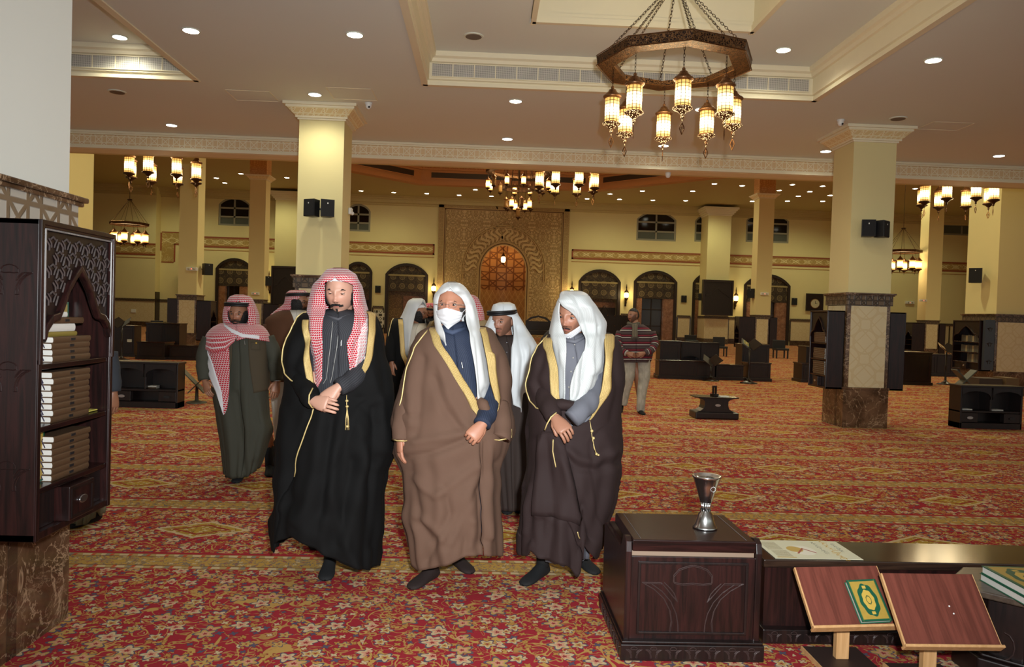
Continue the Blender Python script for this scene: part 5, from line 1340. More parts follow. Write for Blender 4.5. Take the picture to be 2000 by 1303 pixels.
# boxes beside the right pier, open stands near the right shelf
q = atZ(1916, 757); 
tag(MB().box(8.35, 8.75, 12.55, 12.9, 0, .0001+.74).build('carton', plain('brown_carton', (72, 54, 38), .7)), 'brown carton behind the right low bookshelf', 'box'); tag(MB().box(8.78, 9.0, 12.5, 12.85, 0, .76).build('carton', plain('tan_carton', (110, 84, 50), .7)), 'narrow tan carton behind the right low bookshelf, right of the brown one', 'box')
def rehal(loc, rz, label, s=1., mt=None):
    r = empty('folding_book_stand', loc, rz, label, 'book stand')
    for k in (-1, 1):
        m = MB(Matrix.Rotation(k*.75, 4, 'X')); m.box(-.16*s, .16*s, -.008, .008, -.16*s, .28*s); m.build('leaf', mt or M_plate, r, bevel=.003)
    return r
M_rehal = plain('grey_green_stand', (72, 70, 56), .5)
p = atY(374, 748, 12.3); r = rehal((p.x+.05, 12.4, .30), pi/2+.25, 'grey folding book stand beside the left low bookshelf', 1.1, M_rehal); MB().lathe([(.16, -.30), (.15, -.28), (.03, -.26), (.02, -.02)], 12).build('pedestal', M_rehal, r)
p = atY(1886, 737, 12.3); r = rehal((p.x, 12.35, .72), pi/2-.2, 'grey folding book stand behind the left corner of the right low bookshelf', .8, M_rehal); MB().lathe([(.14, -.72), (.13, -.70), (.03, -.68), (.02, -.02)], 12).build('pedestal', M_rehal, r)
# pulpit with microphones and ornate chair near the niche
p0_, p1_ = atY(1150, 614, 50), atY(1220, 614, 50)
r = empty('pulpit', ((p0_.x+p1_.x)/2+.1, 50.6, 0), label='dark carved wooden pulpit with a rail and microphones, right of the prayer niche', cat='pulpit'); w_ = (p1_.x-p0_.x)/2+.35; hz_ = p0_.z
m = MB(); m.box(-w_, w_, -.3, .5, 0, .5); m.box(-w_, w_, -.3, -.2, .5, hz_); m.box(w_-.1, w_, -.3, .5, .5, hz_); m.box(-w_, w_, -.32, -.16, hz_-.1, hz_); m.build('pulpit_body', M_woodl, r)
m = MB()
for k in range(7):
    a = -w_+.1+k*(2*w_-.2)/6; m.sphere((a, -.33, hz_-.05), .04, 6, 4); m.sphere((a, -.31, hz_*.6), .04, 6, 4)
m.build('stud', M_brass, r); m = MB(); m.lathe([(.10, 0), (.10, .12), (.05, .16), (.09, .24), (.05, .32), (.01, .38)], 8, (w_-.05, -.25, hz_)); m.build('finial', M_woodl, r)
MB().box(-w_*.25-.5, -w_*.25+.3, -.3, .1, hz_, hz_+.22).build('reading_desk', M_woodl, r)
m = MB()
for s in (-1, 1): m.tube([(-w_*.3, -.1, hz_+.2), (-w_*.3+s*.25, -.1, hz_+.6), (-w_*.3+s*.5, -.15, hz_+.35)], .03, 5)
m.build('microphone', M_blackpl, r)
q = atZ(1046, 664); r = empty('ornate_chair', (q.x, 48., 0), label='dark carved chair before the carved niche wall, right of the niche', cat='chair')
MB().box(-.8, .8, -.3, .4, .4, .7).build('seat', M_woodl, r, bevel=.03); m = MB(); m.box(-.8, .8, .35, .45, .6, 1.25); m.strip([(-.8, 1.25), (-.5, 1.5), (0, 1.62), (.5, 1.5), (.8, 1.25)], [(-.7, 1.2), (-.4, 1.4), (0, 1.5), (.4, 1.4), (.7, 1.2)], .34, .46); m.build('backrest', M_woodl, r)
for sx in (-.7, .7): MB().box(sx-.06, sx+.06, -.3, .4, 0, .45).build('leg', M_woodl, r)
# glass-fronted white lattice screen panel seen left of the far mosaic door
a, b = atY(731, 606, 54.7), atY(750, 640, 54.7); m = girih('white_lattice', (60, 56, 40), (226, 224, 210), 1.9, .06, bump=0); tag(MB().box(a.x, b.x, 54.72, 54.93, b.z, a.z).build('lattice_screen', m), 'bright white lattice plate on the far wall between two arched doors', 'screen')
# ================================================================ people
def attr(g, name):
    n = g.nt.nodes.new('ShaderNodeAttribute'); n.attribute_name = name
    s = g.nt.nodes.new('ShaderNodeSeparateXYZ'); g.nt.links.new(n.outputs['Vector'], s.inputs[0])
    return [E(g.nt, s.outputs[i]) for i in range(3)], n.outputs['Vector']
def skin(name, rgb, lip=(158, 92, 84), stub=0., stubz=-.05):
    g = G(name, .48); (x, y, z), v = attr(g, 'hc'); b = lin(rgb)
    c = g.mix(g.noise(30, 3, vec=v), tuple(q*.93 for q in b), tuple(min(1, q*1.05) for q in b))
    warm = ((x*x*400.+(z+.02)*(z+.02)*900.)*-1.).op('EXPONENT')*y.lt(-.05); c = g.mix(warm*.22, c, lin((min(255, rgb[0]+8), rgb[1]-24, rgb[2]-22)))
    if stub:
        ax = x.ab(); zl = (ax-.03)*1.9-.055+(-.0); m = (zl-z).ss(-.012, .02)*y.lt(.02)*z.gt(-.3)*z.lt(.03)
        mo = (ax.lt(.033))*((z+.044).ab().lt(.009)); m = m.mx(mo)*(g.noise(240, 2, vec=v)*.8+.5)
        c = g.mix((m*stub).mn(1.), c, lin((50, 40, 36)))
    lp = (x*x*1800.+(z+.0585)*(z+.0585)*14000.).lt(.95)*y.lt(-.06)*z.gt(-1); c = g.mix(lp*.75, c, lin(lip))
    line = (x*x*1500.).lt(.6)*((z+.0585).ab().lt(.0013))*y.lt(-.06); c = g.mix(line*.8, c, lin((80, 40, 36)))
    nos = (((x.ab()-.0075)*(x.ab()-.0075)*40000.+(z+.0385)*(z+.0385)*90000.).lt(1.))*y.lt(-.09); c = g.mix(nos*.8, c, lin((70, 36, 30)))
    g.col(c); g.b.inputs['Subsurface Weight'].default_value = .0
    return g.m
def cloth(name, rgb, rough=.8, stripe=None, sheen=.2, weave=900, var=.06, spec=.3):
    g = G(name, rough, 0, spec); (u, v_, _), vec = attr(g, 'cl'); b = lin(rgb); n = g.noise(9, 3, vec=vec)
    c = g.mix(n, tuple(q*(1-var) for q in b), tuple(min(1, q*(1+var)) for q in b))
    if stripe:
        per, wd, srgb, k = stripe; c = g.mix(((u/per).fr().lt(wd))*k, c, lin(srgb))
    g.col(c); g.b.inputs['Sheen Weight'].default_value = sheen; g.b.inputs['Sheen Tint'].default_value = (*b, 1)
    g.bump(g.noise(weave, 2, vec=vec), .18, .002); return g.m
def shemagh(name, per=.0125, red=(178, 24, 44), white=(214, 208, 206)):
    g = G(name, .8, 0, .2); (u, v_, w_), vec = attr(g, 'cl')
    a = (u/per); b = v_/(per*.9); row = (b.op('FLOOR')*.5).fr(); fu = ((a+row).fr()-.5).ab(); fv = (b.fr()-.5).ab()
    m = (fu*1.0+fv*.25).lt(.44)*fv.lt(.40)
    c = g.mix(m, lin(white), lin(red))
    bord = w_.gt(.5); c2 = g.mix(((u+v_*.3)/.009).fr().lt(.4)*((v_/.02).fr().gt(.3)), lin(white), lin((214, 110, 118)))
    c = g.mix(w_.gt(.5)*w_.lt(1.5), c, c2); c = g.mix(w_.gt(1.5), c, lin(white))
    g.col(c); g.b.inputs['Sheen Weight'].default_value = .2; g.bump(g.noise(500, 2, vec=vec), .15, .002); return g.m
def white_ghutra(name, rgb=(226, 228, 226), check=.35):
    g = G(name, .42, 0, .4); (u, v_, _), vec = attr(g, 'cl')
    m = ((u/.013).fr().lt(.5)); k = ((v_/.013).fr().lt(.5)); q = (m-k).ab(); b = lin(rgb)
    g.col(g.mix(q*check, b, tuple(x*.80 for x in b))); g.b.inputs['Sheen Weight'].default_value = .2; g.bump(q*check+g.noise(300, 2, vec=vec)*.3, .12, .002); return g.m
def gold_band(name):
    g = G(name, .40, .3); (u, v_, _), vec = attr(g, 'cl')
    ln = (u*6.).fr(); n = g.noise(160, 2, vec=vec)
    c = g.mix(n.ss(.3, .7), lin((196, 158, 84)), lin((242, 218, 150))); c = g.mix((ln.lt(.16))*.7, c, lin((128, 92, 36))); g.col(c)
    sp = g.vor(95, 'F1', vec=vec); g.bump(ln.ss(.05, .3)*.6+n*.6, .7, .004); return g.m
M_gold2 = gold_band('gold_embroidery'); M_pipe = plain('gold_piping', (214, 190, 128), .45, .3, .1, 60)
M_agal = plain('black_cord', (18, 18, 20), .55); M_sock = cloth('black_sock', (26, 27, 28)); M_sockb = cloth('brown_sock', (40, 30, 28)); M_hair = plain('black_hair', (22, 18, 17), .6, 0, .3, 60, bump=.6)
M_beardg = plain('greying_beard', (70, 64, 60), .7, 0, .35, 80, bump=.6)
M_eye = plain('eye_white', (168, 158, 150), .3); M_iris = plain('dark_iris', (38, 24, 18), .15)
M_maskm = cloth('white_mask', (222, 224, 226), .7); M_capw = cloth('white_cap', (222, 222, 224), .8)
M_silver = plain('silver_pen', (190, 188, 180), .25, .9); M_button = plain('button', (60, 60, 64), .25, .3); M_pearl = plain('pale_button', (170, 168, 160), .25)

def gs(x, z, x0, z0, sx, sz, a): return a*exp(-((x-x0)/sx)**2-((z-z0)/sz)**2)
def head_pt(d):
    dx, dy, dz = d; x, y, z = .077*dx, .098*dy, .122*dz
    if z < 0:
        t = -z/.122; x *= 1-.30*t**1.7
        y *= (1-.42*t) if y > 0 else (1-.05*t)
    x *= 1+.04*exp(-((z-.05)/.04)**2)
    f = max(0., -dy)**.8; ax = abs(x)
    D = gs(x, z, 0, .010, .0085, .026, .011)+gs(x, z, 0, -.026, .0115, .012, .019)+gs(ax, z, .013, -.031, .007, .007, .007)
    D += gs(ax, z, .026, .030, .022, .008, .0045)+gs(ax, z, .032, .010, .015, .012, -.009)+gs(ax, z, .042, -.02, .02, .02, .004)
    D += gs(x, z, 0, -.060, .026, .018, .0055)+gs(x, z, 0, -.0535, .017, .0035, .003)+gs(x, z, 0, -.0645, .014, .0045, .0038)+gs(x, z, 0, -.0585, .02, .0018, -.0028)
    D += gs(x, z, 0, -.079, .016, .006, -.004)+gs(x, z, 0, -.100, .018, .016, .010)
    return (x, y-f*D, z)
NL, NM = 84, 84
def head_grid():
    rows = []
    for i in range(NM+1):
        t = pi*i/NM; r = []
        for k in range(NL):
            a = -pi/2+2*pi*k/NL   # k=0 is the front
            r.append(head_pt((sin(t)*cos(a), sin(t)*sin(a), cos(t))))
        rows.append(r)
    return rows
HG = head_grid()

class Person:
    def __init__(s, label, px, py, Y=None, group=None, yaw=0.):
        p = atZ(px, py); s.Y = Y if Y is not None else p.y; s.px = px
        s.x0 = atY(px, py, s.Y).x
        s.r = empty('person', (s.x0, s.Y, 0), 0, label, 'person', group)
        s.body = MB(); s.hc = []; s.ft = []; s.lm = []
    def L(s, px, py, dy=0.):
        p = atY(px, py, s.Y+dy); return Vector((p.x-s.x0, dy, p.z))
    @property
    def k(s): return s.Y/F                        # metres per pixel
    def _pad(s, v=(9, 9, 9)): s.hc += [v]*(len(s.body.v)-len(s.hc))
    # slots of the body: 0 skin 1 eye 2 iris 3 hair 4 sock
    def head(s, px, py, dy=-.02, yaw=0., pitch=0., roll=0., sc=1., lid=.35, brow=.0035, neck=True, neck_to=None):
        c = s.L(px, py, dy); R_ = Matrix.Translation(c) @ Matrix.Rotation(yaw, 4, 'Z') @ Matrix.Rotation(roll, 4, 'Y') @ Matrix.Rotation(pitch, 4, 'X') @ Matrix.Scale(sc, 4)
        s.HT = R_; b = s.body; b.T = R_; b.m = 0; n0 = len(b.v)
        rows = HG; b.grid(rows, closed=True); s.hc += [p for r in rows for p in r]
        for sg in (-1, 1):
            b.sphere((sg*.079, .008, -.004), .017, 8, 6, (.35, .8, 1.6)); s._pad()
            ez, ey = .010, -.0745
            b.m = 1; b.sphere((sg*.0315, ey, ez), .0128, 10, 8); s._pad()
            b.m = 2; b.sphere((sg*.0315-.0012*0, ey-.0098, ez-.0012), .0066, 8, 6, (1, .7, 1)); s._pad()
            b.m = 0
            # lids: skin shells over the ball
            vs = []; fs = []; n = 10
            lo = []
            for j in range(5):
                for i in range(n+1):
                    a = pi*(i/n); e = (pi/2)*(j/4)*(1)+lid*(1-j/4); r_ = .0140; e2 = (pi/2)*(j/4)+.12*(1-j/4)
                    vs.append((sg*.0315-r_*cos(a)*1.12, ey-r_*sin(a)*cos(e), ez+r_*sin(a)*sin(e)*1.0+.0005)); lo.append((sg*.0315-r_*cos(a)*1.12, ey-r_*sin(a)*cos(e2), ez-r_*sin(a)*sin(e2)*.92-.0038))
            for j in range(4):
                for i in range(n): q = j*(n+1)+i; fs.append((q, q+1, q+n+2, q+n+1))
            b.add(vs, fs); s._pad()
            b.add(lo, fs); s._pad()
            b.m = 3
            b.tube([(sg*.0165, ey-.0120, ez+.0135), (sg*.026, ey-.0140, ez+.0195), (sg*.037, ey-.0110, ez+.0215), (sg*.049, ey-.001, ez+.0155)], [brow*.9, brow*1.1, brow, brow*.35], 6, flat=1.); s._pad()
            b.tube([(sg*.0315-.0143*1.12*cos(a), ey-.0143*sin(a)*cos(lid), ez+.0143*sin(a)*sin(lid)+.0006) for a in (.35, .8, 1.3, 1.84, 2.34, 2.8)], [.0005, .0010, .0013, .0013, .0010, .0005], 5); s._pad()
            b.m = 0
        b.T = None
        if neck:
            a = R_ @ Vector((0, .018, -.06)); e = neck_to or Vector((c.x*.6, .01, c.z-.26)); m_ = (a+e)/2
            b.tube([a, m_, e], [.058*sc, .060*sc, .085*sc], 16); s._pad(); s.nk = e
        return c
    def shell(s, mask, off, name, mat, zmin_noise=0., sm=True, ext=None):
        """a patch grown over part of the head (beard, hair, mask)"""
        m = MB(s.HT); idx = {}; vs = []; fs = []
        def vid(i, k):
            k %= NL
            if (i, k) not in idx:
                p = Vector(HG[i][k]); t = pi*i/NM; a = -pi/2+2*pi*k/NL; d = Vector((sin(t)*cos(a), sin(t)*sin(a), cos(t)))
                nn = noise.noise(p*90)*.5+noise.noise(p*260)*.5; q = p+d*(off+zmin_noise*nn)
                if ext: q = Vector(ext(q))
                idx[(i, k)] = len(vs); vs.append(tuple(q))
            return idx[(i, k)]
        for i in range(NM):
            for k in range(NL):
                ps = [HG[i][k], HG[i][(k+1) % NL], HG[i+1][(k+1) % NL], HG[i+1][k]]
                if sum(mask(*p) for p in ps) >= 3: fs.append((vid(i, k), vid(i, k+1), vid(i+1, k+1), vid(i+1, k)))
        m.add(vs, fs); o = m.build(name, mat, s.r, smooth=sm); md = o.modifiers.new('thickness', 'SOLIDIFY'); md.thickness = .005; md.offset = -1; return o
    def beard(s, kind='full', mat=None, off=.006, length=0.):
        def zl(ax):
            t = min(1, max(0, (ax-.028)/(.070-.028))); t = t*t*(3-2*t)
            if kind == 'full': return -.062+.10*t
            if kind == 'thin': return -.099+(.105*((ax-.052)/.018) if ax > .052 else 0)
            return -.075+.085*t
        def mask(x, y, z):
            if y > .035: return False
            ax = abs(x); n_ = noise.noise(Vector((x*120, z*120, 1.)))*.004
            if ax < .034 and y < -.04 and -.054+ax*-.18 < z-n_*.5 < -.0405-ax*.22: return True
            if kind == 'moustache': return False
            if ax < .006 and z < -.068 and y < 0: return True
            return z < zl(ax)+n_
        ext = None
        if length: ext = lambda q: (q[0]*(1-.15*min(1, max(0, (-.08-q[2])/.04))), q[1]-length*.35*min(1, max(0, (-.085-q[2])/.03)), q[2]-length*min(1, max(0, (-.085-q[2])/.035))*max(0, 1-abs(q[0])/.05) if q[1] < .0 else q[2])
        return s.shell(mask, off, 'beard', mat or M_hair, .006, False, ext)
    def moustache(s, w_=.030, r=.0036):
        m = MB(s.HT)
        for sg in (-1, 1): m.tube([(sg*.002, -.1045, -.0462), (sg*w_*.4, -.1035, -.0466), (sg*w_*.75, -.0975, -.0498), (sg*w_, -.0900, -.0560)], [r*.8, r, r*.9, r*.3], 8)
        return m.build('moustache', M_hair, s.r, smooth=True)
    def cap(s, z0=.060, tilt=.25, mat=None, off=.004, name='cap'):
        return s.shell(lambda x, y, z: z+y*tilt > z0 and z < .108 and y < .02, off, name, mat or M_capw)
    def limb(s, pts, m=0, n=10):
        """pts: (px,py,dy,r)"""
        s.lm.append(s.L(*pts[0][:3])); s.body.m = m; s.body.tube([s.L(a, b, c) for a, b, c, r in pts], [r for *_, r in pts], n); s._pad(); s.body.m = 0
    def hand(s, w, d, dorsal, thumb=1, curl=.5, sc=1., spread=.0, curls=None, thumb_out=.7, tcurl=.4):
        b = s.body; X = Vector(d).normalized(); Z = Vector(dorsal); Z = (Z-X*Z.dot(X)).normalized(); Yv = Z.cross(X)*thumb
        W = Vector(w)
        def P(x, y, z): return W+(X*x+Yv*y+Z*z)*sc
        rows = []
        for (x, hw, ht, cy) in [(-.02, .026, .021, 0), (.0, .027, .020, 0), (.02, .033, .0185, 0), (.045, .040, .0175, .001), (.07, .042, .0155, .0), (.09, .0415, .0135, -.001), (.099, .038, .010, -.002), (.101, .03, .004, -.002)]:
            rows.append([P(x, cy+hw*cos(2*pi*k/14), ht*sin(2*pi*k/14)*(1 if sin(2*pi*k/14) > 0 else .9)) for k in range(14)])
        b.grid(rows, closed=True); s._pad()
        C = curls or [curl*.9, curl, curl*1.05, curl*1.15]
        for i, (y0, Lf, r) in enumerate([(.030, .072, .0090), (.010, .079, .0092), (-.011, .073, .0088), (-.030, .058, .0078)]):
            a = 0; x, z = .088, .001; pts = [(x, y0, z)]; seg = [.45, .31, .24]; sp = spread*(1.2-i*.8); y = y0
            for j in range(3):
                a += C[i]*(.9 if j == 0 else 1.1); l = Lf*seg[j]
                for _ in range(2): x += l/2*cos(a-C[i]*.25); z -= l/2*sin(a-C[i]*.25); y += sp*l/2; pts.append((x, y, z))
            b.tube([P(*q) for q in pts], [r*1.05, r, r*1.02, r*.95, r*.95, r*.88, r*.55], 8); s._pad()
        th = thumb_out; pts = [(.012, .022, -.004), (.034, .022+.026*th, -.010), (.056, .022+.036*th, -.014-.010*tcurl), (.074, .022+.034*th+.006, -.018-.022*tcurl), (.084, .022+.030*th+.006, -.020-.032*tcurl)]
        b.tube([P(*q) for q in pts], [.0135, .0125, .0105, .0098, .006], 8); s._pad()
    def foot(s, ank, yaw, mat=4, L_=.25, lift=0., shin=.18, toe=0.):
        """ank: local x,y of the ankle on the floor; yaw 0 points at the camera"""
        b = s.body; b.m = mat; b.T = Matrix.Translation((ank[0], ank[1], lift)) @ Matrix.Rotation(yaw, 4, 'Z') @ Matrix.Rotation(toe, 4, 'X'); rows = []
        for (y, w_, h, z0) in [(.062, .012, .03, .02), (.058, .026, .055, .012), (.04, .034, .088, .002), (.01, .036, .105, 0), (-.03, .037, .085, 0), (-.07, .041, .064, 0), (-.11, .046, .05, 0), (-.145, .046, .040, 0), (-.172, .038, .031, 0), (-.186, .022, .022, .003), (-.190, .006, .014, .006)]:
            rows.append([(w_*cos(2*pi*k/14)*(1), y*L_/.25, z0+(h-z0)/2+(h-z0)/2*sin(2*pi*k/14)) for k in range(14)])
        b.grid(rows, closed=True); s._pad()
        b.tube([(0, .012, .06), (0, .015, .12), (0, .02, .12+shin)], [.038, .040, .052], 12); s._pad(); s.ft.append(b.T @ Vector((0, .02, .11+shin))); b.T = None; b.m = 0
    def finish(s, mats):
        b = s.body; e = s.nk; hip = Vector((e.x*.5+(sum(f.x for f in s.ft)/max(1, len(s.ft)))*.5, .03, .92))
        b.tube([e+Vector((0, 0, .03)), (e+hip)/2, hip], [.08, .10, .10], 12); s._pad()
        for f in s.ft: b.tube([hip, (hip+f)/2+Vector((0, -.01, .03)), f-Vector((0, 0, .03))], [.085, .065, .05], 10); s._pad()
        for q in s.lm:
            sh = e+Vector((.11 if q.x > e.x else -.11, .02, -.04)); b.tube([e, sh, (sh+q)/2+Vector((0, .03, -.02)), q+Vector((0, .0, .0))], [.06, .05, .04, .027], 8); s._pad()
        s._pad(); n = len(s.hc); o = s.body.build('body', mats, s.r, smooth=True)
        at = o.data.attributes.new('hc', 'FLOAT_VECTOR', 'POINT'); at.data.foreach_set('vector', [c for v in s.hc for c in v]); return o
    # ---------------- garments
    def wrap(s, name, mat, rows, nu=84, nv=56, pw=2.3, folds=0., creases=(), hem=None, fk=(7, 12, 19), foldtop=.1, solid=.006, seed=1, bordu=None, full_seam=True, lump=.006, ytop=None):
        """rows: (py, xl, xr, oL, oR, cy, rf, rb); oL/oR opening edges or None"""
        rr = random.Random(seed); ph = [rr.uniform(0, 6.28) for _ in fk]; dr = [rr.uniform(-1.5, 1.5) for _ in fk]
        R0 = []
        for q in rows:
            q = list(q)
            if q[3] is None: q[3] = q[4] = None
            R0.append(q)
        last = None
        for q in R0:        # closed rows take the seam of the nearest open one
            if q[3] is None: continue
            last = q; break
        for i, q in enumerate(R0):
            if q[3] is None:
                j = min([k for k in range(len(R0)) if rows[k][3] is not None] or [i], key=lambda k: abs(k-i))
                q[3] = q[4] = ((rows[j][3]+rows[j][4])/2 if rows[j][3] is not None else (q[1]+q[2])/2)
        ys = [q[0] for q in R0]
        def row(y):
            y = min(max(y, ys[0]), ys[-1])
            for i in range(len(ys)-1):
                if y <= ys[i+1]+1e-9: break
            h = ys[i+1]-ys[i]; t = (y-ys[i])/h; out = [y]
            for c in range(1, 8):
                p1, p2 = R0[i][c], R0[i+1][c]; d = (p2-p1)/h
                def sl(j):
                    if j <= 0 or j >= len(ys)-1: return d
                    a = (R0[j][c]-R0[j-1][c])/(ys[j]-ys[j-1]); b_ = (R0[j+1][c]-R0[j][c])/(ys[j+1]-ys[j])
                    return 0. if a*b_ <= 0 else 2*a*b_/(a+b_)
                m1, m2 = sl(i)*h, sl(i+1)*h
                out.append((2*t**3-3*t*t+1)*p1+(t**3-2*t*t+t)*m1+(-2*t**3+3*t*t)*p2+(t**3-t*t)*m2)
            return out
        k = s.k
        def edges(q):
            cx, rx = (q[1]+q[2])/2, max(1., (q[2]-q[1])/2)
            a = max(-.999, min(.999, (q[4]-cx)/rx)); b_ = max(-.999, min(.999, (q[3]-cx)/rx))
            return cx, rx, math.asin(a), math.asin(b_)+2*pi
        def ev(q, th, off=0.):
            cx, rx, _, _ = edges(q); y, cy, rf, rb = q[0], q[5], q[6], q[7]
            sx, cc = sin(th), cos(th); e = 2./pw
            X = (abs(sx)**e)*(1 if sx > 0 else -1) if False else sx
            yy = (max(0., 1-abs(sx)**pw))**(1/pw)
            dy = cy-(rf*yy if cc > 0 else -rb*yy)
            px = cx+rx*sx; t = (y-ys[0])/(ys[-1]-ys[0])
            amp = folds*max(0, (t-foldtop)/(1-foldtop)) if folds else 0.
            f = sum(amp/(i+1)**.6*sin(kk*th+ph[i]+dr[i]*t*2.) for i, kk in enumerate(fk)) if amp else 0.
            f += lump*noise.noise(Vector((px*.028, y*.022, seed*3.3+(0 if cc > 0 else 9))))
            if cc > -.1:
                for (pts, wd, am) in creases:
                    best = 1e9
                    for (ax_, ay_), (bx_, by_) in zip(pts[:-1], pts[1:]):
                        vx, vy = bx_-ax_, by_-ay_; L2 = vx*vx+vy*vy; u_ = max(0, min(1, ((px-ax_)*vx+(y-ay_)*vy)/L2)); dx, dy_ = px-ax_-u_*vx, y-ay_-u_*vy
                        d2 = dx*dx+dy_*dy_
                        if d2 < best: best = d2; uu = u_
                    if best < (3*wd)**2: f += am*exp(-best/(wd*wd))
            f += off
            ny = -cc*rx*k; nx = sx*max(rf, .02); l = sqrt(nx*nx+ny*ny) or 1
            pz = y
            if hem:
                hx = px; hy = hem[-1][1] if hx > hem[-1][0] else hem[0][1]
                for (ax_, ay_), (bx_, by_) in zip(hem[:-1], hem[1:]):
                    if ax_ <= hx <= bx_: hy = ay_+(by_-ay_)*(hx-ax_)/max(1e-6, bx_-ax_); break
                if cc < 0: hy = hy*.25+sum(h[1] for h in hem)/len(hem)*.75-4
                w_ = max(0, (t-.55)/.45); pz = y+(hy-ys[-1])*w_*w_
            p = s.L(px, pz, min(0., dy))
            return Vector((p.x+nx/l*f, dy+ny/l*f, p.z))
        # arc length parametrisation for the cloth coordinate
        vs, cl = [], []; vlen = 0.; prev = None
        for j in range(nv+1):
            y = ys[0]+(ys[-1]-ys[0])*j/nv; q = row(y); cx, rx, a0, a1 = edges(q); gap = 0.
            pts = []
            for i in range(nu+1):
                u = i/nu; th = a0+(a1-a0)*u; off = 0.
                if full_seam and a1-a0 > 2*pi-.03: off = .008*(1-u) if u < .12 else 0.
                pts.append(ev(q, th, off))
            if prev is not None: vlen += abs(ys[-1]-ys[0])/nv*k
            u_ = 0.; mid = nu//2; U = [0.]*(nu+1)
            for i in range(1, nu+1): U[i] = U[i-1]+(pts[i]-pts[i-1]).length
            mu = U[mid]
            for i in range(nu+1):
                bz = 0.
                if bordu:
                    d = min(U[i], U[-1]-U[i])
                    bz = bordu(i/nu, y, q[1]+(q[2]-q[1])*0, U[i], U[-1]-U[i])
                cl.append((U[i]-mu, vlen, bz))
            vs += pts; prev = pts
        m = MB(); fs = []
        for j in range(nv):
            for i in range(nu): a = j*(nu+1)+i; fs.append((a, a+1, a+nu+2, a+nu+1))
        m.add(vs, fs); o = m.build(name, mat, s.r, smooth=True, fix=False)
        at = o.data.attributes.new('cl', 'FLOAT_VECTOR', 'POINT'); at.data.foreach_set('vector', [c for v in cl for c in v])
        if solid: md = o.modifiers.new('thickness', 'SOLIDIFY'); md.thickness = solid; md.offset = 0
        s.g = dict(row=row, edges=edges, ev=ev, ys=ys); return o
    def band(s, name, side, y0, y1, width, mat=None, n=44, m=5, off=.006, parent=None):
        """ribbon along an opening edge of the last garment; width: function of y in px"""
        g_ = s.g; vs, cl = [], []; L_ = 0.
        for j in range(n+1):
            y = y0+(y1-y0)*j/n; q = g_['row'](y); cx, rx, a0, a1 = g_['edges'](q); w_ = width(y) if callable(width) else width
            for i in range(m+1):
                u = i/m
                if side == 'R': sx = (q[4]-1+w_*u-cx)/rx; th = math.asin(max(-.999, min(.999, sx)))
                else: sx = (q[3]+1-w_*u-cx)/rx; th = math.asin(max(-.999, min(.999, sx)))
                p = g_['ev'](q, th, off+.004*sin(pi*u)); vs.append(p); cl.append((u, y*s.k, 0))
        fs = [(j*(m+1)+i, j*(m+1)+i+1, (j+1)*(m+1)+i+1, (j+1)*(m+1)+i) for j in range(n) for i in range(m)]
        mb = MB(); mb.add(vs, fs); o = mb.build(name, mat or M_gold2, parent or s.r, smooth=True, fix=False)
        at = o.data.attributes.new('cl', 'FLOAT_VECTOR', 'POINT'); at.data.foreach_set('vector', [c for v in cl for c in v])
        md = o.modifiers.new('thickness', 'SOLIDIFY'); md.thickness = .005; md.offset = 0; return o
    def on(s, px, py, off=.008, back=False):
        g_ = s.g; q = g_['row'](py); cx, rx, _, _ = g_['edges'](q); th = math.asin(max(-.995, min(.995, (px-cx)/rx))); return g_['ev'](q, th, off)
    def pipe(s, pts, r=.0035, name='piping', mat=None, off=.008, sub=6, parent=None):
        P_ = []
        for (a, b), (c, d) in zip(pts[:-1], pts[1:]):
            for j in range(sub): P_.append(s.on(a+(c-a)*j/sub, b+(d-b)*j/sub, off))
        P_.append(s.on(*pts[-1], off)); return MB().tube(P_, r, 6).build(name, mat or M_pipe, parent or s.r, smooth=True)
    def tubecloth(s, name, mat, pts, n=18, parent=None, flat=1., fold=.0, close=True, sub=5, solid=0.):
        """sleeve or trouser leg through (px,py,dy,r)"""
        C = [(s.L(a, b, c), r) for a, b, c, r in pts]; P_ = []; N = len(C)
        for i in range(N-1):
            p0, p1, p2, p3 = C[max(0, i-1)][0], C[i][0], C[i+1][0], C[min(N-1, i+2)][0]
            for j in range(sub):
                t = j/sub; P_.append((.5*((2*p1)+(p2-p0)*t+(2*p0-5*p1+4*p2-p3)*t*t+(3*p1-p0-3*p2+p3)*t**3), C[i][1]+(C[i+1][1]-C[i][1])*t))
        P_.append(C[-1]); m = MB(); m.tube([p for p, _ in P_], [r for _, r in P_], n, caps=close, flat=flat)
        L_ = 0.; cl = []
        for j in range(len(P_)):
            if j: L_ += (P_[j][0]-P_[j-1][0]).length
            for i in range(n):
                a = 2*pi*i/n; cl.append((P_[j][1]*a, L_, 0.))
                if fold:
                    q = Vector(m.v[j*n+i]); d = (q-P_[j][0]); f = 1+fold*(sin(L_*60+2*sin(a))*.5+noise.noise(q*25)*1.0)*(.4+.6*min(1, j/len(P_)*1.5)); m.v[j*n+i] = tuple(P_[j][0]+d*f)
        o = m.build(name, mat, parent or s.r, smooth=True, fix=False)
        at = o.data.attributes.new('cl', 'FLOAT_VECTOR', 'POINT'); cl += [(0, 0, 0)]*(len(o.data.vertices)-len(cl)); at.data.foreach_set('vector', [c for v in cl for c in v]); return o
    def arm(s, px, py, sg, mat, skin_px=0):
        s.tubecloth('sleeve', mat, [(px, py, 0, .07), (px+sg*5, py+.30/s.k, -.01, .062), (px+sg*6, py+.52/s.k, -.05, .052)], fold=.1, n=14)
        w0 = s.L(px+sg*6, py+.53/s.k, -.05); s.limb([(px+sg*5, py+.35/s.k, -.02, .035), (px+sg*6, py+.53/s.k, -.05, .027)]); s.hand(w0, (0, -.12, -1), (sg*.6, -.8, 0), -sg, .45)
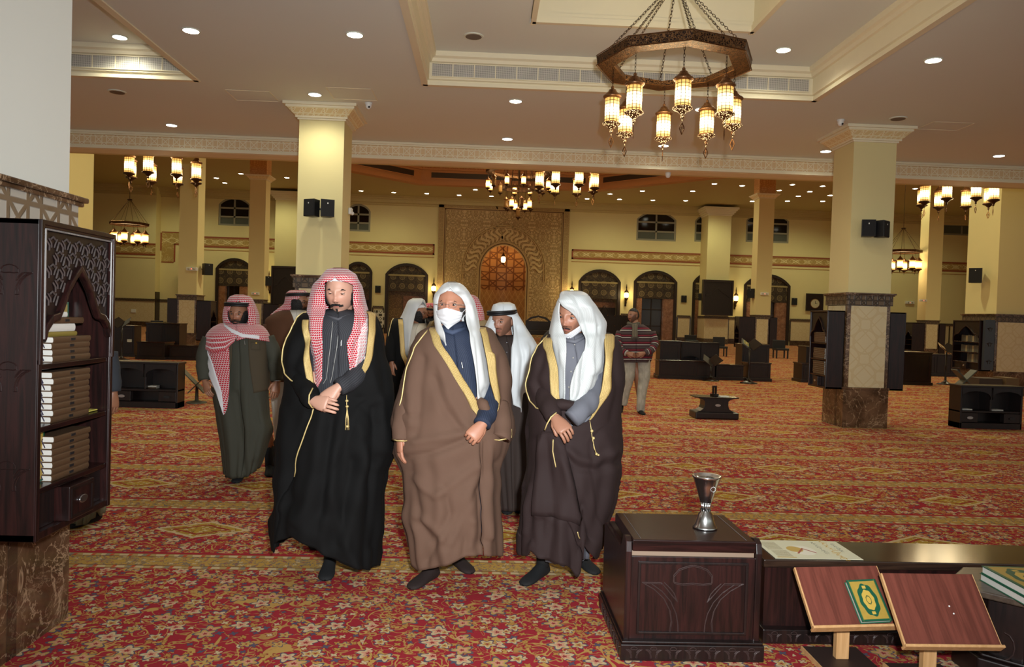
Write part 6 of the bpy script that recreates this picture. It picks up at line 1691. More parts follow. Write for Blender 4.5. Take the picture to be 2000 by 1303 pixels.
    def agal(s, z=.072, tilt=-.12, R=.112, Rx=.114, rr=.010, off=(0, .006)):
        m = MB(s.HT)
        for dz in (0., .016):
            m.tube([((Rx)*cos(2*pi*k/28), off[1]+R*sin(2*pi*k/28)*1.10, z+dz+tilt*R*sin(2*pi*k/28)) for k in range(29)], rr, 8)
        return m.build('head_cord', M_agal, s.r, smooth=True)
def mid(q, ys): return q
SK1 = skin('skin_light', (196, 150, 128)); SK2 = skin('skin_mid', (178, 124, 98)); SK2b = skin('skin_mid_moustache', (172, 118, 92), stub=.9); SK3 = skin('skin_tan', (164, 116, 92), stub=.5); SK4 = skin('skin_brown', (150, 104, 78), stub=.75)
BM = lambda sk, sock=None, hair=None: [sk, M_eye, M_iris, hair or M_hair, sock or M_sock]

# ---------------------------------------------------------------- 1: the man in the black cloak
M_blackcl = cloth('black_bisht_wool', (11, 11, 11), .85, sheen=.06, spec=.2); M_charc = cloth('charcoal_pinstripe', (44, 45, 49), .75, stripe=(.012, .12, (92, 92, 98), .6))
p = Person('man in black gold-trimmed cloak and red-white checked headscarf, hands clasped', 640, 1122)
p.head(665.5, 571, -.040, yaw=-.10, pitch=.22, sc=1.06, lid=-.02, brow=.0042); p.beard('thin', length=.02); p.moustache(); p.cap(.050, .25, off=.007)
th = [(604, 640, 684, None, None, 0, .06, .07), (612, 622, 700, None, None, 0, .09, .09), (626, 598, 722, None, None, .0, .125, .13), (660, 590, 732, None, None, .0, .145, .13), (720, 592, 730, None, None, .0, .15, .13), (800, 590, 730, None, None, 0, .15, .14), (900, 580, 725, None, None, 0, .16, .16), (1010, 585, 715, None, None, 0, .17, .17), (1060, 590, 710, None, None, 0, .17, .17)]
p.wrap('thobe', M_charc, th, folds=.006, solid=.004, seed=4, creases=[([(700, 640), (676, 720), (640, 770)], 8, .008)])
for (a, b) in [(648, 632), (651.7, 655.7), (648, 682), (644, 710)]: MB().sphere(p.on(a+6, b, .002), .0052, 8, 6).build('button', M_button, p.r, smooth=True)
p.pipe([(650, 628), (645, 680), (638, 740), (632, 750)], .0012, 'placket_seam', M_pearl, .003); p.pipe([(664, 622), (658, 680), (649, 735), (646, 748)], .0012, 'placket_seam', M_pearl, .003)
p.pipe([(660, 666), (678, 666.5)], .0012, 'pocket_seam', M_pearl, .004); p.pipe([(660, 678), (678, 678.5)], .0012, 'pocket_seam', M_pearl, .004); p.pipe([(667, 663), (666.5, 677)], .0028, 'pen', M_silver, .008)
MB().tube([p.on(640, 617, .0), p.on(661, 624, .006), p.on(683, 615, .0)], .009, 8).build('collar', M_charc, p.r, smooth=True)
ck = [(607, 614, 716, 618, 708, .04, .10, .13), (613, 590, 728, 612, 718, .03, .135, .16), (622, 578, 735, 606, 719, .02, .165, .18), (640, 567, 743, 603, 719, .01, .19, .20), (684, 554, 753, 606, 716, 0, .205, .21), (719, 552, 759, 609, 707, 0, .215, .22), (742, 554, 763, 611, 696, 0, .222, .22), (756, 554, 765, 614, 682, 0, .225, .22), (770, 554, 766, 626, 660, 0, .228, .23), (780, 553, 766, 636, 640, 0, .23, .23), (797, 552, 766, 615, 615, 0, .235, .24),
      (835, 544, 767, 602, 602, 0, .245, .25), (872, 540, 770, 588, 588, 0, .255, .26), (902, 537, 762, 577, 577, 0, .26, .26), (924, 537, 752, 569, 569, 0, .265, .27), (936, 537, 751, 565, 565, 0, .27, .27), (980, 537, 748, 556, 556, 0, .275, .28), (1028, 526, 743, 548, 548, 0, .28, .28), (1078, 528, 738, 545, 545, 0, .28, .28)]
cr = [([(672, 800), (655, 880), (650, 960), (668, 1040), (700, 1090)], 11, .022), ([(632, 800), (624, 880), (606, 980), (580, 1035)], 12, .020), ([(648, 820), (640, 900), (628, 1000)], 8, -.016), ([(700, 830), (716, 870), (700, 960), (676, 1040), (640, 1080)], 12, .020),
      ([(690, 900), (672, 990), (664, 1050)], 9, -.020), ([(730, 800), (728, 900), (728, 1040)], 9, -.022), ([(742, 780), (745, 880)], 8, .016), ([(716, 860), (733, 905)], 7, -.014), ([(600, 660), (572, 720), (590, 752)], 9, -.018), ([(575, 660), (566, 730), (600, 760)], 8, .012),
      ([(604, 810), (580, 870), (560, 960)], 8, -.018), ([(560, 800), (552, 900), (548, 1000)], 8, .014), ([(740, 660), (752, 760)], 8, -.014), ([(724, 720), (745, 800), (758, 880)], 8, .014), ([(700, 780), (735, 830)], 8, -.012)]
hem1 = [(522, 1045), (530, 1075), (542, 1079), (546, 1056), (573, 1046.6), (594, 1059), (632, 1084), (666, 1100), (699, 1110), (724, 1115), (736, 1105)]
p.wrap('cloak', M_blackcl, ck, nu=120, nv=96, pw=2.1, folds=.012, creases=cr, hem=hem1, seed=2, foldtop=.3, lump=.02)
p.band('gold_trim', 'R', 609, 775, lambda y: 13.5 if y < 700 else max(3., 13.5-(y-700)*.13)); p.band('gold_trim', 'L', 625, 762, 13.)
p.pipe([(601, 606), (581, 620), (570, 637), (560.5, 661), (556.5, 684), (556, 707), (561, 728), (573, 743), (590, 752), (611, 757)], .0042)
p.pipe([(615, 797), (595, 854.6), (566, 936)], .0038, 'front_edge_piping', off=.014)
# ghutra
gh = [(523.5, 650, 668, None, None, .02, .03, .05), (526, 640, 678, None, None, .02, .07, .08), (532, 634, 686, None, None, .0, .12, .10), (540, 627, 694, None, None, -.01, .15, .11), (546, 622, 698, 649, 657, -.01, .158, .12), (553, 615, 702, 634, 682, -.01, .160, .13), (558, 611, 704, 634, 689.5, .0, .150, .14), (580, 605, 708, 634, 689.5, .02, .118, .16), (597, 601, 712, 636, 690, .02, .128, .17), (610, 599, 716, 635, 692, .01, .15, .19), (622, 598, 718, 631, 692, .0, .180, .21), (647, 599, 719, 629, 687, 0, .200, .23), (672, 606, 718, 629, 677, 0, .214, .24), (690, 609, 715, 628.5, 679, 0, .222, .24), (707, 610, 711, 628, 681, 0, .228, .24), (724, 611, 706, 628, 683, 0, .232, .24)]
M_shem = shemagh('red_white_check', .0138)
bd = lambda u, y, x, a, b: (2. if (a < .013 and y > 668) else (1. if a < .060 and y > 660 else 0.)) if False else 0.
def bord1(u, y, x, a, b):        # the patterned border and white hem on the outer right edge of the hanging end
    if u > .5 or y < 640: return 0.
    w_ = .055+(y-640)*.0006
    return 0.
p.wrap('headscarf', M_shem, gh, nu=110, nv=70, pw=3.0, folds=.004, creases=[([(636, 540), (620, 570), (612, 610), (614, 680)], 5, .006), ([(694, 548), (702, 590), (706, 640), (690, 690)], 5, -.008), ([(655, 526), (655, 543)], 6, -.010), ([(690, 535), (697, 560), (700, 600)], 5, .010), ([(676, 680), (700, 655), (714, 640)], 4, .008)], fk=(9, 15, 21), foldtop=.2, seed=6, lump=.004, hem=[(600, 742), (612, 748), (620, 760), (629, 740), (640, 735), (680, 727), (706, 720), (716, 716)])
fl_ = shemagh('red_white_border'); 
def strip_on(p_, name, mat, L1, L2, off=.004, zc=1., n=6):
    """a cloth strip between two traced lines lying on the last garment"""
    vs, cl = [], []
    for j, ((a, b), (c, d)) in enumerate(zip(L1, L2)):
        for i in range(n+1):
            u = i/n; vs.append(p_.on(a+(c-a)*u, b+(d-b)*u, off)); cl.append(((c-a)*u*p_.k, b*p_.k, zc))
    m_ = len(L1); mb = MB(); mb.add(vs, [(j*(n+1)+i, j*(n+1)+i+1, (j+1)*(n+1)+i+1, (j+1)*(n+1)+i) for j in range(m_-1) for i in range(n)])
    o = mb.build(name, mat, p_.r, smooth=True, fix=False); at = o.data.attributes.new('cl', 'FLOAT_VECTOR', 'POINT'); at.data.foreach_set('vector', [c for v in cl for c in v])
    md = o.modifiers.new('thickness', 'SOLIDIFY'); md.thickness = .003; md.offset = 0; return o
def lerp_line(L, n=14):
    ys = [y for _, y in L]; out = []
    for j in range(n+1):
        y = ys[0]+(ys[-1]-ys[0])*j/n
        for (a, b), (c, d) in zip(L[:-1], L[1:]):
            if b <= y <= d+1e-6: out.append((a+(c-a)*(y-b)/max(1e-6, d-b), y)); break
    return out
strip_on(p, 'scarf_border', fl_, lerp_line([(714, 622), (700, 660), (696, 700), (690, 722)]), lerp_line([(717.5, 622), (716, 675), (711, 703), (705, 719)]), .006, 1.)
strip_on(p, 'scarf_hem', M_capw, lerp_line([(708, 700), (702, 720)]), lerp_line([(712, 698), (706.5, 718)]), .010, 2.)
# arms and hands
p.tubecloth('sleeve', M_charc, [(712, 690, -.04, .055), (708, 718, -.12, .056), (692, 738, -.20, .054), (673, 751, -.26, .050), (662, 757, -.285, .046)], fold=.08)
w0 = p.L(660, 757, -.285); w1 = p.L(634, 779, -.30); p.hand(w0, (w1-w0), (-.2, -1, .45), thumb=1, curl=.35, thumb_out=.3)
p.limb([(688, 742, -.20, .028), (662, 757, -.285, .028)])
w0 = p.L(612, 783, -.27); w1 = p.L(640, 790, -.33); p.hand(w0, (w1-w0), (-.1, -1, .25), thumb=-1, curl=.38, sc=1.05, thumb_out=.15); p.limb([(605, 776, -.235, .028), (612, 783, -.27, .028)])
p.tubecloth('cloak_sleeve', M_blackcl, [(586, 735, -.06, .07), (598, 758, -.17, .062), (605, 774, -.235, .055), (612, 784, -.27, .046)], fold=.10)
m = MB(); q = [p.L(611, 758, -.30), p.L(604, 772, -.325), p.L(603, 787, -.325), p.L(609, 796, -.30), p.L(613, 797, -.28)]; m.tube(q, .004, 6); m.build('cuff_piping', M_pipe, p.r, smooth=True)
p.g  # tassel on the right
a = p.L(677, 772, -.262); m = MB(); m.tube([a, p.L(677, 786, -.268), p.L(678, 822, -.272)], .0022, 6)
for (x_, y_) in ((677.5, 783), (678, 794)): m.sphere(p.L(x_, y_, -.270), .0095, 8, 6, (1, 1, .8))
for d_ in (-2.5, 0, 2.5): m.tube([p.L(678, 797, -.272), p.L(678+d_, 818, -.274), p.L(678+d_*1.3, 840, -.274)], .0022, 5)
m.sphere(p.L(678.5, 833, -.275), .011, 8, 6, (1, 1, .7)); m.build('tassel', M_pipe, p.r, smooth=True)
k_ = p.L(640, 1110); p.foot((k_.x+.0, .06), .06, L_=.25); p.foot((p.L(570, 1050).x, .62), .25, L_=.24)
p.finish(BM(SK1))

# ---------------------------------------------------------------- 2: the man in the brown cloak with a mask
M_browncl = cloth('brown_bisht_wool', (98, 74, 60), .85, sheen=.12); M_navy = cloth('navy_pinstripe', (38, 46, 64), .75, stripe=(.010, .12, (70, 82, 106), .7)); M_wg = white_ghutra('white_headscarf', (198, 200, 198), .08)
p = Person('man in light brown gold-trimmed cloak with white headscarf, glasses and face mask', 826, 1136)
p.head(882, 599, -.035, yaw=-.20, pitch=.02, sc=1.02, lid=.42, brow=.0024); p.cap(.062, .25, off=.006)
p.shell(lambda x, y, z: abs(x) > .060 and -.07 < z < .0 and y < .01, .002, 'beard', M_beardg, .003, False)
th = [(628, 864, 906, None, None, .01, .07, .07), (640, 856, 914, None, None, 0, .09, .09), (656, 838, 936, None, None, 0, .13, .12), (700, 834, 950, None, None, 0, .15, .13), (760, 836, 956, None, None, 0, .15, .13), (850, 832, 955, None, None, 0, .16, .15), (1040, 830, 950, None, None, 0, .18, .18)]
p.wrap('thobe', M_navy, th, folds=.005, solid=.004, seed=5, creases=[([(905, 680), (915, 740), (930, 790)], 8, .008)])
MB().tube([p.on(866, 644, .012), p.on(884, 650, .02), p.on(904, 642, .012)], .014, 8).build('collar', M_navy, p.r, smooth=True)
p.pipe([(901, 706), (903.5, 721)], .0030, 'pen', M_silver, .008); p.pipe([(896, 722), (925, 724)], .0009, 'pocket_seam', M_navy, .004)
ck = [(638, 842, 946, 850, 937, .05, .09, .13), (643, 830, 956, 851, 937, .03, .13, .16), (652, 818, 963, 855, 940, .02, .165, .18), (672, 808, 975, 862, 944, .01, .19, .2), (700, 798, 989, 881, 950, 0, .205, .21), (736, 789, 997, 902, 956, 0, .215, .22), (773, 777, 1000, 924, 964, 0, .225, .22), (800, 767, 1001, 936, 970, 0, .23, .23), (822, 762, 1002, 940, 962, 0, .235, .23), (840, 765, 1002, 938, 944, 0, .24, .24), (858, 770, 998, 936, 936, 0, .245, .25), (885, 768, 988, 936, 936, 0, .25, .25),
      (905, 776, 980, 938, 938, 0, .25, .26), (925, 784, 975, 940, 940, 0, .255, .26), (972, 788, 975, 942, 942, 0, .26, .27), (1007, 785, 975, 942, 942, 0, .265, .27), (1055, 793, 976, 944, 944, 0, .27, .28), (1088, 802, 976, 944, 944, 0, .27, .28)]
cr = [([(928, 850), (890, 868), (840, 886), (790, 893)], 7, -.020), ([(925, 840), (880, 852), (830, 860), (812, 862)], 8, .016), ([(860, 720), (880, 780), (905, 825), (926, 842)], 6, .012), ([(848, 740), (868, 800), (900, 840)], 7, -.014), ([(905, 770), (925, 810), (930, 838)], 5, -.012),
      ([(946, 868), (944, 920), (938, 990), (944, 1060)], 7, -.026), ([(950, 868), (956, 930), (956, 1050)], 6, .018), ([(935, 868), (932, 930), (915, 985), (880, 1050)], 8, .016), ([(930, 960), (900, 1010), (870, 1056)], 6, -.014), ([(866, 950), (878, 1000), (860, 1030), (832, 1072)], 8, -.020),
      ([(800, 905), (812, 960), (820, 1010), (835, 1038)], 8, -.020), ([(810, 935), (850, 965), (866, 960)], 7, .016), ([(815, 1000), (845, 1020), (862, 1040)], 7, .018), ([(812, 1022), (822, 1080), (828, 1105)], 6, .014), ([(866, 955), (905, 930), (930, 910)], 8, .014),
      ([(812, 680), (800, 760), (806, 830)], 8, .012), ([(826, 700), (816, 790), (812, 850)], 8, -.014), ([(785, 800), (800, 812), (810, 812)], 5, -.012), ([(975, 700), (985, 780), (980, 850)], 7, -.014), ([(985, 860), (978, 890), (968, 905)], 6, -.012), ([(900, 1090), (922, 1030)], 7, -.01), ([(925, 1020), (918, 1070)], 7, .012)]
hem2 = [(790, 1075), (814, 1115), (830, 1113), (848.6, 1110), (881, 1101), (912, 1088), (942, 1084.6), (976, 1086)]
p.wrap('cloak', M_browncl, ck, nu=120, nv=96, pw=2.1, folds=.009, creases=cr, hem=hem2, seed=8, foldtop=.35, lump=.018)
p.band('gold_trim', 'R', 640, 803, lambda y: 12+(3.5 if 690 < y < 780 else 0)-(max(0, y-780)*.45)); p.band('gold_trim', 'L', 640, 826, lambda y: 16.5 if y < 797 else max(3, 16.5-(y-797)*.6))
p.pipe([(834, 645), (816, 672.6), (801, 717), (791.5, 761), (781.6, 798), (779.6, 822), (782, 858)], .004)
gh = [(551, 876, 890, None, None, .02, .03, .05), (555, 868, 900, None, None, .02, .08, .08), (562, 861, 908, None, None, .0, .13, .11), (568, 856, 913, 874, 883, .0, .14, .13), (576, 850, 918, 860, 894, .01, .122, .14), (586, 848.5, 924, 857, 905, .01, .118, .15), (600, 848, 928, 856, 910, .02, .114, .16), (618, 848, 932, 857, 909, .02, .12, .17), (636, 850, 936, 862, 912, .01, .15, .19), (650, 853, 940, 867, 917, 0, .185, .2), (672, 865, 944, 871, 919, 0, .205, .22), (695, 872, 949, 876, 923, 0, .215, .23), (712, 872, 952.5, 876, 926, 0, .222, .24), (744, 872, 957, 876, 930, 0, .235, .24), (770, 872, 952, 876, 932, 0, .242, .24)]
p.wrap('headscarf', M_wg, gh, nu=110, nv=70, pw=2.8, folds=.003, creases=[([(884, 553), (880, 566)], 5, -.012), ([(900, 570), (920, 620), (930, 680), (940, 760)], 5, -.010), ([(918, 600), (935, 680), (948, 750)], 4, .008), ([(852, 585), (852, 620), (860, 660)], 4, .006), ([(925, 660), (934, 770)], 3, .006), ([(890, 560), (912, 585), (922, 620)], 5, .008)], seed=9, lump=.004, hem=[(850, 690), (876, 697), (878, 700), (905, 778), (932, 779), (943, 780), (952, 771), (957, 750)])
# mask and glasses
def face_patch(P_, name, mat, u0, u1, zt, zb, off, pleat=.0, n=26, m=16, nose=.012):
    rows = []
    for j in range(m+1):
        v = j/m; r_ = []
        for i in range(n+1):
            u = u0+(u1-u0)*i/n; t = (u/1.2)
            z = (zt(u)*(1-v)+zb(u)*v); R = math.sqrt(max(.05, 1-(z/.128)**2)) if z > -.118 else .42
            x = .077*1.0*sin(u)*R*(1-.18*max(0, -z/.122)); y = -.098*cos(u)*max(R, .60)
            d = Vector((sin(u), -cos(u), 0)); o_ = off+pleat*(1 if (j % 4) < 2 else 0)*max(0, cos(u))*(1 if 1 < j < m-1 else 0)+nose*exp(-(u/.33)**2)*exp(-((v-.12)/.35)**2)
            r_.append(Vector((x, y, z))+d*o_)
        rows.append(r_)
    o = MB(P_.HT).grid(rows).build(name, mat, P_.r, smooth=True, fix=False); md = o.modifiers.new('thickness', 'SOLIDIFY'); md.thickness = .003; md.offset = 1; return o
o = face_patch(p, 'face_mask', M_maskm, -1.18, 1.18, lambda u: -.006-.022*abs(u), lambda u: -.128+.045*abs(u), .012, .003, nose=.014)
m = MB(p.HT)
for sg in (-1, 1):
    for za, zb_ in ((-.034, .004), (-.072, -.02)): m.tube([(sg*.070, -.045, za), (sg*.080, -.01, (za+zb_)/2), (sg*.083, .012, zb_)], .0016, 5)
m.build('mask_loop', M_maskm, p.r)
m = MB(p.HT)
for sg in (-1, 1):
    m.tube([(sg*.033+.0215*cos(2*pi*k/20), -.103+.010*abs(sin(pi*k/10))*0, .008+.0145*sin(2*pi*k/20)*(1.05 if sin(2*pi*k/20) > 0 else 1)) for k in range(21)], .0009, 5); m.tube([(sg*.054, -.103, .012), (sg*.078, -.085, .012), (sg*.084, -.02, .010)], .0014, 5)
m.tube([(-.0115, -.103, .011), (0, -.107, .013), (.0115, -.103, .011)], .0011, 5); m.build('glasses', M_silver, p.r)
# arms
p.tubecloth('sleeve', M_navy, [(957, 750, -.04, .050), (957, 780, -.12, .054), (953, 803, -.20, .053), (946, 820, -.26, .049), (942, 829, -.285, .047)], fold=.10)
w0 = p.L(943, 828, -.285); w1 = p.L(924, 850, -.315); p.hand(w0, (w1-w0), (.15, -1, .35), thumb=1, curl=1.15, sc=1.0, thumb_out=.45, tcurl=1.3); p.limb([(950, 808, -.21, .028), (943, 828, -.285, .029)])
p.tubecloth('cloak_fold', M_browncl, [(935, 782, -.20, .02), (944, 790, -.235, .032), (948, 802, -.24, .028), (940, 815, -.24, .016)], fold=.15)
w0 = p.L(781, 850, -.12); w1 = p.L(781, 875, -.13); p.hand(w0, (w1-w0), (-.9, -.4, 0), thumb=1, curl=.30, sc=1.0, thumb_out=.4); p.limb([(787, 835, -.11, .03), (781, 850, -.12, .028)])
p.tubecloth('cloak_sleeve', M_browncl, [(805, 770, -.02, .07), (794, 805, -.08, .068), (787, 832, -.11, .060), (785, 860, -.13, .053)], fold=.08)
m = MB(); m.tube([p.L(766, 858, -.13), p.L(776, 861, -.20), p.L(790, 861.5, -.20), p.L(801, 860, -.14)], .004, 6); m.build('cuff_piping', M_pipe, p.r, smooth=True)
p.tubecloth('cloak_sleeve', M_browncl, [(976, 790, -.06, .05), (980, 820, -.12, .056), (980, 848, -.16, .055), (978, 856, -.17, .053)], fold=.08)
m = MB(); m.tube([p.L(959, 858, -.18), p.L(975, 860, -.215), p.L(990, 857, -.20), p.L(999, 855, -.14), p.L(999, 838, -.13)], .0035, 6); m.build('cuff_piping', M_pipe, p.r, smooth=True)
k_ = p.L(834, 1125); p.foot((k_.x+.02, .02), -.55, L_=.26); k2 = p.L(896, 1098); p.foot((k2.x-.02, .28), .55, L_=.24, toe=0)
p.finish(BM(SK2, M_sockb))

# ---------------------------------------------------------------- 3: the man in the dark brown cloak
M_dkbrown = cloth('dark_brown_bisht', (44, 31, 30), .8, sheen=.12); M_grayth = cloth('grey_thobe', (104, 106, 114), .7); M_wg2 = white_ghutra('white_checked_headscarf', (200, 204, 202), .6)
p = Person('man in dark brown gold-trimmed cloak and white headscarf, mask under his chin', 1046, 1131)
p.head(1118, 618, -.045, yaw=-.52, pitch=.20, roll=.06, sc=1.05, lid=.3, brow=.0036); p.moustache(); p.cap(.062, .3, off=.005)
th = [(650, 1100, 1142, None, None, .02, .07, .07), (662, 1088, 1156, None, None, 0, .10, .09), (680, 1070, 1178, None, None, 0, .135, .12), (720, 1068, 1188, None, None, 0, .15, .13), (800, 1066, 1186, None, None, 0, .155, .13), (900, 1060, 1185, None, None, 0, .16, .16), (1060, 1062, 1150, None, None, 0, .17, .18), (1085, 1066, 1148, None, None, 0, .17, .18)]
p.wrap('thobe', M_grayth, th, folds=.006, solid=.004, seed=11, creases=[([(1135, 690), (1122, 720), (1110, 760)], 7, .008)], hem=[(1040, 1078), (1052, 1092), (1078, 1100), (1102, 1106), (1120, 1098), (1148, 1092)])
for (a, b) in [(1122.5, 673), (1119.5, 699), (1115.5, 725.6), (1111.5, 756)]: MB().sphere(p.on(a, b, .002), .0052, 8, 6).build('button', M_pearl, p.r, smooth=True)
MB().tube([p.on(1104, 664, .01), p.on(1122, 668, .02), p.on(1140, 658, .012)], .012, 8).build('collar', M_grayth, p.r, smooth=True)
ck = [(651, 1082, 1192, 1088, 1182, .05, .09, .13), (656, 1070, 1201, 1080, 1182, .03, .13, .16), (671, 1056, 1210, 1079, 1181.5, .01, .175, .19), (695, 1045, 1216, 1084, 1181, 0, .20, .2), (721, 1036, 1220, 1089, 1180, 0, .215, .21), (745, 1031, 1220, 1091, 1177, 0, .222, .22), (769, 1031, 1217, 1092, 1172, 0, .228, .22), (790, 1034, 1215, 1096, 1165, 0, .232, .23), (808, 1032, 1213.5, 1110, 1157, 0, .236, .23), (822, 1031, 1213, 1118, 1148, 0, .24, .24), (840, 1030, 1212.5, 1100, 1100, 0, .245, .24),
      (870, 1030, 1212, 1084, 1084, 0, .25, .25), (906, 1031, 1211, 1086, 1086, 0, .25, .26), (954, 1024, 1207, 1092, 1092, 0, .255, .27), (994, 1018, 1197, 1100, 1100, 0, .26, .27), (1030, 1016.5, 1187, 1120, 1120, 0, .26, .27), (1054, 1011, 1178.5, 1133, 1133, 0, .26, .27), (1088, 1012, 1168, 1135, 1135, 0, .26, .27)]
cr = [([(1102, 874), (1130, 895), (1160, 903), (1200, 880)], 8, .018), ([(1098, 884), (1130, 915), (1165, 920), (1205, 900)], 7, -.014), ([(1120, 960), (1140, 1000), (1150, 1050)], 8, -.014), ([(1090, 860), (1112, 940), (1130, 1005)], 7, .016), ([(1100, 850), (1118, 920), (1134, 990)], 6, -.012),
      ([(1057, 860), (1052, 930), (1048, 1003)], 8, .018), ([(1070, 860), (1074, 920), (1080, 1005)], 7, -.018), ([(1042, 860), (1040, 950), (1036, 1060)], 7, -.018), ([(1030, 950), (1026, 1040)], 6, .012), ([(1062, 690), (1046, 740), (1060, 785)], 8, -.016), ([(1050, 700), (1040, 750), (1056, 785)], 7, .012),
      ([(1200, 690), (1206, 760), (1196, 820)], 8, -.012), ([(1180, 850), (1200, 930), (1188, 1000)], 9, .012), ([(1060, 1015), (1056, 1080)], 6, -.014), ([(1090, 1015), (1096, 1090)], 7, .014), ([(1110, 1020), (1118, 1095)], 6, -.012)]
hem3 = [(1011, 1062), (1013, 1085), (1031, 1086), (1038, 1075), (1051, 1090), (1078, 1097), (1102, 1101.6), (1119, 1113.5), (1127, 1131), (1133, 1113), (1138, 1062), (1146, 1076), (1154.6, 1090), (1168, 1092)]
p.wrap('cloak', M_dkbrown, ck, nu=130, nv=96, pw=2.1, folds=.010, creases=cr, hem=hem3, seed=12, foldtop=.35, lump=.016)
p.band('gold_trim', 'R', 653, 820, lambda y: 18 if y < 760 else max(2.5, 18-(y-760)*.26)); p.band('gold_trim', 'L', 660, 789, lambda y: 17. if y < 770 else max(4, 17-(y-770)*.5))
p.pipe([(1072, 655), (1054, 676), (1040, 712), (1033.5, 740), (1033.5, 764), (1038, 783), (1049, 797), (1066, 800.5), (1082, 801)], .004)
strip_on(p, 'cloak_fold', M_dkbrown, lerp_line([(1062, 842), (1054, 900), (1050, 960), (1048, 1004)], 16), lerp_line([(1098, 842), (1112, 900), (1126, 960), (1135, 1010)], 16), .022, 1., 12)
p.pipe([(1084, 857), (1083, 880), (1088, 911)], .0036, 'front_edge_piping', off=.030); p.pipe([(1125, 1020), (1130.5, 1034)], .003, 'front_edge_piping', off=.02)
gh = [(568, 1108, 1130, None, None, .03, .03, .05), (571, 1100, 1140, None, None, .03, .08, .08), (577, 1096, 1149, None, None, .0, .14, .12), (588, 1089, 1157, None, None, -.01, .165, .14), (597, 1086, 1164, 1093, 1099, -.01, .175, .15), (606, 1083, 1169, 1092.5, 1111, -.005, .170, .16), (619, 1080.5, 1177, 1093.5, 1124, .0, .155, .17), (633, 1078, 1184, 1096, 1131, .01, .138, .18), (650, 1076, 1183, 1101, 1138, .01, .155, .19), (662, 1076, 1182, 1105, 1143, 0, .18, .2), (683, 1079, 1181, 1106, 1142.5, 0, .208, .22), (704, 1083, 1179, 1104.5, 1131, 0, .222, .23), (726, 1089, 1176, 1103, 1121, 0, .232, .24), (757, 1091.5, 1167, 1102, 1114, 0, .242, .24), (778, 1091.5, 1145, 1102, 1113, 0, .246, .24)]
p.wrap('headscarf', M_wg2, gh, nu=110, nv=72, pw=2.8, folds=.004, creases=[([(1120, 575), (1140, 610), (1150, 670), (1135, 740)], 5, -.012), ([(1150, 600), (1165, 660), (1155, 730)], 5, .012), ([(1098, 590), (1125, 605), (1142, 640), (1148, 680)], 5, .010), ([(1168, 640), (1160, 700), (1165, 740)], 4, -.012), ([(1096, 690), (1096, 770)], 4, .006), ([(1180, 660), (1170, 700), (1172, 730)], 4, .010), ([(1130, 700), (1122, 780)], 4, .008), ([(1142, 690), (1134, 770)], 3, -.008)], seed=13, lump=.006, hem=[(1089, 781), (1102, 781), (1113, 781), (1131, 785.5), (1147, 776), (1160, 768), (1170, 755)])
o = face_patch(p, 'face_mask', M_maskm, -.95, 1.25, lambda u: -.086+.05*max(0, u)**1.2+.012*min(0, u)*-1, lambda u: -.138+.055*abs(u), .014, .003, nose=0.)
p.tubecloth('sleeve', M_grayth, [(1166, 735, -.04, .052), (1160, 765, -.13, .058), (1148, 787, -.21, .060), (1130, 805, -.275, .056), (1117, 818, -.30, .053)], fold=.10)
p.tubecloth('cloak_sleeve', M_dkbrown, [(1062, 760, -.06, .07), (1070, 785, -.17, .063), (1077, 802, -.25, .055), (1083, 814, -.285, .047)], fold=.10)
p.tubecloth('cloak_fold', M_dkbrown, [(1080, 786, -.20, .02), (1096, 790, -.25, .042), (1116, 792, -.262, .032), (1137, 788, -.255, .008)], fold=.12, flat=.8)
w0 = p.L(1084, 816, -.285); w1 = p.L(1100, 836, -.335); p.hand(w0, (w1-w0), (.1, -1, .3), thumb=-1, curl=.60, sc=1.06, thumb_out=.5); p.limb([(1079, 805, -.25, .028), (1084, 816, -.285, .028)])
m = MB(); m.tube([p.L(1087, 806, -.33), p.L(1076, 815, -.335), p.L(1068, 829, -.33), p.L(1064, 840, -.32)], .004, 6); m.build('cuff_piping', M_pipe, p.r, smooth=True)
a = p.L(1152, 822, -.26); m = MB(); m.tube([a, p.L(1154, 834, -.268), p.L(1157, 858, -.275), p.L(1164, 886, -.275)], .0022, 6); m.tube([p.L(1158, 858, -.275), p.L(1160, 875, -.275), p.L(1167, 890, -.275)], .002, 5)
for (x_, y_, r_) in ((1156, 842, .009), (1159, 856, .009), (1165, 887, .008), (1169, 889, .006)): m.sphere(p.L(x_, y_, -.275), r_, 8, 6)
m.build('tassel', M_pipe, p.r, smooth=True)
k_ = p.L(1058, 1120); p.foot((k_.x+.0, .03), -.62, L_=.27); k2 = p.L(1152, 1100); p.foot((k2.x-.02, .24), .45, L_=.24)
p.finish(BM(SK3))
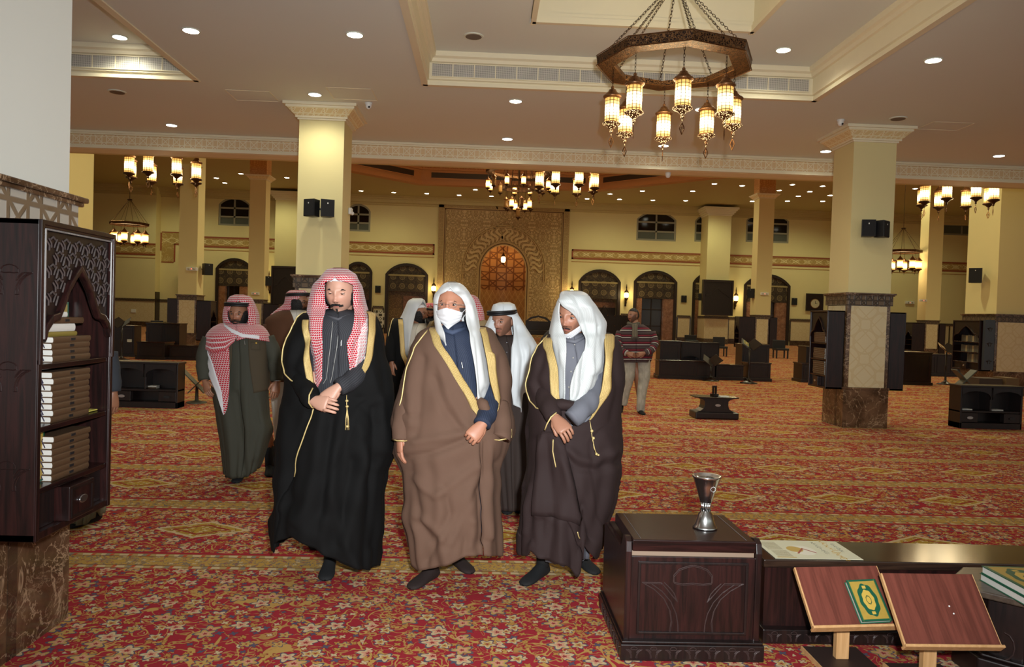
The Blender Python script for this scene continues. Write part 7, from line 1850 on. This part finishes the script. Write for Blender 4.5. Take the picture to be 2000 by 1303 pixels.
# ---------------------------------------------------------------- 4: the man in olive
M_olivet = cloth('olive_thobe', (62, 62, 52), .8); M_vest = cloth('olive_vest', (72, 63, 48), .85)
p = Person('man in olive thobe and vest, red-white checked headscarf with black cord, walking at far left', 464, 938)
p.head(466, 614, -.03, yaw=-.02, pitch=.10, sc=1.0, lid=.35, brow=.0044); p.beard('full', length=.006)
p.wrap('thobe', M_olivet, [(640, 446, 486, None, None, .02, .07, .08), (650, 424, 508, None, None, 0, .11, .1), (662, 414, 520, None, None, 0, .135, .12), (720, 415, 524, None, None, 0, .15, .13), (771, 416, 523, None, None, 0, .16, .14), (808, 422, 523, None, None, 0, .17, .15), (842, 427, 530, None, None, 0, .18, .16), (866, 431, 523, None, None, 0, .18, .17), (912, 437, 510, None, None, 0, .18, .18), (930, 441, 502, None, None, 0, .18, .18)],
    folds=.010, seed=21, creases=[([(462, 770), (470, 840), (478, 930)], 6, -.03), ([(500, 770), (512, 830), (500, 900)], 7, .02), ([(440, 780), (450, 850), (458, 920)], 7, .018), ([(480, 760), (484, 840), (486, 920)], 5, .014)], hem=[(438, 932), (456, 935), (483, 932), (509, 910), (515, 903)])
gv = p.g
p.wrap('vest', M_vest, [(648, 430, 502, 458, 478, .01, .11, .12), (662, 411, 523, 454, 484, 0, .15, .14), (700, 412, 524, 453, 486, 0, .17, .15), (766, 413, 525, 440, 495, 0, .175, .16)], nv=24, seed=22, hem=[(413, 768), (430, 773), (495, 768), (525, 762)])
p.pipe([(490, 668), (507, 669), (508, 683), (491, 682), (490, 668)], .004, 'pocket', M_vest); MB().sphere(p.on(500, 670, .012), .01, 8, 6).build('button', M_gold, p.r)
p.pipe([(477, 662), (479, 674)], .003, 'pen', M_silver)
M_sh2 = shemagh('red_white_check_far', .019)
p.wrap('headscarf', M_sh2, [(576, 458, 474, None, None, .02, .03, .05), (580, 448, 486, None, None, .02, .09, .1), (588, 444, 492, None, None, .01, .115, .13), (594, 442, 495, 453, 478, .01, .12, .13), (602, 438, 498, 449, 483, .01, .11, .14), (620, 436, 502, 449, 485, .02, .11, .15), (634, 437, 502, 458, 482, .02, .14, .16), (642, 441, 500, 464, 474, .01, .17, .17)], nu=64, nv=30, pw=2.6, folds=.004, seed=23, hem=[(437, 640), (464, 655), (500, 640)])
p.wrap('headscarf_end', M_sh2, [(632, 430, 500, None, None, .02, .12, .13), (640, 414, 514, None, None, .01, .16, .15), (655, 402, 525, 462, 462, 0, .19, .17), (668, 398, 528, 458, 462, 0, .20, .17)], nu=64, nv=20, seed=24, hem=[(398, 680), (414, 690), (440, 686), (456, 668), (480, 660), (529, 668)])
p.agal(z=.078)
ge = p.g; p.g = gv
strip_on(p, 'scarf_fall', M_sh2, [(402, 672), (407, 690), (414, 710), (422, 735), (434, 765), (444, 795), (447, 808)], [(452, 672), (453, 690), (453, 710), (453, 735), (452, 765), (450, 795), (448, 808)], .045, 0., 8)
strip_on(p, 'scarf_hem', M_capw, [(400, 672), (405, 690), (412, 710), (420, 735), (432, 765), (443, 795), (447, 809)], [(412, 666), (418, 688), (426, 710), (433, 735), (441, 765), (446, 795), (447.5, 809)], .052, 2.)
p.g = ge
strip_on(p, 'scarf_hem', M_capw, [(441, 632), (456, 643), (475, 652), (500, 655), (527, 661)], [(441, 637), (455, 650), (474, 660), (500, 664), (529, 670)], .02, 2.)
p.tubecloth('sleeve', M_olivet, [(412, 662, .0, .075), (401, 690, -.02, .072), (398, 715, -.05, .064), (400, 742, -.07, .056)], fold=.1); p.tubecloth('sleeve', M_olivet, [(520, 662, .0, .075), (534, 690, -.01, .07), (539, 718, -.03, .062), (541, 744, -.05, .054)], fold=.1)
w0 = p.L(400, 744, -.07); w1 = p.L(406, 766, -.10); p.hand(w0, w1-w0, (-.5, -.9, 0), 1, .35); p.limb([(401, 700, -.02, .035), (400, 744, -.07, .027)])
w0 = p.L(541, 746, -.05); w1 = p.L(536, 772, -.08); p.hand(w0, w1-w0, (.5, -.9, 0), -1, .35); p.limb([(539, 710, -.02, .035), (541, 746, -.05, .027)])
p.tubecloth('wristwatch', M_steel, [(541.5, 741, -.05, .034), (541.5, 745, -.052, .034)], n=12)
k_ = p.L(468, 930); p.foot((k_.x, .04), .05); k_ = p.L(508, 915); p.foot((k_.x, .30), .3, L_=.22)
p.finish(BM(SK4))

# ---------------------------------------------------------------- 5: brown jacket, seen in profile
M_jack = cloth('brown_jacket', (84, 54, 34), .85); M_whth = cloth('white_thobe', (206, 202, 190), .8)
p = Person('bearded man with glasses in brown jacket and red-white headscarf, looking right', 560, 905)
p.head(583, 592, 0, yaw=1.25, pitch=.05, sc=.98, lid=.2); p.beard('full', length=.004)
p.wrap('thobe', M_whth, [(606, 562, 598, None, None, 0, .08, .08), (620, 548, 610, None, None, 0, .13, .12), (740, 528, 620, None, None, 0, .16, .15), (820, 534, 612, None, None, 0, .17, .17), (898, 540, 605, None, None, 0, .18, .18)], folds=.01, nv=30, seed=31)
p.wrap('jacket', M_jack, [(606, 550, 602, 566, 598, .02, .09, .1), (614, 532, 616, 570, 596, 0, .13, .13), (627, 518, 626, 574, 594, 0, .16, .15), (690, 522, 628, 584, 590, 0, .18, .17), (746, 527, 624, 586, 586, 0, .18, .18)], nu=60, nv=30, seed=32, creases=[([(560, 640), (556, 740)], 5, -.012)])
p.wrap('headscarf', M_sh2, [(567, 568, 590, None, None, .02, .05, .06), (571, 560, 597, None, None, .02, .09, .1), (580, 557, 600, 586, 602, .02, .1, .11), (592, 554, 597, 574, 590, .03, .09, .12), (604, 540, 590, 568, 582, .04, .08, .13), (616, 526, 578, 562, 572, .05, .08, .14)], nu=50, nv=24, seed=33, hem=[(524, 624), (545, 616), (578, 612)])
p.agal(z=.075)
m = MB(p.HT)
for sg in (-1, 1): m.tube([(sg*.033+.021*cos(2*pi*k/14), -.103, .008+.015*sin(2*pi*k/14)) for k in range(15)], .0014, 4); m.tube([(sg*.054, -.103, .012), (sg*.084, -.01, .01)], .002, 4)
m.build('glasses', M_agal, p.r)
p.tubecloth('sleeve', M_jack, [(528, 634, 0, .07), (526, 680, -.02, .065), (530, 735, -.05, .056)], fold=.1); w0 = p.L(531, 738, -.05); p.hand(w0, (.05, -.1, -1), (-.8, -.6, 0), 1, .4); p.limb([(527, 700, -.02, .035), (531, 738, -.05, .027)])
p.arm(614, 640, 1, M_jack)
for a, b in ((572, .05), (592, .15)): p.foot((p.L(a, 900).x, b), .9)
p.finish(BM(SK4))

# ---------------------------------------------------------------- 6: black cloak, in profile behind
M_crth = cloth('cream_thobe', (196, 188, 172), .8)
p = Person('bearded man in profile with white headscarf and black gold-trimmed cloak, standing behind', 800, 885)
p.head(818, 614, 0, yaw=1.15, pitch=.02, sc=.98, lid=.3); p.beard('full', length=.02); p.cap(.062, .2, off=.004)
p.wrap('thobe', M_crth, [(632, 800, 836, None, None, 0, .08, .08), (650, 776, 846, None, None, 0, .14, .12), (760, 772, 850, None, None, 0, .16, .15), (880, 776, 846, None, None, 0, .17, .17)], folds=.008, nv=30, seed=41)
for (a, b) in [(813, 660), (811, 676), (809, 690)]: MB().sphere(p.on(a, b, .002), .008, 6, 5).build('button', M_pearl, p.r)
p.wrap('cloak', M_blackcl, [(622, 770, 832, 786, 830, .03, .1, .12), (634, 762, 846, 787, 836, 0, .16, .16), (660, 755, 860, 789, 842, 0, .19, .18), (690, 752, 864, 791, 844, 0, .2, .19), (714, 750, 866, 800, 830, 0, .21, .2), (760, 748, 866, 805, 812, 0, .21, .2), (875, 750, 860, 808, 808, 0, .22, .22)], nu=70, nv=40, folds=.015, seed=42)
p.band('gold_trim', 'L', 624, 728, 9.); p.pipe([(768, 622), (761, 650), (759, 676), (764, 706)], .005)
p.wrap('headscarf', M_wg, [(583, 806, 822, None, None, .02, .04, .06), (588, 797, 829, None, None, .02, .1, .1), (597, 793, 832, 820, 832, .02, .11, .12), (612, 787, 832, 812, 829, .02, .11, .14), (628, 780, 834, 808, 830, .02, .13, .15), (650, 779, 838, 803, 834, .01, .17, .16), (690, 783, 838, 796, 836, .01, .2, .17)], nu=60, nv=30, folds=.006, seed=43, hem=[(783, 690), (800, 700), (838, 680)])
w0 = p.L(765, 708, -.16); p.hand(w0, (.02, -.1, -1), (-.6, -.8, 0), 1, .5, curls=[.4, .5, .5, .6]); p.limb([(770, 680, -.08, .035), (765, 708, -.16, .028)]); p.tubecloth('cloak_sleeve', M_blackcl, [(772, 655, -.05, .08), (764, 685, -.12, .07), (765, 707, -.16, .052)], fold=.1)
for a, b in ((785, .02), (815, -.05)): p.foot((p.L(a, 880).x, b), .4)
p.finish(BM(SK4))

# ---------------------------------------------------------------- 7: far behind, pink-red scarf; 8: red scarf behind the brown cloak
M_pink_s = shemagh('pink_scarf', .04, (196, 70, 84), (226, 170, 168))
p = Person('man looking down in a pink-red headscarf with black cord, far behind between two front men', 842, 800)
p.head(840, 610, -.02, pitch=.35, yaw=.2, sc=.98); p.beard('full')
p.wrap('thobe', cloth('black_coat', (24, 24, 26)), [(622, 828, 854, None, None, 0, .1, .1), (632, 812, 868, None, None, 0, .16, .14), (700, 810, 872, None, None, 0, .17, .16), (796, 814, 868, None, None, 0, .18, .18)], nv=24, folds=.01, seed=51)
p.wrap('headscarf', M_pink_s, [(592, 834, 848, None, None, .02, .06, .08), (596, 829, 853, None, None, .02, .1, .12), (603, 827, 856, 833, 849, .02, .11, .12), (622, 822, 859, 833, 848, .01, .14, .15)], nu=40, nv=16, seed=52, hem=[(822, 632), (859, 628)]); p.agal(z=.07)
p.arm(818, 638, -1, M_blackcl); p.arm(864, 638, 1, M_blackcl)
for a, b in ((834, .02), (850, -.05)): p.foot((p.L(a, 795).x, b), 0)
p.finish(BM(SK4))
M_beige = cloth('beige_bisht', (150, 130, 96), .8)
p = Person('man in beige cloak, only his red-white headscarf showing behind the light brown cloak', 890, 950)
p.head(905, 608, .0, yaw=.5, sc=1.0); p.beard('full')
p.wrap('cloak', M_beige, [(618, 880, 930, None, None, .02, .09, .11), (624, 846, 950, None, None, 0, .14, .15), (640, 834, 962, None, None, 0, .17, .17), (720, 832, 966, None, None, 0, .19, .18), (860, 836, 962, None, None, 0, .2, .2), (940, 838, 955, None, None, 0, .2, .2)], nu=60, nv=30, folds=.014, seed=53)
p.pipe([(864, 622), (848, 630), (840, 650), (838, 690)], .014, 'gold_trim', M_gold2)
p.wrap('headscarf', M_sh2, [(575, 893, 918, None, None, .02, .06, .08), (580, 885, 931, None, None, .02, .1, .12), (592, 882, 938, 892, 912, .02, .12, .14), (606, 880, 944, 892, 914, .02, .12, .15), (625, 876, 946, 894, 916, .01, .15, .17), (645, 872, 944, 896, 918, .01, .18, .19)], nu=60, nv=24, seed=54, folds=.006)
for a, b in ((880, .02), (910, .1)): p.foot((p.L(a, 940).x, b), 0)
p.finish(BM(SK3))

# ---------------------------------------------------------------- 9: white scarf with black cord
M_dkth = cloth('dark_brown_thobe', (56, 46, 42), .8); M_wg3 = white_ghutra('plain_white_headscarf', (214, 220, 222), .0)
p = Person('man in dark brown thobe, white headscarf and black cord, behind the front men', 1000, 998)
p.head(981, 629, -.04, yaw=-.50, pitch=.12, roll=-.04, sc=1.02, lid=.3, brow=.0034)
p.wrap('thobe', M_dkth, [(655, 972, 1006, None, None, .0, .08, .08), (664, 958, 1022, None, None, 0, .12, .11), (680, 945, 1044, None, None, 0, .15, .13), (740, 945, 1048, None, None, 0, .17, .14), (850, 950, 1046, None, None, 0, .17, .16), (900, 958, 1040, None, None, 0, .18, .17), (990, 972, 1030, None, None, 0, .18, .18)], folds=.008, seed=61, hem=[(972, 996), (990, 999), (1010, 998), (1030, 990)])
for (a, b) in [(990, 669), (990, 688), (991, 707)]: MB().sphere(p.on(a, b, .002), .006, 6, 5).build('button', M_button, p.r)
p.wrap('headscarf', M_wg3, [(591, 976, 996, None, None, .03, .04, .06), (594, 965, 1004, None, None, .03, .1, .1), (603, 961, 1007, None, None, .02, .125, .13), (613, 959, 1009, None, None, .01, .128, .14), (620, 957, 1013, 965, 1000, .01, .13, .15), (634, 950, 1022, 967, 1002, .01, .13, .16), (648, 944, 1032, 968, 1003, .01, .15, .17), (662, 944, 1042, 966, 1002.5, 0, .18, .18), (680, 946, 1050, 960, 999, 0, .2, .19), (712, 950, 1044, 960, 998, 0, .215, .2), (750, 955, 1036, 962, 998, 0, .22, .2), (798, 960, 1031, 966, 1003, 0, .22, .2)], nu=84, nv=50, pw=2.6, folds=.006, seed=62, creases=[([(1010, 640), (1020, 700), (1015, 790)], 4, -.016), ([(1030, 680), (1026, 760)], 4, .012), ([(1000, 600), (1015, 630), (1030, 660)], 5, .01), ([(960, 625), (952, 650)], 4, .008)], hem=[(950, 690), (966, 700), (985, 785), (1003, 791), (1016, 797), (1020, 806), (1032, 803)])
p.agal(z=.066, tilt=-.04, R=.116, Rx=.104, rr=.010)
p.tubecloth('sleeve', M_dkth, [(1038, 690, .0, .07), (1042, 740, -.02, .065), (1040, 800, -.04, .055)], fold=.1); w0 = p.L(1040, 802, -.04); p.hand(w0, (0, -.1, -1), (.9, -.4, 0), -1, .4); p.limb([(1041, 760, -.02, .035), (1040, 802, -.04, .027)])
for a, b in ((990, .05), (1012, .1)): p.foot((p.L(a, 990).x, b), 0)
p.finish(BM(SK3))
# 12: grey shoulder behind the dark brown cloak
M_gycoat = cloth('dark_grey_coat', (58, 56, 58), .8)
p = Person('person in dark grey coat almost hidden behind the dark brown cloak', 1092, 850)
p.head(1104, 618, .0, yaw=.4, sc=.98); p.shell(lambda x, y, z: z > .05-min(0, y)*.2 or y > .02, .006, 'hair', M_hair, .004, False)
p.wrap('coat', M_gycoat, [(634, 1088, 1118, None, None, 0, .1, .1), (648, 1068, 1138, None, None, 0, .15, .13), (662, 1058, 1146, None, None, 0, .17, .15), (760, 1056, 1146, None, None, 0, .18, .16), (845, 1064, 1138, None, None, 0, .18, .18)], nv=24, folds=.01, seed=71)
p.arm(1066, 662, -1, M_gycoat); p.arm(1139, 662, 1, M_gycoat)
for a, b in ((1085, .02), (1110, .05)): p.foot((p.L(a, 845).x, b), 0)
p.finish(BM(SK3))

# ---------------------------------------------------------------- 10: striped sweater and pale jeans
g = G('striped_sweater', .9); (u, v_, _), vec = attr(g, 'cl'); q = v_/.118; f = q.fr(); c = g.mix(f.lt(.30), lin((58, 24, 30)), lin((70, 58, 58))); c = g.mix((f-.52).ab().lt(.07), c, lin((120, 24, 44))); c = g.mix((f-.80).ab().lt(.055), c, lin((176, 174, 166))); c = g.mix((f-.92).ab().lt(.03), c, lin((30, 22, 28))); g.col(c); g.bump(g.noise(400, 2, vec=vec), .3, .003); M_sweat = g.m
g = G('pale_jeans', .85); (u, v_, _), vec = attr(g, 'cl'); g.col(g.mix(g.noise(7, 4, vec=vec).ss(.3, .7), lin((150, 148, 134)), lin((186, 182, 168)))); g.bump(g.noise(25, 4, vec=vec), .4, .01); M_jeans = g.m
M_scarf = cloth('grey_knit_scarf', (108, 100, 84), .9, stripe=(.03, .4, (84, 78, 68), .8))
p = Person('man with dark hair in striped maroon sweater, grey scarf and pale jeans', 1248, 808)
p.head(1237, 617, 0, yaw=-1.05, pitch=.0, sc=1.0, lid=.2); p.shell(lambda x, y, z: z > .062-min(0, y)*.18 or (y > .022 and z > -.045), .007, 'hair', M_hair, .004, False)
sw = [(634, 1226, 1256, None, None, .0, .09, .09), (642, 1214, 1268, None, None, 0, .12, .12), (652, 1209, 1275, None, None, 0, .14, .13), (680, 1210, 1276, None, None, 0, .17, .14), (700, 1214, 1273, None, None, 0, .18, .15), (708, 1216, 1270, None, None, 0, .17, .15)]
p.wrap('sweater', M_sweat, sw, nu=60, nv=36, folds=.008, seed=81)
p.tubecloth('sleeve', M_sweat, [(1212, 650, 0, .075), (1207, 668, -.06, .07), (1212, 682, -.15, .062), (1224, 690, -.23, .05)], fold=.08, n=14); p.tubecloth('sleeve', M_sweat, [(1272, 650, 0, .075), (1278, 670, -.06, .07), (1272, 684, -.15, .062), (1258, 690, -.23, .05)], fold=.08, n=14)
w0 = p.L(1225, 690, -.23); w1 = p.L(1240, 694, -.27); p.hand(w0, w1-w0, (0, -1, .2), -1, .5); p.limb([(1212, 680, -.12, .035), (1225, 690, -.23, .03)])
w0 = p.L(1258, 690, -.24); w1 = p.L(1243, 694, -.28); p.hand(w0, w1-w0, (0, -1, .2), 1, .6); p.limb([(1271, 683, -.12, .035), (1258, 690, -.24, .03)])
p.tubecloth('trousers', M_jeans, [(1257, 703, 0, .115), (1257, 735, 0, .108), (1254, 760, -.01, .085), (1252, 785, -.01, .072), (1251, 803, .0, .068)], fold=.05, n=20); p.tubecloth('trousers', M_jeans, [(1229, 703, 0, .115), (1227, 735, 0, .105), (1222, 760, .05, .083), (1219, 780, .1, .07), (1217, 790, .12, .066)], fold=.05, n=20)
m = MB(p.HT); q = [(.075*cos(a), .01+.085*sin(a), -.135+.01*sin(2*a)) for a in [2*pi*k/20 for k in range(21)]]; m.tube(q, .030, 10); m.build('scarf', M_scarf, p.r, smooth=True)
p.tubecloth('scarf_end', M_scarf, [(1240, 634, -.13, .045), (1240, 645, -.17, .045), (1240, 659, -.19, .05)], n=12, flat=.35, fold=.15)
m = MB()
for k in range(9): a = p.L(1233+k*1.8, 658, -.19); b = p.L(1232+k*2.0, 663, -.19); m.tube([a, b], .006, 4)
m.build('fringe', M_scarf, p.r)
k_ = p.L(1250, 800); p.foot((k_.x, .0), .15, L_=.25); k2 = p.L(1217, 795); p.foot((k2.x, .18), -.3, L_=.24); p.finish(BM(SK4))
# ---------------------------------------------------------------- 11: person hidden behind the near bookcase
M_navyj = cloth('dark_blue_grey_jacket', (52, 56, 62), .8); M_khaki = cloth('khaki_trousers', (112, 108, 84), .85)
p = Person('person in dark grey jacket and khaki robe almost hidden behind the near bookcase', 168, 1022)
p.head(166, 640, 0, yaw=-.8, sc=1.0); p.shell(lambda x, y, z: z > .062-min(0, y)*.18 or (y > .022 and z > -.045), .007, 'hair', M_hair, .004, False)
p.wrap('jacket', M_navyj, [(672, 150, 184, None, None, 0, .09, .09), (686, 126, 208, None, None, 0, .14, .13), (760, 122, 214, None, None, 0, .17, .15), (812, 122, 212, None, None, 0, .17, .16)], nv=24, folds=.01, seed=91)
p.wrap('robe', M_khaki, [(800, 126, 208, None, None, 0, .16, .15), (930, 130, 204, None, None, 0, .18, .17), (985, 132, 196, None, None, 0, .18, .17), (1012, 134, 190, None, None, 0, .18, .17)], nv=24, folds=.012, seed=92, hem=[(134, 1022), (150, 1026), (170, 1024), (188, 1000)])
p.tubecloth('sleeve', M_navyj, [(212, 690, 0, .06), (219, 730, -.02, .055), (222, 765, -.03, .05)], fold=.1); w0 = p.L(222, 768, -.03); p.hand(w0, (.02, -.1, -1), (.8, -.6, 0), -1, .4); p.limb([(219, 730, 0, .035), (222, 768, -.03, .027)])
p.arm(130, 695, -1, M_navyj)
for a, b in ((152, .08), (178, .02)): p.foot((p.L(a, 1010).x, b), -.4)
p.finish(BM(SK4))
